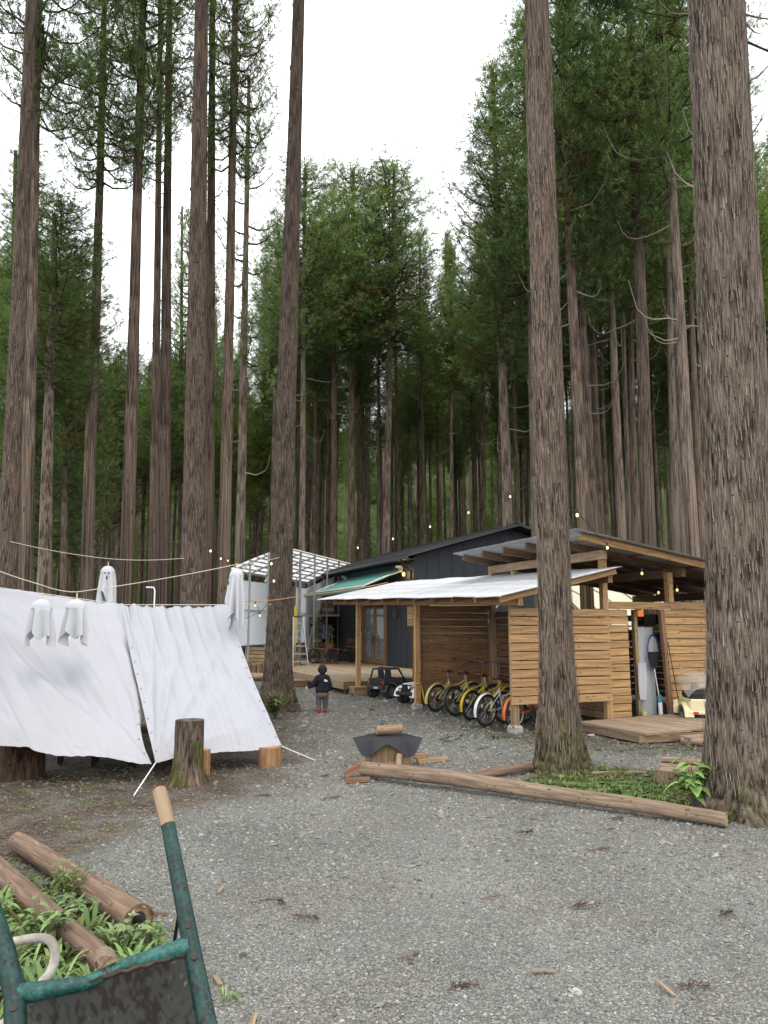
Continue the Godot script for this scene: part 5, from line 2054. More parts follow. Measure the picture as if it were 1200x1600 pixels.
func toy_buggy(t: Node3D) -> void:   # cream jeep seen from behind
	var cream := Color(0.66, 0.59, 0.36)
	var black := Color(0.02, 0.02, 0.022)
	for x in [-0.3, 0.36]:
		for z in [-0.27, 0.27]:
			lug_wheel(t, Vector3(x, 0.15, z), 0.15, 0.13, Color(0.05, 0.05, 0.05), Color(0.2, 0.2, 0.2))
	var s := shape(cream)
	var rows := []
	for e in [[0.2, 0.30, -0.50], [0.215, 0.31, -0.53], [0.45, 0.27, -0.49], [0.46, 0.25, -0.47]]:
		var row := PackedVector3Array()
		for c in [[-0.96, -1.0], [-1.0, -0.9], [-1.0, 0.0], [1.0, 0.0], [1.0, -0.9], [0.96, -1.0]]:
			row.append(Vector3(e[2] if c[1] < -0.95 else (e[2] + 0.04 if c[1] < -0.5 else 0.1), e[0], c[0] * e[1]))
		rows.append(row)
	s.soft(Transform3D(Basis(), Vector3(-0.2, 0.34, 0)), Vector3(0.6, 0.22, 0.52), 0.025)
	s.soft(Transform3D(Basis(), Vector3(-0.47, 0.235, 0)), Vector3(0.1, 0.055, 0.6), 0.015)
	s.soft(Transform3D(Basis(), Vector3(0.32, 0.36, 0)), Vector3(0.42, 0.14, 0.42), 0.04)
	for x in [-0.3, 0.36]:
		for z in [-0.27, 0.27]:
			arch(s, Vector3(x, 0.17, z), 0.18, 0.14, 0.045)
	part(t, "body", s, M.gloss)
	s = shape(black)   # the rear emblem: a small plate with two horns; the mountain print on the side
	s.bx(-0.503, 0.34, 0.02, 0.008, 0.045, 0.075)
	s.bx(-0.503, 0.377, -0.002, 0.008, 0.03, 0.018)
	s.bx(-0.503, 0.377, 0.042, 0.008, 0.03, 0.018)
	part(t, "emblem", s, M.plain)
	s = shape(black)
	for q in [[-0.42, 0.07, 0.05], [-0.36, 0.09, 0.055], [-0.29, 0.07, 0.04], [-0.24, 0.06, 0.03]]:
		s.tri(Vector3(q[0] - q[1] * 0.6, 0.385, 0.2625), Vector3(q[0], 0.385 + q[2], 0.2625), Vector3(q[0] + q[1] * 0.6, 0.385, 0.2625))
	part(t, "mountain_print", s, M.plain)
	for z in [-0.17, 0.2]:
		s = shape(Color(0.4, 0.02, 0.015))
		s.bx(-0.523, 0.235, z, 0.012, 0.04, 0.08)
		part(t, "tail_light", s, M.gloss)
	s = shape(black)
	s.soft(Transform3D(Basis(), Vector3(-0.2, 0.5, 0)), Vector3(0.5, 0.12, 0.46), 0.03)
	s.rod(Vector3(-0.36, 0.5, -0.17), Vector3(-0.38, 0.72, -0.17), 0.014, 6)
	s.rod(Vector3(-0.36, 0.5, 0.17), Vector3(-0.38, 0.72, 0.17), 0.014, 6)
	s.rod(Vector3(-0.37, 0.62, -0.2), Vector3(-0.37, 0.62, 0.22), 0.012, 6)
	part(t, "seat", s, M.plain)
	for z in [-0.13, 0.1]:
		s = shape(Color(0.05, 0.05, 0.055))
		s.rod(Vector3(-0.4, 0.655, z), Vector3(-0.34, 0.655, z), 0.05, 14)
		part(t, "roof_lamp", s, M.plain)
	s = shape(black)
	s.bx(-0.1, 0.17, 0, 0.7, 0.06, 0.3)
	part(t, "chassis", s, M.plain)


func net_surface(caps: Array, cell: float, k: float, tint: Callable) -> Shape:   # surface nets over joined tapered capsules [a, b, ra, rb]
	var lo := Vector3.ONE * 1e9
	var hi := -lo
	for c in caps:
		var m := maxf(c[2], c[3]) + cell * 2.0 + k * 0.5
		for p in [c[0], c[1]]:
			lo = lo.min((p as Vector3) - Vector3.ONE * m)
			hi = hi.max((p as Vector3) + Vector3.ONE * m)
	var n := Vector3i(((hi - lo) / cell).ceil()) + Vector3i.ONE
	var d := PackedFloat32Array()
	d.resize(n.x * n.y * n.z)
	d.fill(1.0)
	for c in caps:
		var a: Vector3 = c[0]
		var ab: Vector3 = c[1] - a
		var l2 := maxf(1e-9, ab.length_squared())
		var m: float = maxf(c[2], c[3]) + k + cell * 2.0
		var c0 := Vector3i(((a.min(c[1]) - Vector3.ONE * m - lo) / cell).floor()).clamp(Vector3i.ZERO, n - Vector3i.ONE)
		var c1 := Vector3i(((a.max(c[1]) + Vector3.ONE * m - lo) / cell).ceil()).clamp(Vector3i.ZERO, n - Vector3i.ONE)
		for z in range(c0.z, c1.z + 1):
			for y in range(c0.y, c1.y + 1):
				for x in range(c0.x, c1.x + 1):
					var p := lo + Vector3(x, y, z) * cell
					var t := clampf((p - a).dot(ab) / l2, 0.0, 1.0)
					var e := p.distance_to(a + ab * t) - lerpf(c[2], c[3], t)
					var q := (z * n.y + y) * n.x + x
					var o := d[q]
					var h := maxf(k - absf(o - e), 0.0) / k
					d[q] = minf(o, e) - h * h * k * 0.25
	var s := shape()
	var at := {}
	for z in n.z - 1:
		for y in n.y - 1:
			for x in n.x - 1:
				var q := (z * n.y + y) * n.x + x
				var inside_ := 0
				for j in 8:
					if d[q + (j & 1) + ((j >> 1) & 1) * n.x + (j >> 2) * n.x * n.y] < 0.0:
						inside_ += 1
				if inside_ == 0 or inside_ == 8:
					continue
				var sum := Vector3.ZERO
				var count := 0
				for e in [[0, 1], [2, 3], [4, 5], [6, 7], [0, 2], [1, 3], [4, 6], [5, 7], [0, 4], [1, 5], [2, 6], [3, 7]]:
					var i0: int = e[0]
					var i1: int = e[1]
					var v0 := d[q + (i0 & 1) + ((i0 >> 1) & 1) * n.x + (i0 >> 2) * n.x * n.y]
					var v1 := d[q + (i1 & 1) + ((i1 >> 1) & 1) * n.x + (i1 >> 2) * n.x * n.y]
					if (v0 < 0.0) != (v1 < 0.0):
						var f := v0 / (v0 - v1)
						sum += Vector3(i0 & 1, (i0 >> 1) & 1, i0 >> 2).lerp(Vector3(i1 & 1, (i1 >> 1) & 1, i1 >> 2), f)
						count += 1
				var p := lo + (Vector3(x, y, z) + sum / count) * cell
				s.color = tint.call(p)
				at[q] = s.put(p, Vector3.ZERO, Vector2(p.x, p.y))
	for z in range(1, n.z - 1):
		for y in range(1, n.y - 1):
			for x in range(1, n.x - 1):
				var q := (z * n.y + y) * n.x + x
				for ax in 3:
					var step: int = [1, n.x, n.x * n.y][ax]
					if (d[q] < 0.0) == (d[q + step] < 0.0):
						continue
					var u: int = [n.x, n.x * n.y, 1][ax]
					var w: int = [n.x * n.y, 1, n.x][ax]
					var f := [q - u - w, q - w, q, q - u]
					if not (at.has(f[0]) and at.has(f[1]) and at.has(f[2]) and at.has(f[3])):
						continue
					var g := [at[f[0]], at[f[1]], at[f[2]], at[f[3]]]
					if d[q] < 0.0:
						g.reverse()
					s.i.append_array([g[0], g[1], g[2], g[0], g[2], g[3]])
	for j in range(0, s.i.size(), 3):
		var nn := (s.v[s.i[j + 2]] - s.v[s.i[j]]).cross(s.v[s.i[j + 1]] - s.v[s.i[j]])
		for q in 3:
			s.n[s.i[j + q]] += nn
	for j in s.n.size():
		s.n[j] = s.n[j].normalized()
	return s


func build_child() -> void:   # seen from behind, walking away, left arm held out; x to its right, it faces -z
	var t := thing("person", "toddler in a black hooded top and grey trousers walking away across the gravel", "person", here(floor_at(503, 1114), 0.12))
	var skin := Color(0.55, 0.36, 0.26)
	var body := net_surface([
		[Vector3(0, 0.69, -0.005), Vector3(0, 0.75, -0.01), 0.036, 0.04], [Vector3(0, 0.795, -0.012), Vector3(0, 0.81, -0.02), 0.074, 0.072], [Vector3(0, 0.75, -0.05), Vector3(0, 0.765, -0.045), 0.042, 0.045],
		[Vector3(-0.078, 0.782, -0.01), Vector3(-0.078, 0.795, -0.01), 0.014, 0.014], [Vector3(0.078, 0.782, -0.01), Vector3(0.078, 0.795, -0.01), 0.014, 0.014],
		[Vector3(0, 0.66, 0), Vector3(0, 0.4, 0), 0.06, 0.055],
		[Vector3(-0.09, 0.64, 0), Vector3(-0.17, 0.52, -0.01), 0.03, 0.026], [Vector3(-0.17, 0.52, -0.01), Vector3(-0.25, 0.465, -0.03), 0.026, 0.018],
		[Vector3(0.09, 0.64, 0), Vector3(0.125, 0.52, 0.01), 0.03, 0.026], [Vector3(0.125, 0.52, 0.01), Vector3(0.135, 0.42, -0.01), 0.026, 0.018],
		[Vector3(-0.055, 0.38, 0), Vector3(-0.06, 0.08, 0.02), 0.03, 0.02], [Vector3(0.055, 0.38, 0), Vector3(0.064, 0.08, -0.03), 0.03, 0.02],
	], 0.011, 0.03, func(_p): return skin)
	part(t, "body", body, M.plain)
	var face := shape(Color(0.03, 0.02, 0.02))
	for x in [-0.028, 0.028]:
		face.ball(Vector3(x, 0.79, -0.088), Vector3(0.009, 0.007, 0.005), 5, 8)
	part(t, "eyes", face, M.gloss)
	face = shape(Color(0.45, 0.2, 0.17))
	face.ball(Vector3(0, 0.748, -0.093), Vector3(0.016, 0.005, 0.004), 5, 8)
	part(t, "mouth", face, M.plain)
	face = shape(skin)
	face.ball(Vector3(0, 0.77, -0.094), Vector3(0.01, 0.013, 0.012), 5, 8)
	part(t, "nose", face, M.plain)
	for h in [[Vector3(-0.262, 0.458, -0.034), -1.0, Vector3(-0.7, -0.35, -0.3)], [Vector3(0.137, 0.405, -0.014), 1.0, Vector3(0.02, -1.0, -0.15)]]:
		var dir: Vector3 = (h[2] as Vector3).normalized()
		var side := dir.cross(Vector3(0, 0.2, 1)).normalized()
		var o: Vector3 = h[0]
		var caps := [[o, o + dir * 0.022, 0.013, 0.015]]
		for q in 4:
			var b: Vector3 = o + dir * 0.03 + side * (q - 1.5) * 0.008
			var l: float = [0.016, 0.02, 0.018, 0.013][q]
			caps.append([b, b + dir * l, 0.0045, 0.0042])
			caps.append([b + dir * l, b + dir * (l + 0.006) + Vector3(0, -0.006, -0.004), 0.0042, 0.0036])
		caps.append([o + dir * 0.01 + side * -0.012, o + dir * 0.028 + side * -0.023, 0.0055, 0.0045])
		part(t, "hand", net_surface(caps, 0.0028, 0.004, func(_p): return skin), M.plain)
	part(t, "hair", net_surface([[Vector3(0, 0.805, 0.0), Vector3(0, 0.825, -0.012), 0.083, 0.079], [Vector3(0, 0.76, 0.03), Vector3(0, 0.8, 0.015), 0.058, 0.075], [Vector3(-0.062, 0.8, 0.01), Vector3(-0.06, 0.775, 0.02), 0.026, 0.02], [Vector3(0.062, 0.8, 0.01), Vector3(0.06, 0.775, 0.02), 0.026, 0.02]], 0.01, 0.02, func(_p): return Color(0.012, 0.011, 0.012)), M.plain)
	var dark := Color(0.014, 0.015, 0.02)
	part(t, "hooded_top", net_surface([
		[Vector3(-0.06, 0.645, 0), Vector3(0.06, 0.645, 0), 0.068, 0.068], [Vector3(-0.05, 0.42, 0.0), Vector3(0.05, 0.42, 0.0), 0.08, 0.08], [Vector3(0, 0.62, 0), Vector3(0, 0.43, 0), 0.085, 0.092],
		[Vector3(-0.1, 0.64, 0), Vector3(-0.175, 0.525, -0.01), 0.05, 0.042], [Vector3(-0.175, 0.525, -0.01), Vector3(-0.245, 0.472, -0.03), 0.042, 0.03],
		[Vector3(0.1, 0.64, 0), Vector3(0.14, 0.52, 0.01), 0.05, 0.043], [Vector3(0.14, 0.52, 0.01), Vector3(0.14, 0.43, -0.01), 0.043, 0.031],
		[Vector3(-0.045, 0.685, 0.045), Vector3(0.045, 0.685, 0.045), 0.034, 0.034], [Vector3(0, 0.63, 0.07), Vector3(0, 0.66, 0.06), 0.04, 0.035],
	], 0.011, 0.03, func(_p): return dark), M.matt)
	var pr := shape(Color(0.62, 0.64, 0.66))   # the pale print on the back
	for q in [[0.035, 0.615, 0.02, 0.016], [0.058, 0.605, 0.024, 0.018], [0.082, 0.592, 0.02, 0.014], [0.05, 0.59, 0.016, 0.01]]:
		pr.ball(Vector3(q[0], q[1], 0.098 - absf(q[0]) * 0.2), Vector3(q[2], q[3], 0.006), 5, 9)
	part(t, "back_print", pr, M.plain)
	part(t, "shirt_tail", net_surface([[Vector3(-0.04, 0.335, 0.015), Vector3(0.04, 0.335, 0.015), 0.07, 0.07], [Vector3(0, 0.36, 0), Vector3(0, 0.4, 0), 0.075, 0.07]], 0.011, 0.03, func(_p): return Color(0.13, 0.085, 0.07)), M.matt)
	part(t, "trousers", net_surface([[Vector3(-0.045, 0.35, 0), Vector3(0.045, 0.35, 0), 0.072, 0.072], [Vector3(-0.06, 0.33, 0), Vector3(-0.064, 0.2, -0.012), 0.062, 0.052], [Vector3(-0.064, 0.2, -0.012), Vector3(-0.06, 0.09, 0.03), 0.05, 0.042], [Vector3(0.06, 0.33, 0), Vector3(0.066, 0.2, -0.025), 0.062, 0.052], [Vector3(0.066, 0.2, -0.025), Vector3(0.066, 0.08, -0.03), 0.05, 0.042]], 0.011, 0.02, func(_p): return Color(0.075, 0.08, 0.09)), M.matt)
	for f in [[-0.06, 0.05, 0.035], [0.068, 0.03, -0.035]]:
		var o := Vector3(f[0], f[1], f[2])
		part(t, "shoe", net_surface([[o + Vector3(0, 0.012, 0.03), o + Vector3(0, 0.005, -0.06), 0.032, 0.03], [o + Vector3(0, 0.03, 0.02), o + Vector3(0, 0.035, 0.005), 0.032, 0.03]], 0.009, 0.02, func(p): return Color(0.7, 0.68, 0.66) if p.y < o.y - 0.012 else Color(0.33, 0.03, 0.045)), M.plain)
	var lf := shape(Color(0.4, 0.45, 0.15))
	lf.quad(Vector3(-0.30, 0.45, -0.04), Vector3(-0.32, 0.475, -0.05), Vector3(-0.29, 0.49, -0.05), Vector3(-0.275, 0.46, -0.04))
	tag(part(self, "leaf", lf, M.leaf, t.transform), "small yellowish leaf held out in the toddler's left hand", "leaf")


func build_objects() -> void:
	build_child()
	# six bikes in the shed, back wheels to the opening
	var bikes := [
		["cream bicycle with a pale yellow rear mudguard, nearest the shed's left post", 0.12, -3.1, Color(0.5, 0.42, 0.17), Color(0.48, 0.42, 0.17), 0.10, false],
		["beige bicycle with a black rear mudguard, second from the shed's left post", 0.16, -2.35, Color(0.42, 0.36, 0.18), Color(0.03, 0.03, 0.03), -0.05, false],
		["bright yellow bicycle in the middle of the row", 0.08, -1.62, Color(0.45, 0.31, 0.02), Color(0.5, 0.34, 0.02), 0.06, true],
		["silver bicycle with a white rear mudguard, left of the grey shed post", -0.08, -0.82, Color(0.5, 0.5, 0.5), Color(0.68, 0.69, 0.7), 0.07, true],
		["yellow bicycle with a raised bar behind the silver one", 0.45, -1.15, Color(0.5, 0.34, 0.02), Color(0.5, 0.35, 0.02), -0.04, false],
		["orange bicycle half hidden behind the shed's slatted end panel", 0.14, -0.3, Color(0.6, 0.1, 0.02), Color(0.65, 0.13, 0.03), 0.05, false],
	]
	for b in bikes:
		bicycle(b[0], local(b[1], 0, b[2], deg_to_rad(rng.randf_range(14, 22))), b[3], b[4], b[5], b[6])
	toy_pickup(thing("toy_pickup", "black ride-on toy pickup parked tail first beside the deck", "toy car", local(0.5, 0, -6.25, deg_to_rad(26))))
	toy_jeep(thing("toy_jeep", "white ride-on toy jeep facing out beside the shed's left post", "toy car", local(0.62, 0, -4.72, deg_to_rad(197))))
	toy_buggy(thing("toy_buggy", "cream yellow ride-on toy jeep under clear plastic beside the massive trunk", "toy car", local(3.34, 0.0, 0.25, deg_to_rad(62))))
	var s := shape()
	var rows := []
	for r in 14:
		var row := PackedVector3Array()
		for k in 18:
			var x := -0.75 + 1.25 * k / 17.0
			var z := -0.34 + 0.68 * r / 13.0
			var y := 0.74 - 0.5 * pow(absf(z) / 0.4, 3.0) * 0.5 + 0.13 * exp(-pow((x + 0.05) * 2.5, 2.0)) - 0.28 * maxf(0.0, -x - 0.42) + 0.02 * bumps.get_noise_2d(x * 5.0, z * 5.0)
			row.append(Vector3(x, y, z))
		rows.append(row)
	s.grid(rows)
	tag(part(self, "plastic_sheet", s, M.film, local(3.34, 0.0, 0.25, deg_to_rad(62))), "crumpled clear plastic sheet thrown over the cream toy jeep", "plastic sheet")
	# store doorway
	var t := thing("landing_net", "landing net with an oval blue rim leaning on the grey panel in the doorway", "net", local(2.93, 0.06, -0.26))
	s = shape(Color(0.03, 0.05, 0.16))
	s.ring(Transform3D(Basis().scaled(Vector3(0.8, 1.9, 1.0)), Vector3(0, 1.12, 0)), 0.15, 0.011, 32, 6)
	part(t, "rim", s, M.plain)
	s = shape(Color(0.6, 0.6, 0.62))
	for q in 11:
		var x := -0.1 + q * 0.02
		var h := 0.285 * sqrt(maxf(0.0, 1.0 - pow(x / 0.12, 2.0)))
		s.rod(Vector3(x, 1.12, 0.0), Vector3(x * 0.8, 1.12 + h, -0.01), 0.003, 4)
	for q in 8:
		var y := 1.14 + q * 0.032
		var w := 0.12 * sqrt(maxf(0.0, 1.0 - pow((y - 1.12) / 0.285, 2.0)))
		s.rod(Vector3(-w, y, 0), Vector3(w, y, 0), 0.0025, 4)
	part(t, "white_mesh", s, M.matt)
	s = shape(Color(0.02, 0.02, 0.025))
	rows = []
	for r in 9:
		var f := r / 8.0
		var row := PackedVector3Array()
		for k in 15:
			var a := PI * k / 14.0
			row.append(Vector3(-cos(a) * 0.125 * sqrt(1.0 - f * f * 0.96), 1.12 - 0.31 * f, sin(a) * 0.07 * (1.0 - f)))
		rows.append(row)
	s.grid(rows)
	part(t, "black_bag", s, M.matt)
	s = shape(Color(0.6, 0.6, 0.62))
	s.rod(Vector3(0, 0.83, 0), Vector3(0.03, 0.28, 0.06), 0.012, 7)
	part(t, "pole", s, M.metal)
	s = shape(Color(0.05, 0.22, 0.36))
	s.rod(Vector3(0.028, 0.4, 0.055), Vector3(0.03, 0.26, 0.062), 0.03, 8)
	part(t, "blue_grip", s, M.plain)
	s = shape(Color(0.68, 0.68, 0.7))
	s.rod(Vector3(0.03, 0.27, 0.062), Vector3(0.032, 0.0, 0.07), 0.036, 10)
	part(t, "white_sleeve", s, M.plain)
	s = shape(Color(0.42, 0.42, 0.45))
	rows = []
	for r in 14:
		var row := PackedVector3Array()
		for k in 9:
			var f := r / 13.0
			row.append(Vector3((k - 4) * 0.018 * (1.0 + 0.5 * sin(f * 3.0)), -0.62 * f, 0.02 * sin(k * 1.9 + f * 3.0)))
		rows.append(row)
	s.grid(rows)
	tag(part(self, "hanging_towel", s, M.cloth, local(2.66, 1.0, -0.25)), "grey towel hanging on the inner door post of the store", "towel")
	s = shape(Color(0.5, 0.42, 0.22))
	s.rod(Vector3.ZERO, Vector3(0, 0.16, 0), 0.05, 12)
	tag(part(self, "can", s, M.gloss, local(2.62, 0.03, -0.2)), "small yellowish can on the store's threshold", "can")
	line("dark_rod", "thin dark rod leaning on the right jamb of the store doorway", "rod", [local(3.02, 1.35, 0.0).origin, local(3.16, 0.05, 0.08).origin], 0.008, Color(0.03, 0.025, 0.02))
	# platform before the store
	t = thing("wooden_platform", "low grey-brown wooden platform on the ground before the store doorway", "platform", site)
	for k in 7:
		board(t, "plank", Vector3(0.95 + k * 0.3 + 0.15, 0.14, 0.98 - 0.04 * k), Vector3(0.292, 0.03, 1.5), Color(0.4, 0.31, 0.225), Vector3(0, 0.04, 0), M.old_wood)
	board(t, "edge_board", Vector3(1.95, 0.07, 1.68), Vector3(2.1, 0.1, 0.03), Color(0.27, 0.2, 0.13))
	board(t, "edge_board", Vector3(0.965, 0.07, 0.95), Vector3(0.03, 0.1, 1.42), Color(0.25, 0.18, 0.12))
	t = thing("platform_step", "short grey plank step at the near corner of the wooden platform", "step", local(1.75, 0, 1.9, 0.05))
	board(t, "tread", Vector3(0.1, 0.1, 0), Vector3(0.75, 0.03, 0.2), Color(0.36, 0.29, 0.22), Vector3.ZERO, M.old_wood)
	board(t, "block", Vector3(-0.2, 0.04, 0), Vector3(0.12, 0.09, 0.16), Color(0.3, 0.22, 0.14))
	board(t, "block", Vector3(0.4, 0.04, 0), Vector3(0.12, 0.09, 0.16), Color(0.3, 0.22, 0.14))
	t = thing("brick", "single orange-red brick under the grass by the platform", "brick", local(2.12, 0.03, 2.12, 0.4))
	s = shape(Color(0.42, 0.13, 0.07))
	s.soft(Transform3D(), Vector3(0.2, 0.07, 0.1), 0.006)
	part(t, "clay", s, M.concrete)
	build_deck_things()
	build_logs()
	build_barrow()


func spoked(t: Node3D, o: Vector3, r: float, turn: float) -> void:   # a wooden cart wheel
	var n := Node3D.new()
	n.name = "wheel"
	n.transform = Transform3D(Basis(Vector3.UP, turn), o)
	t.add_child(n, true)
	var s := shape(Color(0.03, 0.022, 0.018))
	s.ring(Transform3D(), r, 0.024, 30, 6)
	part(n, "rim", s, M.plain)
	s = shape(Color(0.035, 0.025, 0.02))
	for k in 12:
		var a := TAU * k / 12.0
		s.rod(Vector3.ZERO, Vector3(cos(a), sin(a), 0) * r, 0.011, 5)
	s.rod(Vector3(0, 0, -0.05), Vector3(0, 0, 0.05), 0.05, 10)
	part(n, "spokes", s, M.plain)


func build_deck_things() -> void:
	var t := thing("deck_extension", "far end of the deck under the clothes rail and cart-wheel bench", "deck", site)
	for k in 16:
		board(t, "plank", Vector3(1.4 + k * 0.141, 0.29, -18.2), Vector3(0.135, 0.026, 5.7), Color(0.38, 0.3, 0.2), Vector3.ZERO, M.old_wood)
	# clothes rail
	t = thing("clothes_rail", "covered black clothes rail on the deck against the house wall", "clothes rail", local(3.05, 0.31, -19.6, -0.25))
	var s := shape(Color(0.03, 0.03, 0.03))
	for x in [-0.55, 0.55]:
		for z in [-0.2, 0.2]:
			s.rod(Vector3(x, 0, z), Vector3(x, 1.72, z), 0.016, 6)
		s.rod(Vector3(x, 1.55, -0.2), Vector3(x, 1.55, 0.2), 0.014, 6)
		s.rod(Vector3(x, 0.06, -0.2), Vector3(x, 0.06, 0.2), 0.014, 6)
	s.rod(Vector3(-0.55, 1.55, 0), Vector3(0.55, 1.55, 0), 0.016, 6)
	part(t, "frame", s, M.plain)
	s = shape(Color(0.035, 0.033, 0.036))
	s.box(Transform3D(Basis(Vector3.BACK, 0.06), Vector3(0, 1.78, 0.05)), Vector3(1.5, 0.03, 0.75))
	part(t, "cover", s, M.matt)
	s = shape(Color(0.012, 0.012, 0.014))
	s.bx(0.25, 1.1, -0.24, 0.85, 1.3, 0.02)
	s.bx(0.62, 1.1, 0.0, 0.02, 1.3, 0.46)
	part(t, "back_cloth", s, M.matt)
	var cols := [Color(0.02, 0.03, 0.09), Color(0.06, 0.08, 0.22), Color(0.18, 0.2, 0.3), Color(0.13, 0.09, 0.26), Color(0.3, 0.32, 0.4), Color(0.05, 0.12, 0.3), Color(0.02, 0.14, 0.3), Color(0.02, 0.02, 0.03)]
	var what := ["navy", "deep blue", "grey-blue", "purple", "pale grey", "blue", "bright blue", "black"]
	for k in 8:
		var g := thing("hanging_jacket", "%s child's jacket on the clothes rail, %s" % [what[k], ["first from the left end", "second from the left end", "left of the purple one", "left of the pale grey one", "in the middle of the rail", "right of the pale grey one", "second from the right end", "at the right end"][k]], "jacket", t.transform * here(Vector3(-0.48 + k * 0.125, 1.5, 0.0)))
		var caps := [[Vector3(0, -0.12, -0.12), Vector3(0, -0.12, 0.12), 0.05, 0.05], [Vector3(0, -0.2, 0), Vector3(0, -0.62, 0.02), 0.06, 0.075], [Vector3(0, -0.14, 0.14), Vector3(0.02, -0.5, 0.2), 0.04, 0.03], [Vector3(0, -0.14, -0.14), Vector3(0.02, -0.5, -0.2), 0.04, 0.03]]
		var c: Color = cols[k]
		part(g, "cloth", net_surface(caps, 0.024, 0.04, func(p): return c if sin(p.y * 21.0 + k * 2.0) < 0.72 else c.lerp(Color(0.35, 0.4, 0.08) if k % 2 else Color(0.35, 0.36, 0.42), 0.85)), M.matt)
		s = shape(Color(0.1, 0.1, 0.1))
		s.tube([Vector3(0, 0.06, 0), Vector3(0, 0.02, 0.03), Vector3(0, -0.02, 0), Vector3(0, -0.09, 0)], [0.006], 5)
		part(g, "hook", s, M.plain)
		if k in [1, 5, 6]:
			s = shape(Color(0.4, 0.5, 0.06))
			for q in 2:
				s.tube([Vector3(0.07, -0.15, 0.08 - q * 0.14), Vector3(0.09, -0.5, 0.1 - q * 0.14), Vector3(0.1, -0.95, 0.12 - q * 0.2)], [0.018], 5)
			part(g, "yellow_straps", s, M.matt)
	# table, basket, bench
	var brown := Color(0.16, 0.085, 0.05)
	t = thing("cart_table", "small brown table on spoked wheels at the deck's far end", "table", local(2.15, 0.31, -16.4, 0.2))
	for k in 4:
		board(t, "slat", Vector3(-0.3 + k * 0.2, 0.52, 0), Vector3(0.19, 0.03, 0.62), brown * 1.5)
	for z in [-0.24, 0.24]:
		spoked(t, Vector3(-0.12 + z, 0.26, z), 0.24, 0.0)
		board(t, "foot", Vector3(0.0, 0.03, z), Vector3(0.5, 0.06, 0.08), brown)
		board(t, "leg", Vector3(0.3, 0.27, z), Vector3(0.06, 0.48, 0.06), brown)
	t = thing("wicker_basket", "brown wicker basket with greenery on the cart table", "basket", local(2.3, 0.845, -16.4))
	s = shape(Color(0.22, 0.11, 0.05))
	var rows := []
	for r in 7:
		var row := PackedVector3Array()
		for k in 25:
			var a := TAU * (k % 24) / 24
			var f := r / 6.0
			row.append(Vector3(cos(a) * (0.13 + 0.05 * f), 0.17 * f, sin(a) * (0.1 + 0.04 * f)) * (1.0 + 0.02 * ((r + k) % 2)))
		rows.append(row)
	s.grid(rows)
	part(t, "wicker", s, M.matt)
	s = shape(Color(0.3, 0.33, 0.08))
	for k in 12:
		tuft(s, Vector3(rng.randf_range(-0.1, 0.1), 0.18, rng.randf_range(-0.08, 0.08)), Vector3(rng.randf_range(-0.4, 0.4), 1, rng.randf_range(-0.4, 0.4)).normalized(), 0.1, 6)
	part(t, "greenery", s, M.leaf)
	t = thing("cart_wheel_bench", "brown slatted bench with two big spoked cart wheels by the glazed door", "bench", local(3.3, 0.31, -17.4))
	for z in [-0.62, 0.62]:
		spoked(t, Vector3(-0.02, 0.36, z), 0.34, 0.0)
	for k in 3:
		board(t, "seat_slat", Vector3(-0.2 + k * 0.13, 0.43, 0), Vector3(0.12, 0.03, 1.2), brown * 1.4)
	for k in 3:
		board(t, "back_slat", Vector3(0.17 + k * 0.02, 0.56 + k * 0.12, 0), Vector3(0.025, 0.09, 1.25), brown * 1.6)
	for z in [-0.5, 0.5]:
		board(t, "back_post", Vector3(0.2, 0.42, z), Vector3(0.04, 0.84, 0.05), brown)
	t = thing("white_sledge", "white slatted sledge stood upright left of the glazed door", "sledge", local(3.48, 0.31, -16.55, 0.1))
	for z in [-0.14, 0.0, 0.14]:
		board(t, "runner", Vector3(0.0, 0.6, z), Vector3(0.03, 1.1, 0.07), Color(0.6, 0.6, 0.58), Vector3.ZERO, M.plain)
	board(t, "foot_panel", Vector3(-0.02, 0.25, 0), Vector3(0.03, 0.3, 0.4), Color(0.62, 0.62, 0.6), Vector3.ZERO, M.plain)
	board(t, "black_base", Vector3(0, 0.04, 0), Vector3(0.08, 0.08, 0.42), Color(0.02, 0.02, 0.02), Vector3.ZERO, M.plain)
	board(t, "black_head", Vector3(0, 1.2, 0), Vector3(0.06, 0.16, 0.3), Color(0.02, 0.02, 0.02), Vector3.ZERO, M.plain)
	# surfboard
	t = thing("surfboard", "cream surfboard leaning on the house corner behind the clothes rail", "surfboard", Transform3D())
	s = shape(Color(0.5, 0.47, 0.36))
	var a0 := far(478, 1030, 29.8)
	var a1 := far(502, 948, 31.2)
	var x := between(a0, a1)
	rows = []
	var l := a0.distance_to(a1)
	for r in 21:
		var f := r / 20.0
		var w := 0.23 * pow(maxf(0.0, sin(f * PI)), 0.55) + 0.004
		var row := PackedVector3Array()
		for k in 17:
			var a := TAU * (k % 16) / 16
			row.append(x * Vector3((f - 0.5) * l, cos(a) * w, sin(a) * 0.045 * minf(1.0, w * 8.0) + 0.08 * pow(f - 0.5, 2.0)))
		rows.append(row)
	s.grid(rows)
	part(t, "board", s, M.gloss)
	# stepladder
	t = thing("stepladder", "tall aluminium stepladder standing at the deck's left end", "ladder", here(far(463, 1036, 26.6) * Vector3(1, 0, 1), 0.5))
	for side in [-1.0, 1.0]:
		for z in [-1.0, 1.0]:
			s = shape(Color(0.42, 0.44, 0.46))
			s.box(between(Vector3(side * 0.3, 0, z * 0.42), Vector3(side * 0.17, 1.95, z * 0.06)), Vector3(2.0, 0.06, 0.03))
			part(t, "rail", s, M.metal)
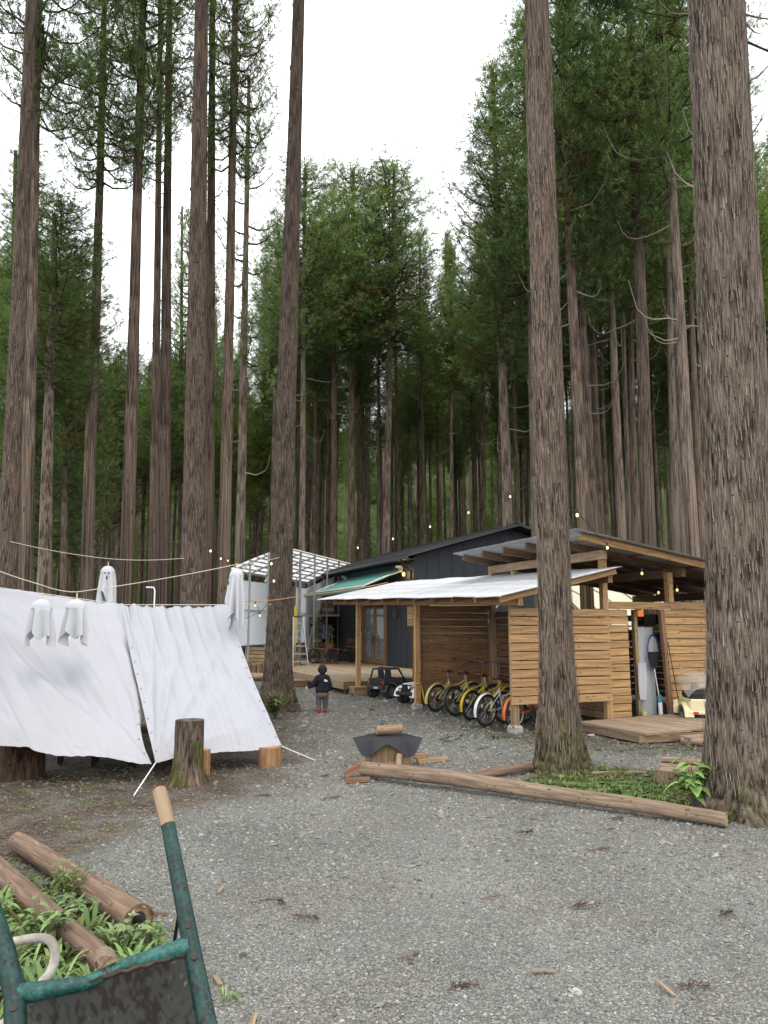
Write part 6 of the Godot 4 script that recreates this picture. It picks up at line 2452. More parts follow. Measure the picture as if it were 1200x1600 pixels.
	for z in [-1.0, 1.0]:
		for k in 7:
			var f := (k + 0.7) / 7.5
			s = shape(Color(0.45, 0.47, 0.49))
			s.bx(0, 1.95 * f, z * lerpf(0.42, 0.06, f), lerpf(0.58, 0.35, f), 0.035, 0.06)
			part(t, "rung", s, M.metal)
	s = shape(Color(0.05, 0.05, 0.055))
	s.bx(0, 1.96, 0, 0.36, 0.05, 0.16)
	part(t, "top_cap", s, M.plain)
	t = thing("yellow_pole", "bright yellow pole standing behind the stepladder", "pole", here(far(461, 1000, 27.5) * Vector3(1, 0, 1)))
	s = shape(Color(0.6, 0.5, 0.05))
	s.bx(0, 1.3, 0, 0.09, 2.1, 0.04)
	part(t, "pole", s, M.plain)
	t = thing("red_wreath", "small red and green wreath hung under the white shed roof by the door", "wreath", local(3.55, 2.05, -13.3))
	s = shape(Color(0.25, 0.05, 0.04))
	for k in 26:
		var a := TAU * k / 26.0
		s.color = Color(0.3, 0.05, 0.04) if k % 3 == 0 else Color(0.05, 0.08, 0.03)
		s.ball(Vector3(0, sin(a) * 0.11, cos(a) * 0.11), Vector3.ONE * rng.randf_range(0.025, 0.04), 4, 6)
	part(t, "ring", s, M.matt)


func build_logs() -> void:
	var grey := Color(0.36, 0.27, 0.19)
	var a := floor_at(568, 1216) + Vector3(0, 0.095, 0)
	var b := floor_at(1136, 1294) + Vector3(0, 0.06, 0)
	var t := thing("log", "long weathered log lying across the gravel edge below the two right trunks", "log", Transform3D())
	part(t, "wood", log_between(a, b, 0.08, 0.056, Color(0.29, 0.22, 0.16), 1, 0.03), M.old_wood)
	for k in 9:
		var s := shape(Color(0.14, 0.09, 0.06))
		var p := a.lerp(b, 0.06 + k * 0.105 + 0.02 * sin(k * 5.0))
		s.ball(p + Vector3(0, lerpf(0.085, 0.058, k / 9.0) * 0.85, 0.04), Vector3(0.025, 0.012, 0.018), 5, 8)
		part(t, "knot", s, M.matt)
	t = thing("log", "short forked log lying behind the long log, left of the tall trunk", "log", Transform3D())
	part(t, "wood", log_between(floor_at(728, 1226) + Vector3(0, 0.06, 0), floor_at(828, 1207) + Vector3(0, 0.06, 0), 0.042, 0.05, Color(0.23, 0.16, 0.115), 2, 0.01), M.old_wood)
	# splitting block with its cloth
	var o := floor_at(606, 1200)
	var bl := thing("splitting_block", "round wooden block in the middle of the gravel under a black cloth", "stump", here(o))
	part(bl, "wood", log_shape(0, 0.35, 0.265, Color(0.34, 0.25, 0.16), true, 5), M.old_wood)
	var s := shape(Color(0.016, 0.017, 0.02))
	var rows := []
	for r in 20:
		var row := PackedVector3Array()
		for k in 97:
			var th := TAU * (k % 96) / 96
			var e := r / 19.0
			var front := absf(wrapf(th - PI * 0.5, -PI, PI))   # 0 towards the camera
			var ext := 0.11 + 0.11 * exp(-pow((front - 0.75) / 0.34, 2.0)) + 0.02 * exp(-pow((front - 1.5) / 0.4, 2.0)) + 0.1 * exp(-pow((front - 2.6) / 0.5, 2.0))
			var drop := 0.72 + 0.26 * exp(-pow((front - 0.75) / 0.4, 2.0)) - 0.55 * exp(-pow((front - 1.5) / 0.3, 2.0)) - 0.25 * exp(-pow(front / 0.2, 2.0)) + 0.3 * exp(-pow((front - 2.6) / 0.5, 2.0))
			var rr := e * (0.27 + ext)
			var out := maxf(0.0, rr - 0.27)
			var rad := minf(rr, 0.275) + out * sqrt(maxf(0.05, 1.0 - drop * drop * 0.95))
			drop = clampf(drop, 0.05, 0.99)
			row.append(Vector3(cos(th) * rad, 0.362 - out * drop + 0.006 * bumps.get_noise_2d(cos(th) * rr * 9.0, sin(th) * rr * 9.0) + 0.012 * sin(th * 9.0) * out * 5.0, sin(th) * rad))
		rows.append(row)
	for row in rows:
		row.reverse()
	s.grid(rows)
	tag(part(self, "black_cloth", s, M.gloss.duplicate(), here(o)), "stiff black leathery cloth draped over the splitting block", "cloth")
	(get_child(-1) as MeshInstance3D).material_override.roughness = 0.55
	t = thing("firewood_log", "short round log lying on top of the black cloth", "firewood", Transform3D())
	part(t, "bark", log_between(o + Vector3(-0.13, 0.42, 0.0), o + Vector3(0.17, 0.44, -0.05), 0.052, 0.05, Color(0.34, 0.25, 0.165), 7, 0.0), M.old_wood)
	var fire := [
		["red-brown split log leaning on the left end of the long log", [541, 1216], [572, 1196], 0.055, Color(0.3, 0.16, 0.09)],
		["dark split log flat on the gravel at the long log's left end", [540, 1224], [577, 1222], 0.04, Color(0.25, 0.15, 0.1)],
		["pale split plank with a dark underside right of the splitting block", [652, 1194], [698, 1189], 0.04, Color(0.5, 0.34, 0.2)],
		["short split log close behind the pale split plank", [648, 1186], [664, 1184], 0.045, Color(0.4, 0.25, 0.13)],
	]
	for f in fire:
		t = thing("split_firewood", f[0], "firewood", Transform3D())
		var p0 := floor_at(f[1][0], f[1][1])
		var p1 := floor_at(f[2][0], f[2][1])
		if f[1][0] == 541:
			p1 = p0 + Vector3(0.22, 0.12, -0.05)
		var x := between(p0, p1)
		s = shape(f[4])
		var h := p0.distance_to(p1) * 0.5
		var r: float = f[3]
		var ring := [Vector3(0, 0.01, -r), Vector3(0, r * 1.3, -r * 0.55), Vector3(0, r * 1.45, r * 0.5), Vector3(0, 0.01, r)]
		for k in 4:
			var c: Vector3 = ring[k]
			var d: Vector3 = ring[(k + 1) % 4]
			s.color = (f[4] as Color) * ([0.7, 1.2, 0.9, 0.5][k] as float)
			s.quad(x * (c + Vector3(h, 0, 0)), x * (c - Vector3(h, 0, 0)), x * (d - Vector3(h, 0, 0)), x * (d + Vector3(h, 0, 0)))
		for e in [1.0, -1.0]:
			var q := []
			for k in 4:
				q.append(x * ((ring[k] as Vector3) + Vector3(h * e, 0, 0)))
			if e < 0:
				q.reverse()
			s.color = (f[4] as Color) * 1.2
			s.quad(q[0], q[1], q[2], q[3])
		part(t, "wood", s, M.old_wood)
	t = thing("firewood_log", "small upright round log leaning on the front of the splitting block", "firewood", Transform3D())
	part(t, "bark", log_between(floor_at(622, 1212) + Vector3(0, 0.03, -0.08), floor_at(622, 1212) + Vector3(0.02, 0.2, -0.16), 0.035, 0.035, Color(0.42, 0.3, 0.2), 9), M.old_wood)
	t = thing("wood_block", "small square reddish block before the splitting block", "wood block", here(floor_at(609, 1204) + Vector3(0, 0.06, 0.16), 0.2))
	board(t, "wood", Vector3.ZERO, Vector3(0.11, 0.12, 0.06), Color(0.34, 0.2, 0.13))
	# stumps by the tarps
	var stumps := [
		["tall mossy bark-covered stump standing in front of the right tarp", [293, 1224], 0.64, 0.145, Color(0.2, 0.15, 0.115), 0.55],
		["short fresh-cut stump half hidden behind the tall mossy stump", [317, 1211], 0.27, 0.075, Color(0.4, 0.22, 0.1), 0.0],
		["low pale brown stump under the right tarp's outer corner", [421, 1196], 0.21, 0.135, Color(0.38, 0.22, 0.11), 0.0],
		["big dark round stump in the shade under the left tarp", [32, 1214], 0.5, 0.23, Color(0.13, 0.075, 0.045), 0.1],
		["low grey-topped stump on the mossy patch beside the massive trunk", [1050, 1222], 0.13, 0.16, Color(0.3, 0.23, 0.15), 0.15],
	]
	for k in stumps.size():
		var q = stumps[k]
		t = thing("tree_stump", q[0], "stump", here(floor_at(q[1][0], q[1][1])))
		s = log_shape(-0.03, q[2], q[3], q[4], true, k + 3, q[5], k == 0 or k == 3)
		if k == 0:
			for j in s.c.size():
				var y := s.v[j].y
				if y < 0.4 and slow.get_noise_3d(s.v[j].x * 9.0, y * 6.0, s.v[j].z * 9.0) > y * 1.2 - 0.15:
					s.c[j] = Color(0.12, 0.12, 0.035)
		part(t, "wood", s, M.bark_near if k == 0 or k == 3 else M.old_wood)
	var rl := [
		["thin log before the low grass beside the wooden platform", [1066, 1163], [1135, 1170], 0.055, Color(0.42, 0.32, 0.22)],
		["pale bent plank-like log beyond the mossy patch, farthest of three", [1034, 1192], [1125, 1200], 0.035, Color(0.4, 0.3, 0.2)],
		["log between the grey-topped stump and the massive trunk, middle of three", [1032, 1206], [1125, 1216], 0.05, Color(0.4, 0.29, 0.2)],
		["short reddish log touching the right side of the grey-topped stump", [1066, 1216], [1098, 1228], 0.045, Color(0.36, 0.2, 0.13)],
		["thin grey branch along the back of the mossy patch behind the tall trunk", [925, 1212], [1010, 1210], 0.02, Color(0.3, 0.24, 0.17)],
	]
	for k in rl.size():
		var q = rl[k]
		t = thing("log", q[0], "log", Transform3D())
		part(t, "wood", log_between(floor_at(q[1][0], q[1][1]) + Vector3(0, q[3], 0), floor_at(q[2][0], q[2][1]) + Vector3(0, q[3], 0), q[3], q[3] * 0.9, q[4], k + 20, 0.006), M.old_wood)
	# the two logs at the lower left
	t = thing("log", "thick bark-covered log with a broken hollow end at the lower left", "log", Transform3D())
	var p0 := floor_at(26, 1330) + Vector3(0, 0.07, 0)
	var p1 := floor_at(216, 1466) + Vector3(0, 0.085, 0)
	part(t, "bark", log_between(p0, p1, 0.062, 0.082, Color(0.24, 0.17, 0.12), 31, 0.008, Color(0.3, 0.22, 0.14)), M.old_wood)
	s = shape(Color(0.02, 0.015, 0.012))
	s.ball(p1 + (p1 - p0).normalized() * -0.01, Vector3(0.04, 0.05, 0.04), 6, 10)
	part(t, "hollow", s, M.matt)
	for k in 7:
		s = shape(Color(0.33, 0.24, 0.16))
		var dir := (p1 - p0).normalized()
		var sd := dir.cross(Vector3.UP).normalized()
		var an := TAU * k / 7.0
		var c := p1 + (sd * cos(an) + Vector3.UP * sin(an)) * 0.07
		var w := (sd * -sin(an) + Vector3.UP * cos(an)) * 0.035
		s.tri(c - w - dir * 0.02, c + dir * rng.randf_range(0.03, 0.1), c + w - dir * 0.02)
		part(t, "splinter", s, M.old_wood)
	t = thing("log", "thinner log running through the weeds to the wheelbarrow", "log", Transform3D())
	part(t, "bark", log_between(floor_at(-40, 1352) + Vector3(0, 0.08, 0), floor_at(172, 1542) + Vector3(0, 0.07, 0), 0.07, 0.055, Color(0.22, 0.15, 0.11), 33, 0.012, Color(0.4, 0.3, 0.2)), M.old_wood)


func build_barrow() -> void:   # a worn teal wheelbarrow tipped up on its wheel, tray towards the camera
	var t := thing("wheelbarrow", "worn teal wheelbarrow tipped on end, rusty tray and wooden grip up", "wheelbarrow", Transform3D())
	var g0 := far(248, 1232, 1.74)   # right handle, tip
	var g1 := far(262, 1286, 1.70)
	var k0 := far(299, 1478, 1.56)   # where the cross bar meets it
	var e0 := far(340, 1680, 1.42)
	var down := (e0 - k0).normalized()
	var left := (far(18, 1556, 1.46) - k0)
	var l := left.length()
	left = left.normalized()
	var nn := down.cross(left).normalized()
	if nn.z < 0:
		nn = -nn
	var foot := k0 + down * (k0.y + 0.35) * 0.8
	var s := shape()
	s.tube([g1, k0, e0, k0 + down * 0.75], [0.0145, 0.0165, 0.0175, 0.0175], 16)
	part(t, "handle_tube", s, M.teal_dark)
	s = shape(Color(0.38, 0.28, 0.19))
	s.tube([g0, g0.lerp(g1, 0.05), g0.lerp(g1, 0.5), g1.lerp(g0, 0.02), g1 + (k0 - g1) * 0.02], [0.011, 0.0155, 0.016, 0.016, 0.0155], 14)
	part(t, "grip", s, M.old_wood)
	var h0 := k0 + left * (l - 0.005)
	s = shape()
	s.tube([h0 + (g1 - k0) * 0.75 + left * 0.04, h0 + (g1 - k0) * 0.3 + left * 0.012, h0, h0 + down * 0.35, h0 + down * 0.75], [0.017, 0.018, 0.0185], 16)
	part(t, "handle_tube", s, M.teal_dark)
	s = shape(Color(0.38, 0.28, 0.19))
	s.tube([h0 + (g1 - k0) * 0.75 + left * 0.04, h0 + (g0 - k0) + left * 0.06], [0.0175], 14)
	part(t, "grip", s, M.old_wood)
	s = shape()
	s.tube([k0 + left * 0.005, k0 + left * 0.12 - nn * 0.004, k0 + left * (l - 0.12) - nn * 0.004 + down * 0.012, h0], [0.018, 0.0125, 0.0125, 0.018], 14)
	part(t, "rim_bar", s, M.teal_paint)
	s = shape(Color(0.075, 0.05, 0.038))
	var lip := []
	for q in 25:
		var f := q / 24.0
		lip.append(k0.lerp(h0, 0.03 + 0.94 * f) + down * (0.0135 + 0.002 * sin(q * 2.3)) + nn * 0.004)
	s.tube(lip, [0.004], 7)
	part(t, "folded_lip", s, M.worn)
	for q in [k0 + down * 0.03, k0 - down * 0.03, h0 + down * 0.03]:
		s = shape(Color(0.06, 0.045, 0.038))
		s.rod(q + nn * 0.015, q + nn * 0.021, 0.006, 6)
		part(t, "bolt", s, M.worn)
	# the tray: a shallow dished sheet behind the rim
	var rows := []
	for r in 26:
		var f := r / 25.0
		var row := PackedVector3Array()
		for c in 31:
			var q := c / 30.0
			var edge := minf(minf(f * 0.7, q * l), (1.0 - q) * l) / 0.07
			var deep := 0.15 * (1.0 - pow(1.0 - clampf(edge * 0.55, 0.0, 1.0), 2.0))
			row.append(h0 + down * (0.016 + f * 0.72) - left * (0.012 + q * (l - 0.024)) - nn * (deep * 0.9 + 0.004 * slow.get_noise_2d(q * 9.0, f * 9.0)))
		rows.append(row)
	s = shape()
	s.grid(rows, Vector2(l, 0.72))
	part(t, "tray", s, M.tray)
	# leg loop at the back, brace, wheel
	s = shape(Color(0.56, 0.53, 0.47))
	var a := far(-70, 1490, 1.72)
	var pts := []
	for q in [[-70, 1490, 1.74], [10, 1474, 1.76], [56, 1466, 1.78], [78, 1470, 1.78], [86, 1490, 1.77], [80, 1516, 1.74], [60, 1542, 1.7], [36, 1572, 1.64], [0, 1604, 1.58], [-60, 1625, 1.54]]:
		pts.append(far(q[0], q[1], q[2]))
	var fine := []
	for q in pts.size() - 1:
		var m0: Vector3 = pts[maxi(q - 1, 0)]
		var m3: Vector3 = pts[mini(q + 2, pts.size() - 1)]
		for e in 5:
			fine.append((pts[q] as Vector3).cubic_interpolate(pts[q + 1], m0, m3, e / 5.0))
	fine.append(pts[-1])
	s.tube(fine, [0.0098], 14)
	part(t, "leg_loop", s, M.worn)
	s = shape(Color(0.05, 0.055, 0.05))
	s.rod(g1.lerp(k0, 0.62), far(272, 1475, 1.66), 0.004, 6)
	s.rod(far(0, 1492, 1.62), far(56, 1552, 1.66), 0.004, 6)
	part(t, "brace", s, M.metal)
	s = shape(Color(0.02, 0.02, 0.02))
	var mid := (k0 + h0) * 0.5
	var along := down
	var hub := mid + along * ((mid.y - 0.16) / -along.y)
	s.ring(Transform3D(Basis(along, along.cross(left).normalized(), left), hub), 0.13, 0.035, 26, 8)
	part(t, "wheel", s, M.matt)
	s = shape()
	s.tube([k0 + down * 0.75, hub + left * -0.07], [0.0185], 10)
	s.tube([h0 + down * 0.75, hub + left * 0.07], [0.0185], 10)
	s.rod(hub - left * 0.09, hub + left * 0.09, 0.012, 8)
	part(t, "fork", s, M.teal_paint)
	# a curl of bark caught on the rim
	t = thing("bark_curl", "curl of dry bark caught on the wheelbarrow's teal rim", "bark", here(far(157, 1513, 1.52)))
	s = shape(Color(0.4, 0.32, 0.24))
	rows = []
	for r in 5:
		var row := PackedVector3Array()
		for c in 9:
			var q := c / 8.0 * 4.0
			row.append(Vector3(cos(q) * 0.02 + r * 0.004, 0.015 + sin(q) * 0.016, r * 0.01 - 0.02))
		rows.append(row)
	s.grid(rows)
	part(t, "curl", s, M.old_wood)


# ---- plants ---------------------------------------------------------------------------------------------------

func leaf(s: Shape, o: Vector3, dir: Vector3, l: float, w: float, bend: float) -> void:   # a pointed leaf with a keel
	var side := dir.cross(Vector3.UP)
	side = (side if side.length() > 0.05 else Vector3.RIGHT).normalized()
	var up := side.cross(dir).normalized()
	var n := 4
	var first := s.v.size()
	for k in n + 1:
		var f := k / float(n)
		var p := o + dir * l * f - Vector3(0, bend * l * f * f, 0)
		var ww := w * sin(pow(f, 0.75) * PI) * 0.5 + 0.0006
		s.put(p - side * ww + up * ww * 0.35, (up - side * 0.3).normalized(), Vector2.ZERO)
		s.put(p, up, Vector2.ZERO)
		s.put(p + side * ww + up * ww * 0.35, (up + side * 0.3).normalized(), Vector2.ZERO)
	for k in n:
		for e in 2:
			var a := first + k * 3 + e
			s.i.append_array([a, a + 3, a + 4, a, a + 4, a + 1])


func leafy_plant(label: String, o: Vector3, h: float, spread: float, stems: int, per: int, size: float, green: Color, called := "leafy_plant", category := "plant") -> Node3D:
	var t := thing(called, label, category, here(o))
	var st := shape(Color(0.14, 0.13, 0.06))
	var s := shape()
	for k in stems:
		var az := rng.randf() * TAU
		var out := rng.randf_range(0.1, 1.0) * spread
		var tip := Vector3(cos(az) * out, h * rng.randf_range(0.6, 1.05), sin(az) * out)
		var mid := tip * 0.5 + Vector3(0, h * 0.12, 0)
		st.tube([Vector3.ZERO, mid, tip], [0.006, 0.004, 0.002], 5)
		for q in per:
			var f := rng.randf_range(0.3, 1.0)
			var p := Vector3.ZERO.lerp(mid, f * 2.0) if f < 0.5 else mid.lerp(tip, f * 2.0 - 1.0)
			var a := rng.randf() * TAU
			var dir := Vector3(cos(a), rng.randf_range(-0.25, 0.5), sin(a)).normalized()
			s.color = green * rng.randf_range(0.7, 1.35)
			var l := size * rng.randf_range(0.6, 1.2)
			leaf(s, p + dir * 0.02, dir, l, l * rng.randf_range(0.45, 0.62), rng.randf_range(0.1, 0.6))
	part(t, "stems", st, M.matt)
	var o2 := part(t, "leaves", s, M.leaf)
	o2.set_meta("kind", "stuff")
	return t


func grass_clump(label: String, o: Vector3, n: int, l: float, w: float, green: Color, spread: float) -> void:
	var t := thing("grass_clump", label, "grass", here(o))
	var s := shape()
	for k in n:
		var a := rng.randf() * TAU
		var dir := Vector3(cos(a) * rng.randf_range(0.2, 0.9), 1.0, sin(a) * rng.randf_range(0.2, 0.9)).normalized()
		s.color = green * rng.randf_range(0.65, 1.35)
		leaf(s, Vector3(rng.randf_range(-1, 1), 0, rng.randf_range(-1, 1)) * spread, dir, l * rng.randf_range(0.5, 1.15), w, rng.randf_range(0.3, 1.0))
	part(t, "blades", s, M.leaf).set_meta("kind", "stuff")


func sprig_mesh(kind: int) -> ArrayMesh:
	var s := shape()
	if kind == 0:   # low weed rosette
		for k in 7:
			var a := k * 2.4
			s.color = Color(1, 1, 1) * rng.randf_range(0.7, 1.3)
			leaf(s, Vector3(cos(a), 0, sin(a)) * 0.1, Vector3(cos(a), rng.randf_range(0.3, 1.3), sin(a)).normalized(), rng.randf_range(0.6, 1.1), 0.45, 0.4)
	elif kind == 1:   # grass blades
		for k in 8:
			var a := rng.randf() * TAU
			s.color = Color(1, 1, 1) * rng.randf_range(0.7, 1.3)
			leaf(s, Vector3(cos(a), 0, sin(a)) * 0.12, Vector3(cos(a) * 0.5, 1.0, sin(a) * 0.5).normalized(), rng.randf_range(0.7, 1.3), 0.09, 0.5)
	elif kind == 2:   # fern frond tuft
		for k in 6:
			var a := TAU * k / 6.0 + rng.randf()
			var dir := Vector3(cos(a), 0.75, sin(a)).normalized()
			for q in 7:
				var f := 0.2 + q * 0.13
				var sd := dir.cross(Vector3.UP).normalized()
				for e in [-1.0, 1.0]:
					s.color = Color(1, 1, 1) * rng.randf_range(0.75, 1.2)
					leaf(s, dir * f - Vector3(0, 0.5 * f * f, 0), (sd * e + dir * 0.6).normalized(), 0.36 * (1.15 - f), 0.12, 0.2)
	else:   # dead twig
		s.color = Color.WHITE
		s.tube([Vector3(-0.5, 0.02, 0), Vector3(-0.1, 0.05, 0.06), Vector3(0.5, 0.02, -0.05)], [0.022, 0.02, 0.008], 4, false)
		s.tube([Vector3(0, 0.04, 0.04), Vector3(0.25, 0.09, 0.2)], [0.012, 0.005], 4, false)
	return s.mesh()


func scatter(called: String, mesh: Mesh, mat: Material, n: int, pick: Callable, size: Vector2, green: Color, spread := 0.35) -> void:
	var places := []
	var tints := PackedColorArray()
	for k in n:
		var p = pick.call()
		if p == null:
			continue
		var sz := rng.randf_range(size.x, size.y)
		places.append(Transform3D(Basis(Vector3.UP, rng.randf() * TAU).scaled(Vector3.ONE * sz), p))
		var v := rng.randf_range(1.0 - spread, 1.0 + spread)
		tints.append(Color(green.r * v * rng.randf_range(0.85, 1.2), green.g * v, green.b * v))
	copies(self, called, mesh, mat, places, tints)


func build_plants() -> void:
	var rosette := sprig_mesh(0)
	var grass := sprig_mesh(1)
	var fern := sprig_mesh(2)
	var green := Color(0.12, 0.19, 0.045)
	var island := func():
		var q := floor_at(rng.randf_range(815, 1240), rng.randf_range(1196, 1290))
		return Vector3(q.x, ground_height(q.x, q.z), q.z) if inside(island_area, Vector2(q.x, q.z), 0.12) > 0.5 else null
	scatter("ground_cover", rosette, M.leaf, 1500, island, Vector2(0.025, 0.075), Color(0.13, 0.19, 0.05))
	scatter("island_grass", grass, M.leaf, 900, island, Vector2(0.05, 0.14), Color(0.17, 0.21, 0.06))
	var front := func():
		var q := floor_at(rng.randf_range(830, 1010), rng.randf_range(1226, 1262))
		return Vector3(q.x, 0, q.z) if inside(island_area, Vector2(q.x, q.z), 0.1) > 0.5 else null
	scatter("island_weeds", rosette, M.leaf, 650, front, Vector2(0.05, 0.11), Color(0.085, 0.16, 0.04))
	var weeds := func():
		var q := Vector3(rng.randf_range(-3.4, -0.85), 0, rng.randf_range(-5.6, -2.2))
		return q if inside(weed_area, Vector2(q.x, q.z), 0.3) > rng.randf_range(0.2, 0.7) else null
	scatter("weed_bed", rosette, M.leaf, 2300, weeds, Vector2(0.025, 0.08), Color(0.14, 0.21, 0.05))
	scatter("weed_ferns", fern, M.leaf, 220, weeds, Vector2(0.12, 0.26), Color(0.13, 0.2, 0.05))
	scatter("weed_grass", grass, M.leaf, 700, weeds, Vector2(0.12, 0.3), Color(0.17, 0.24, 0.08))
	# thin moss and weeds in the dirt and along the shed
	var dirt := func():
		var q := floor_at(rng.randf_range(-60, 430), rng.randf_range(1200, 1380))
		var w := Vector2(q.x, q.z)
		if inside(gravel_area, w, 0.6) > 0.3 or slow.get_noise_2d(q.x * 6.0, q.z * 6.0 + 20.0) < 0.12:
			return null
		return q
	scatter("moss_tufts", rosette, M.leaf, 2200, dirt, Vector2(0.012, 0.035), Color(0.14, 0.17, 0.05))
	var shed := func():
		var q := floor_at(rng.randf_range(690, 1120), rng.randf_range(1128, 1175))
		if slow.get_noise_2d(q.x * 4.0 + 30.0, q.z * 4.0) < 0.05 or q.z < -12.8:
			return null
		return q
	scatter("shed_weeds", rosette, M.leaf, 700, shed, Vector2(0.025, 0.07), Color(0.12, 0.19, 0.06))
	# litter of twigs in the dirt
	var twig := sprig_mesh(3)
	var litter := func():
		var q := floor_at(rng.randf_range(-80, 520), rng.randf_range(1165, 1400))
		return q + Vector3(0, 0.01, 0) if inside(gravel_area, Vector2(q.x, q.z), 0.8) < 0.6 else null
	scatter("twig_litter", twig, M.matt, 2600, litter, Vector2(0.03, 0.13), Color(0.17, 0.105, 0.07), 0.6)
	var feet := [floor_at(875, 1205), floor_at(1170, 1265), floor_at(433, 1108), floor_at(293, 1224), floor_at(606, 1200), floor_at(850, 1255)]
	var foot := func():
		var q: Vector3 = feet[rng.randi() % feet.size()]
		var g := rng.randf() * TAU
		var d := rng.randf_range(0.15, 0.5) + 0.9 * pow(rng.randf(), 2.0)
		return q + Vector3(cos(g) * d, 0.012, sin(g) * d)
	scatter("trunk_litter", twig, M.matt, 1900, foot, Vector2(0.02, 0.09), Color(0.14, 0.08, 0.05), 0.6)
	var yard := func():
		var d := sqrt(rng.randf_range(9.0, 200.0))
		var q := Vector3(rng.randf_range(-0.55, 0.55) * d, 0.012, -d)
		if inside(gravel_area, Vector2(q.x, q.z), 0.3) < 0.6 or slow.get_noise_2d(q.x * 1.3 + 10.0, q.z * 1.3) < rng.randf_range(-0.4, 0.3):
			return null
		return q
	scatter("needle_litter", twig, M.matt, 2600, yard, Vector2(0.02, 0.07), Color(0.16, 0.09, 0.055), 0.6)
	var floor_ := func():
		var q := Vector3(rng.randf_range(-20, 24), 0, rng.randf_range(-60, -16))
		var l := site.affine_inverse() * q
		if l.x > -1.5 and l.x < 11.5 and l.z > -24.5 and l.z < 2.5 or q.z > -24.0 and q.x > -6.0 and q.x < 3.0:
			return null
		return q
	scatter("undergrowth", fern, M.leaf, 2600, floor_, Vector2(0.35, 1.1), Color(0.1, 0.17, 0.045))
	scatter("undergrowth_bushes", rosette, M.leaf, 2600, floor_, Vector2(0.2, 0.7), Color(0.11, 0.18, 0.05))
	# single plants
	leafy_plant("leafy shrub with small pale leaves at the foot of the dark trunk", floor_at(430, 1124), 0.5, 0.36, 34, 13, 0.07, Color(0.12, 0.155, 0.055), "shrub", "shrub")
	leafy_plant("bright green broad-leaved plant between the long log and massive trunk", floor_at(1090, 1268), 0.42, 0.28, 12, 7, 0.15, Color(0.24, 0.38, 0.12))
	leafy_plant("small broad-leaved plant on the mossy patch, right beside the grey-topped stump", floor_at(1062, 1226), 0.14, 0.16, 9, 4, 0.08, Color(0.1, 0.2, 0.06))
	leafy_plant("single bright green weed just behind the middle of the long log", floor_at(930, 1252), 0.12, 0.12, 6, 4, 0.08, Color(0.16, 0.27, 0.08))
	leafy_plant("broad-leaved weed between the two lower-left logs, by the broken end", floor_at(200, 1490), 0.16, 0.16, 9, 5, 0.06, Color(0.17, 0.24, 0.11))
	leafy_plant("broad pale-leaved weed between the two lower-left logs, farther up", floor_at(128, 1442), 0.14, 0.16, 9, 4, 0.06, Color(0.17, 0.25, 0.12))
	leafy_plant("feathery weed growing over the thinner lower-left log", floor_at(100, 1420), 0.24, 0.14, 16, 10, 0.035, Color(0.13, 0.21, 0.06))
	leafy_plant("weed under the thick log's broken end, right of its twin", floor_at(232, 1490), 0.15, 0.12, 10, 7, 0.045, Color(0.13, 0.21, 0.06))
	leafy_plant("tall broad-leaved weed at the left edge above the beige tube", floor_at(60, 1490), 0.26, 0.2, 14, 7, 0.065, Color(0.16, 0.25, 0.09))
	grass_clump("arching strap-leaved grass clump beside the wooden platform", local(2.62, 0, 1.62).origin, 110, 0.5, 0.024, Color(0.12, 0.22, 0.05), 0.3)
	grass_clump("strap-leaved grass by the wheelbarrow's beige tube, lower left corner", floor_at(40, 1560), 60, 0.34, 0.014, Color(0.16, 0.25, 0.09), 0.22)
	grass_clump("strap-leaved grass below the thinner log's end, left of the rim", floor_at(110, 1560), 40, 0.3, 0.012, Color(0.17, 0.26, 0.09), 0.16)
	grass_clump("tiny bright grass tuft on the gravel right of the wheelbarrow", floor_at(362, 1562), 26, 0.07, 0.006, Color(0.2, 0.3, 0.08), 0.05)
	leafy_plant("little plant of ragged leaves under the slatted end panel", floor_at(862, 1138), 0.16, 0.26, 14, 6, 0.07, Color(0.13, 0.2, 0.07))
	leafy_plant("low weed at the edge of the gravel below the bikes", floor_at(772, 1154), 0.07, 0.14, 8, 5, 0.05, Color(0.16, 0.22, 0.07))
	# a tree just outside the left edge: only its foot is in view
	var b := floor_at(-70, 1246)
	var t := tree("tree foot at the left edge below the tarp, the trunk outside the photo", b, b + Vector3(-0.11, 1, 0), 0.2, 24, "", [0, 15.0, 2.4])
	fine_trunk(t, Vector3.ZERO, Vector3(-0.11, 0, 0), 0.2, 0.07, 22.0, Color(0.2, 0.15, 0.115), 0.15, 0, 1.25)


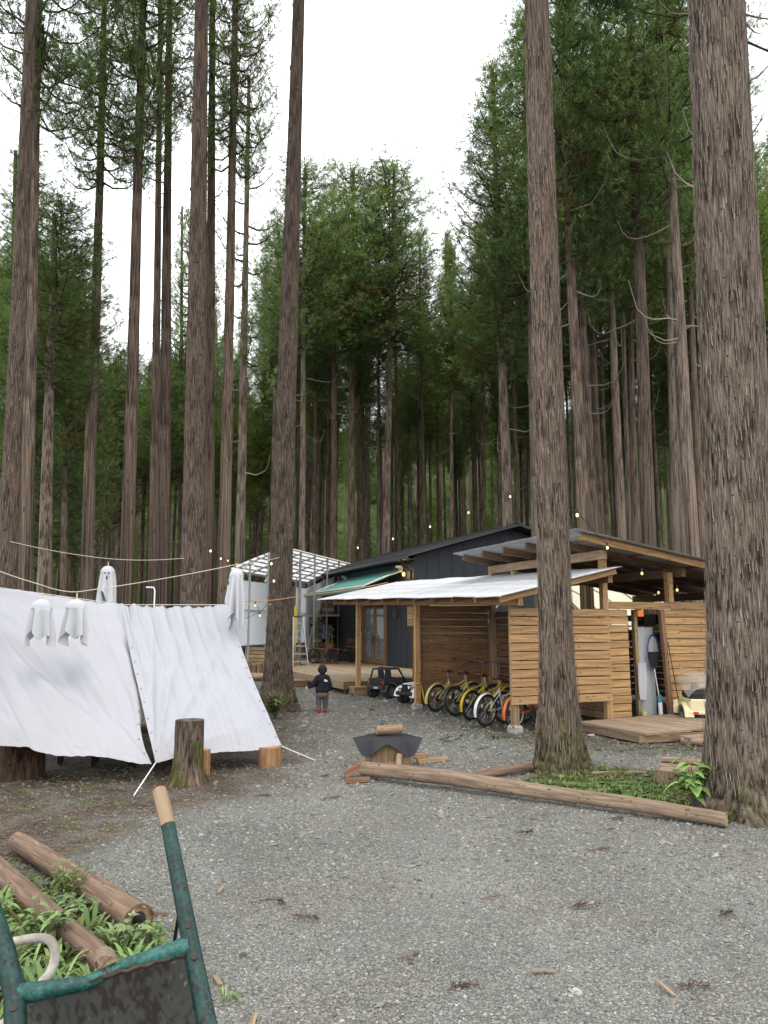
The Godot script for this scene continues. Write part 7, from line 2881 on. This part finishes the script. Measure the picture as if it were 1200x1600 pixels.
func build_small() -> void:
	# sprigs shed by the cedars, and chips of wood, on the gravel
	var spots := [[818, 1304, "dark", "below the long log, second trunk side"], [935, 1331, "red", "below the long log, widest of its kind"], [962, 1282, "red", "just under the long log"], [772, 1406, "brown", "long thin one in the middle of the gravel"], [912, 1420, "red", "right of the long thin one"], [1134, 1432, "dark", "bunched, near the right edge"], [1076, 1547, "red", "lower right corner"], [848, 1521, "tan", "lower middle, upright-looking chip"], [720, 1546, "red", "lower middle, left of the tan one"], [516, 1250, "red", "left of the long log's end"], [430, 1412, "dark", "right of the wheelbarrow grip"], [475, 1438, "red", "small, in the left half of the gravel"], [345, 1393, "tan", "beside the wheelbarrow handle"], [410, 1246, "dark", "near the right guy rope"], [1040, 1548, "tan", "pale chip beside the lower right sprig"], [340, 1536, "tan", "pale chip right of the wheelbarrow tray"], [395, 1600, "tan", "bottom edge by the grass tuft"], [246, 1430, "tan", "pale splinter beside the thick log's broken end"], [945, 1300, "brown", "thin one under the long log"], [640, 1500, "brown", "small, lower middle"]]
	for q in spots:
		var o := floor_at(q[0], q[1]) + Vector3(0, 0.012, 0)
		if q[2] == "tan":
			var t := thing("wood_chip", "pale wood chip on the gravel: " + q[3], "wood chip", here(o, rng.randf() * TAU))
			board(t, "wood", Vector3.ZERO, Vector3(rng.randf_range(0.07, 0.13), 0.008, rng.randf_range(0.014, 0.025)), Color(0.33, 0.25, 0.165), Vector3(0.1, 0, 0.08), M.old_wood)
			continue
		var t := thing("cedar_sprig", "%s fallen cedar sprig on the gravel: %s" % [q[2], q[3]], "cedar sprig", here(o, rng.randf_range(-0.5, 0.5)))
		var base: Color = {"red": Color(0.15, 0.07, 0.045), "dark": Color(0.07, 0.04, 0.03), "brown": Color(0.16, 0.09, 0.055)}[q[2]]
		var s := shape(base)
		var l := rng.randf_range(0.045, 0.1)
		var bend := rng.randf_range(-0.03, 0.03)
		s.tube([Vector3(-l, 0, bend), Vector3(-l * 0.3, 0.008, 0.006), Vector3(l * 0.4, 0.01, -bend * 0.4), Vector3(l, 0.004, bend)], [0.0032, 0.0025, 0.0018, 0.001], 5)
		for k in 26 if q[2] != "brown" else 8:
			var f := rng.randf_range(-0.7, 1.0)
			s.color = base
			tuft(s, Vector3(l * f, 0.008, bend * f * f + rng.randf_range(-0.014, 0.014)), Vector3(0.8, 0.15, rng.randf_range(-1.2, 1.2)).normalized(), rng.randf_range(0.012, 0.034), 7)
		part(t, "twig", s, M.matt)
	for q in [[668, 1510, "tan stone in the lower middle of the gravel"], [780, 1331, "pale stone below the tall trunk's gravel"], [890, 1454, "light stone right of the middle sprigs"], [1134, 1471, "grey stone near the right edge"], [760, 1426, "dark angular stone in the middle"], [160, 1322, "white stone beyond the thick log"], [186, 1282, "grey stone in the dirt below the tarp"], [52, 1262, "pale stone near the tree foot at the left"], [865, 1151, "pale rounded stone under the slatted panel"], [924, 1151, "pale rounded stone at the platform's left corner"]]:
		var g := rng.randf_range(0.2, 0.34)
		var sz := rng.randf_range(0.012, 0.022) if q[1] > 1200 else 0.06
		var o := part(self, "stone", stone_mesh(6, q[0], Color(g, g * 0.98, g * 0.92)), M.stone, Transform3D(Basis(Vector3.UP, q[0]).scaled(Vector3(sz, sz * 0.7, sz * 0.8)), floor_at(q[0], q[1]) + Vector3(0, sz * 0.3, 0)))
		tag(o, q[2], "stone")
	line("yellow_rope", "short yellow rope knotted round the shed's left post", "rope", [local(-0.07, 0.5, -3.62).origin, local(0.0, 0.49, -3.6).origin, local(0.07, 0.5, -3.68).origin, local(0.12, 0.1, -3.55).origin], 0.014, Color(0.55, 0.42, 0.04))
	# boughs that reach into the top of the picture
	for k in 2:
		var t := thing("cedar_bough", ["green cedar bough hanging into the top of the photo, right of the tall trunk", "dry twisted bough crossing the top right beside the massive trunk"][k], "bough", here(far([960, 1085][k], [-40, -10][k], [14.0, 9.0][k])))
		var st := shape(Color(0.16, 0.12, 0.09))
		var s := shape()
		for q in (9 if k == 0 else 2):
			var tip := Vector3(rng.randf_range(-1.4, 1.4), rng.randf_range(-0.9, 0.3), rng.randf_range(-0.6, 0.6)) if k == 0 else Vector3(0.5 + q * 0.2, 0.25 + q * 0.1, -0.2)
			st.tube([Vector3.ZERO, tip * 0.5 + Vector3(0, 0.15, 0), tip], [0.03, 0.018, 0.006], 5)
			if k == 0:
				for j in 42:
					s.color = Color(0.085, 0.15, 0.06) * rng.randf_range(0.7, 1.4)
					tuft(s, tip * rng.randf_range(0.35, 1.05) + Vector3(rng.randf_range(-0.25, 0.25), rng.randf_range(-0.2, 0.2), rng.randf_range(-0.25, 0.25)), Vector3(rng.randf_range(-0.5, 0.5), rng.randf_range(-0.9, 0.5), rng.randf_range(-0.4, 0.4)).normalized(), 0.2, 12)
		part(t, "branch", st, M.matt)
		if k == 0:
			part(t, "needles", s, M.needle).set_meta("kind", "stuff")
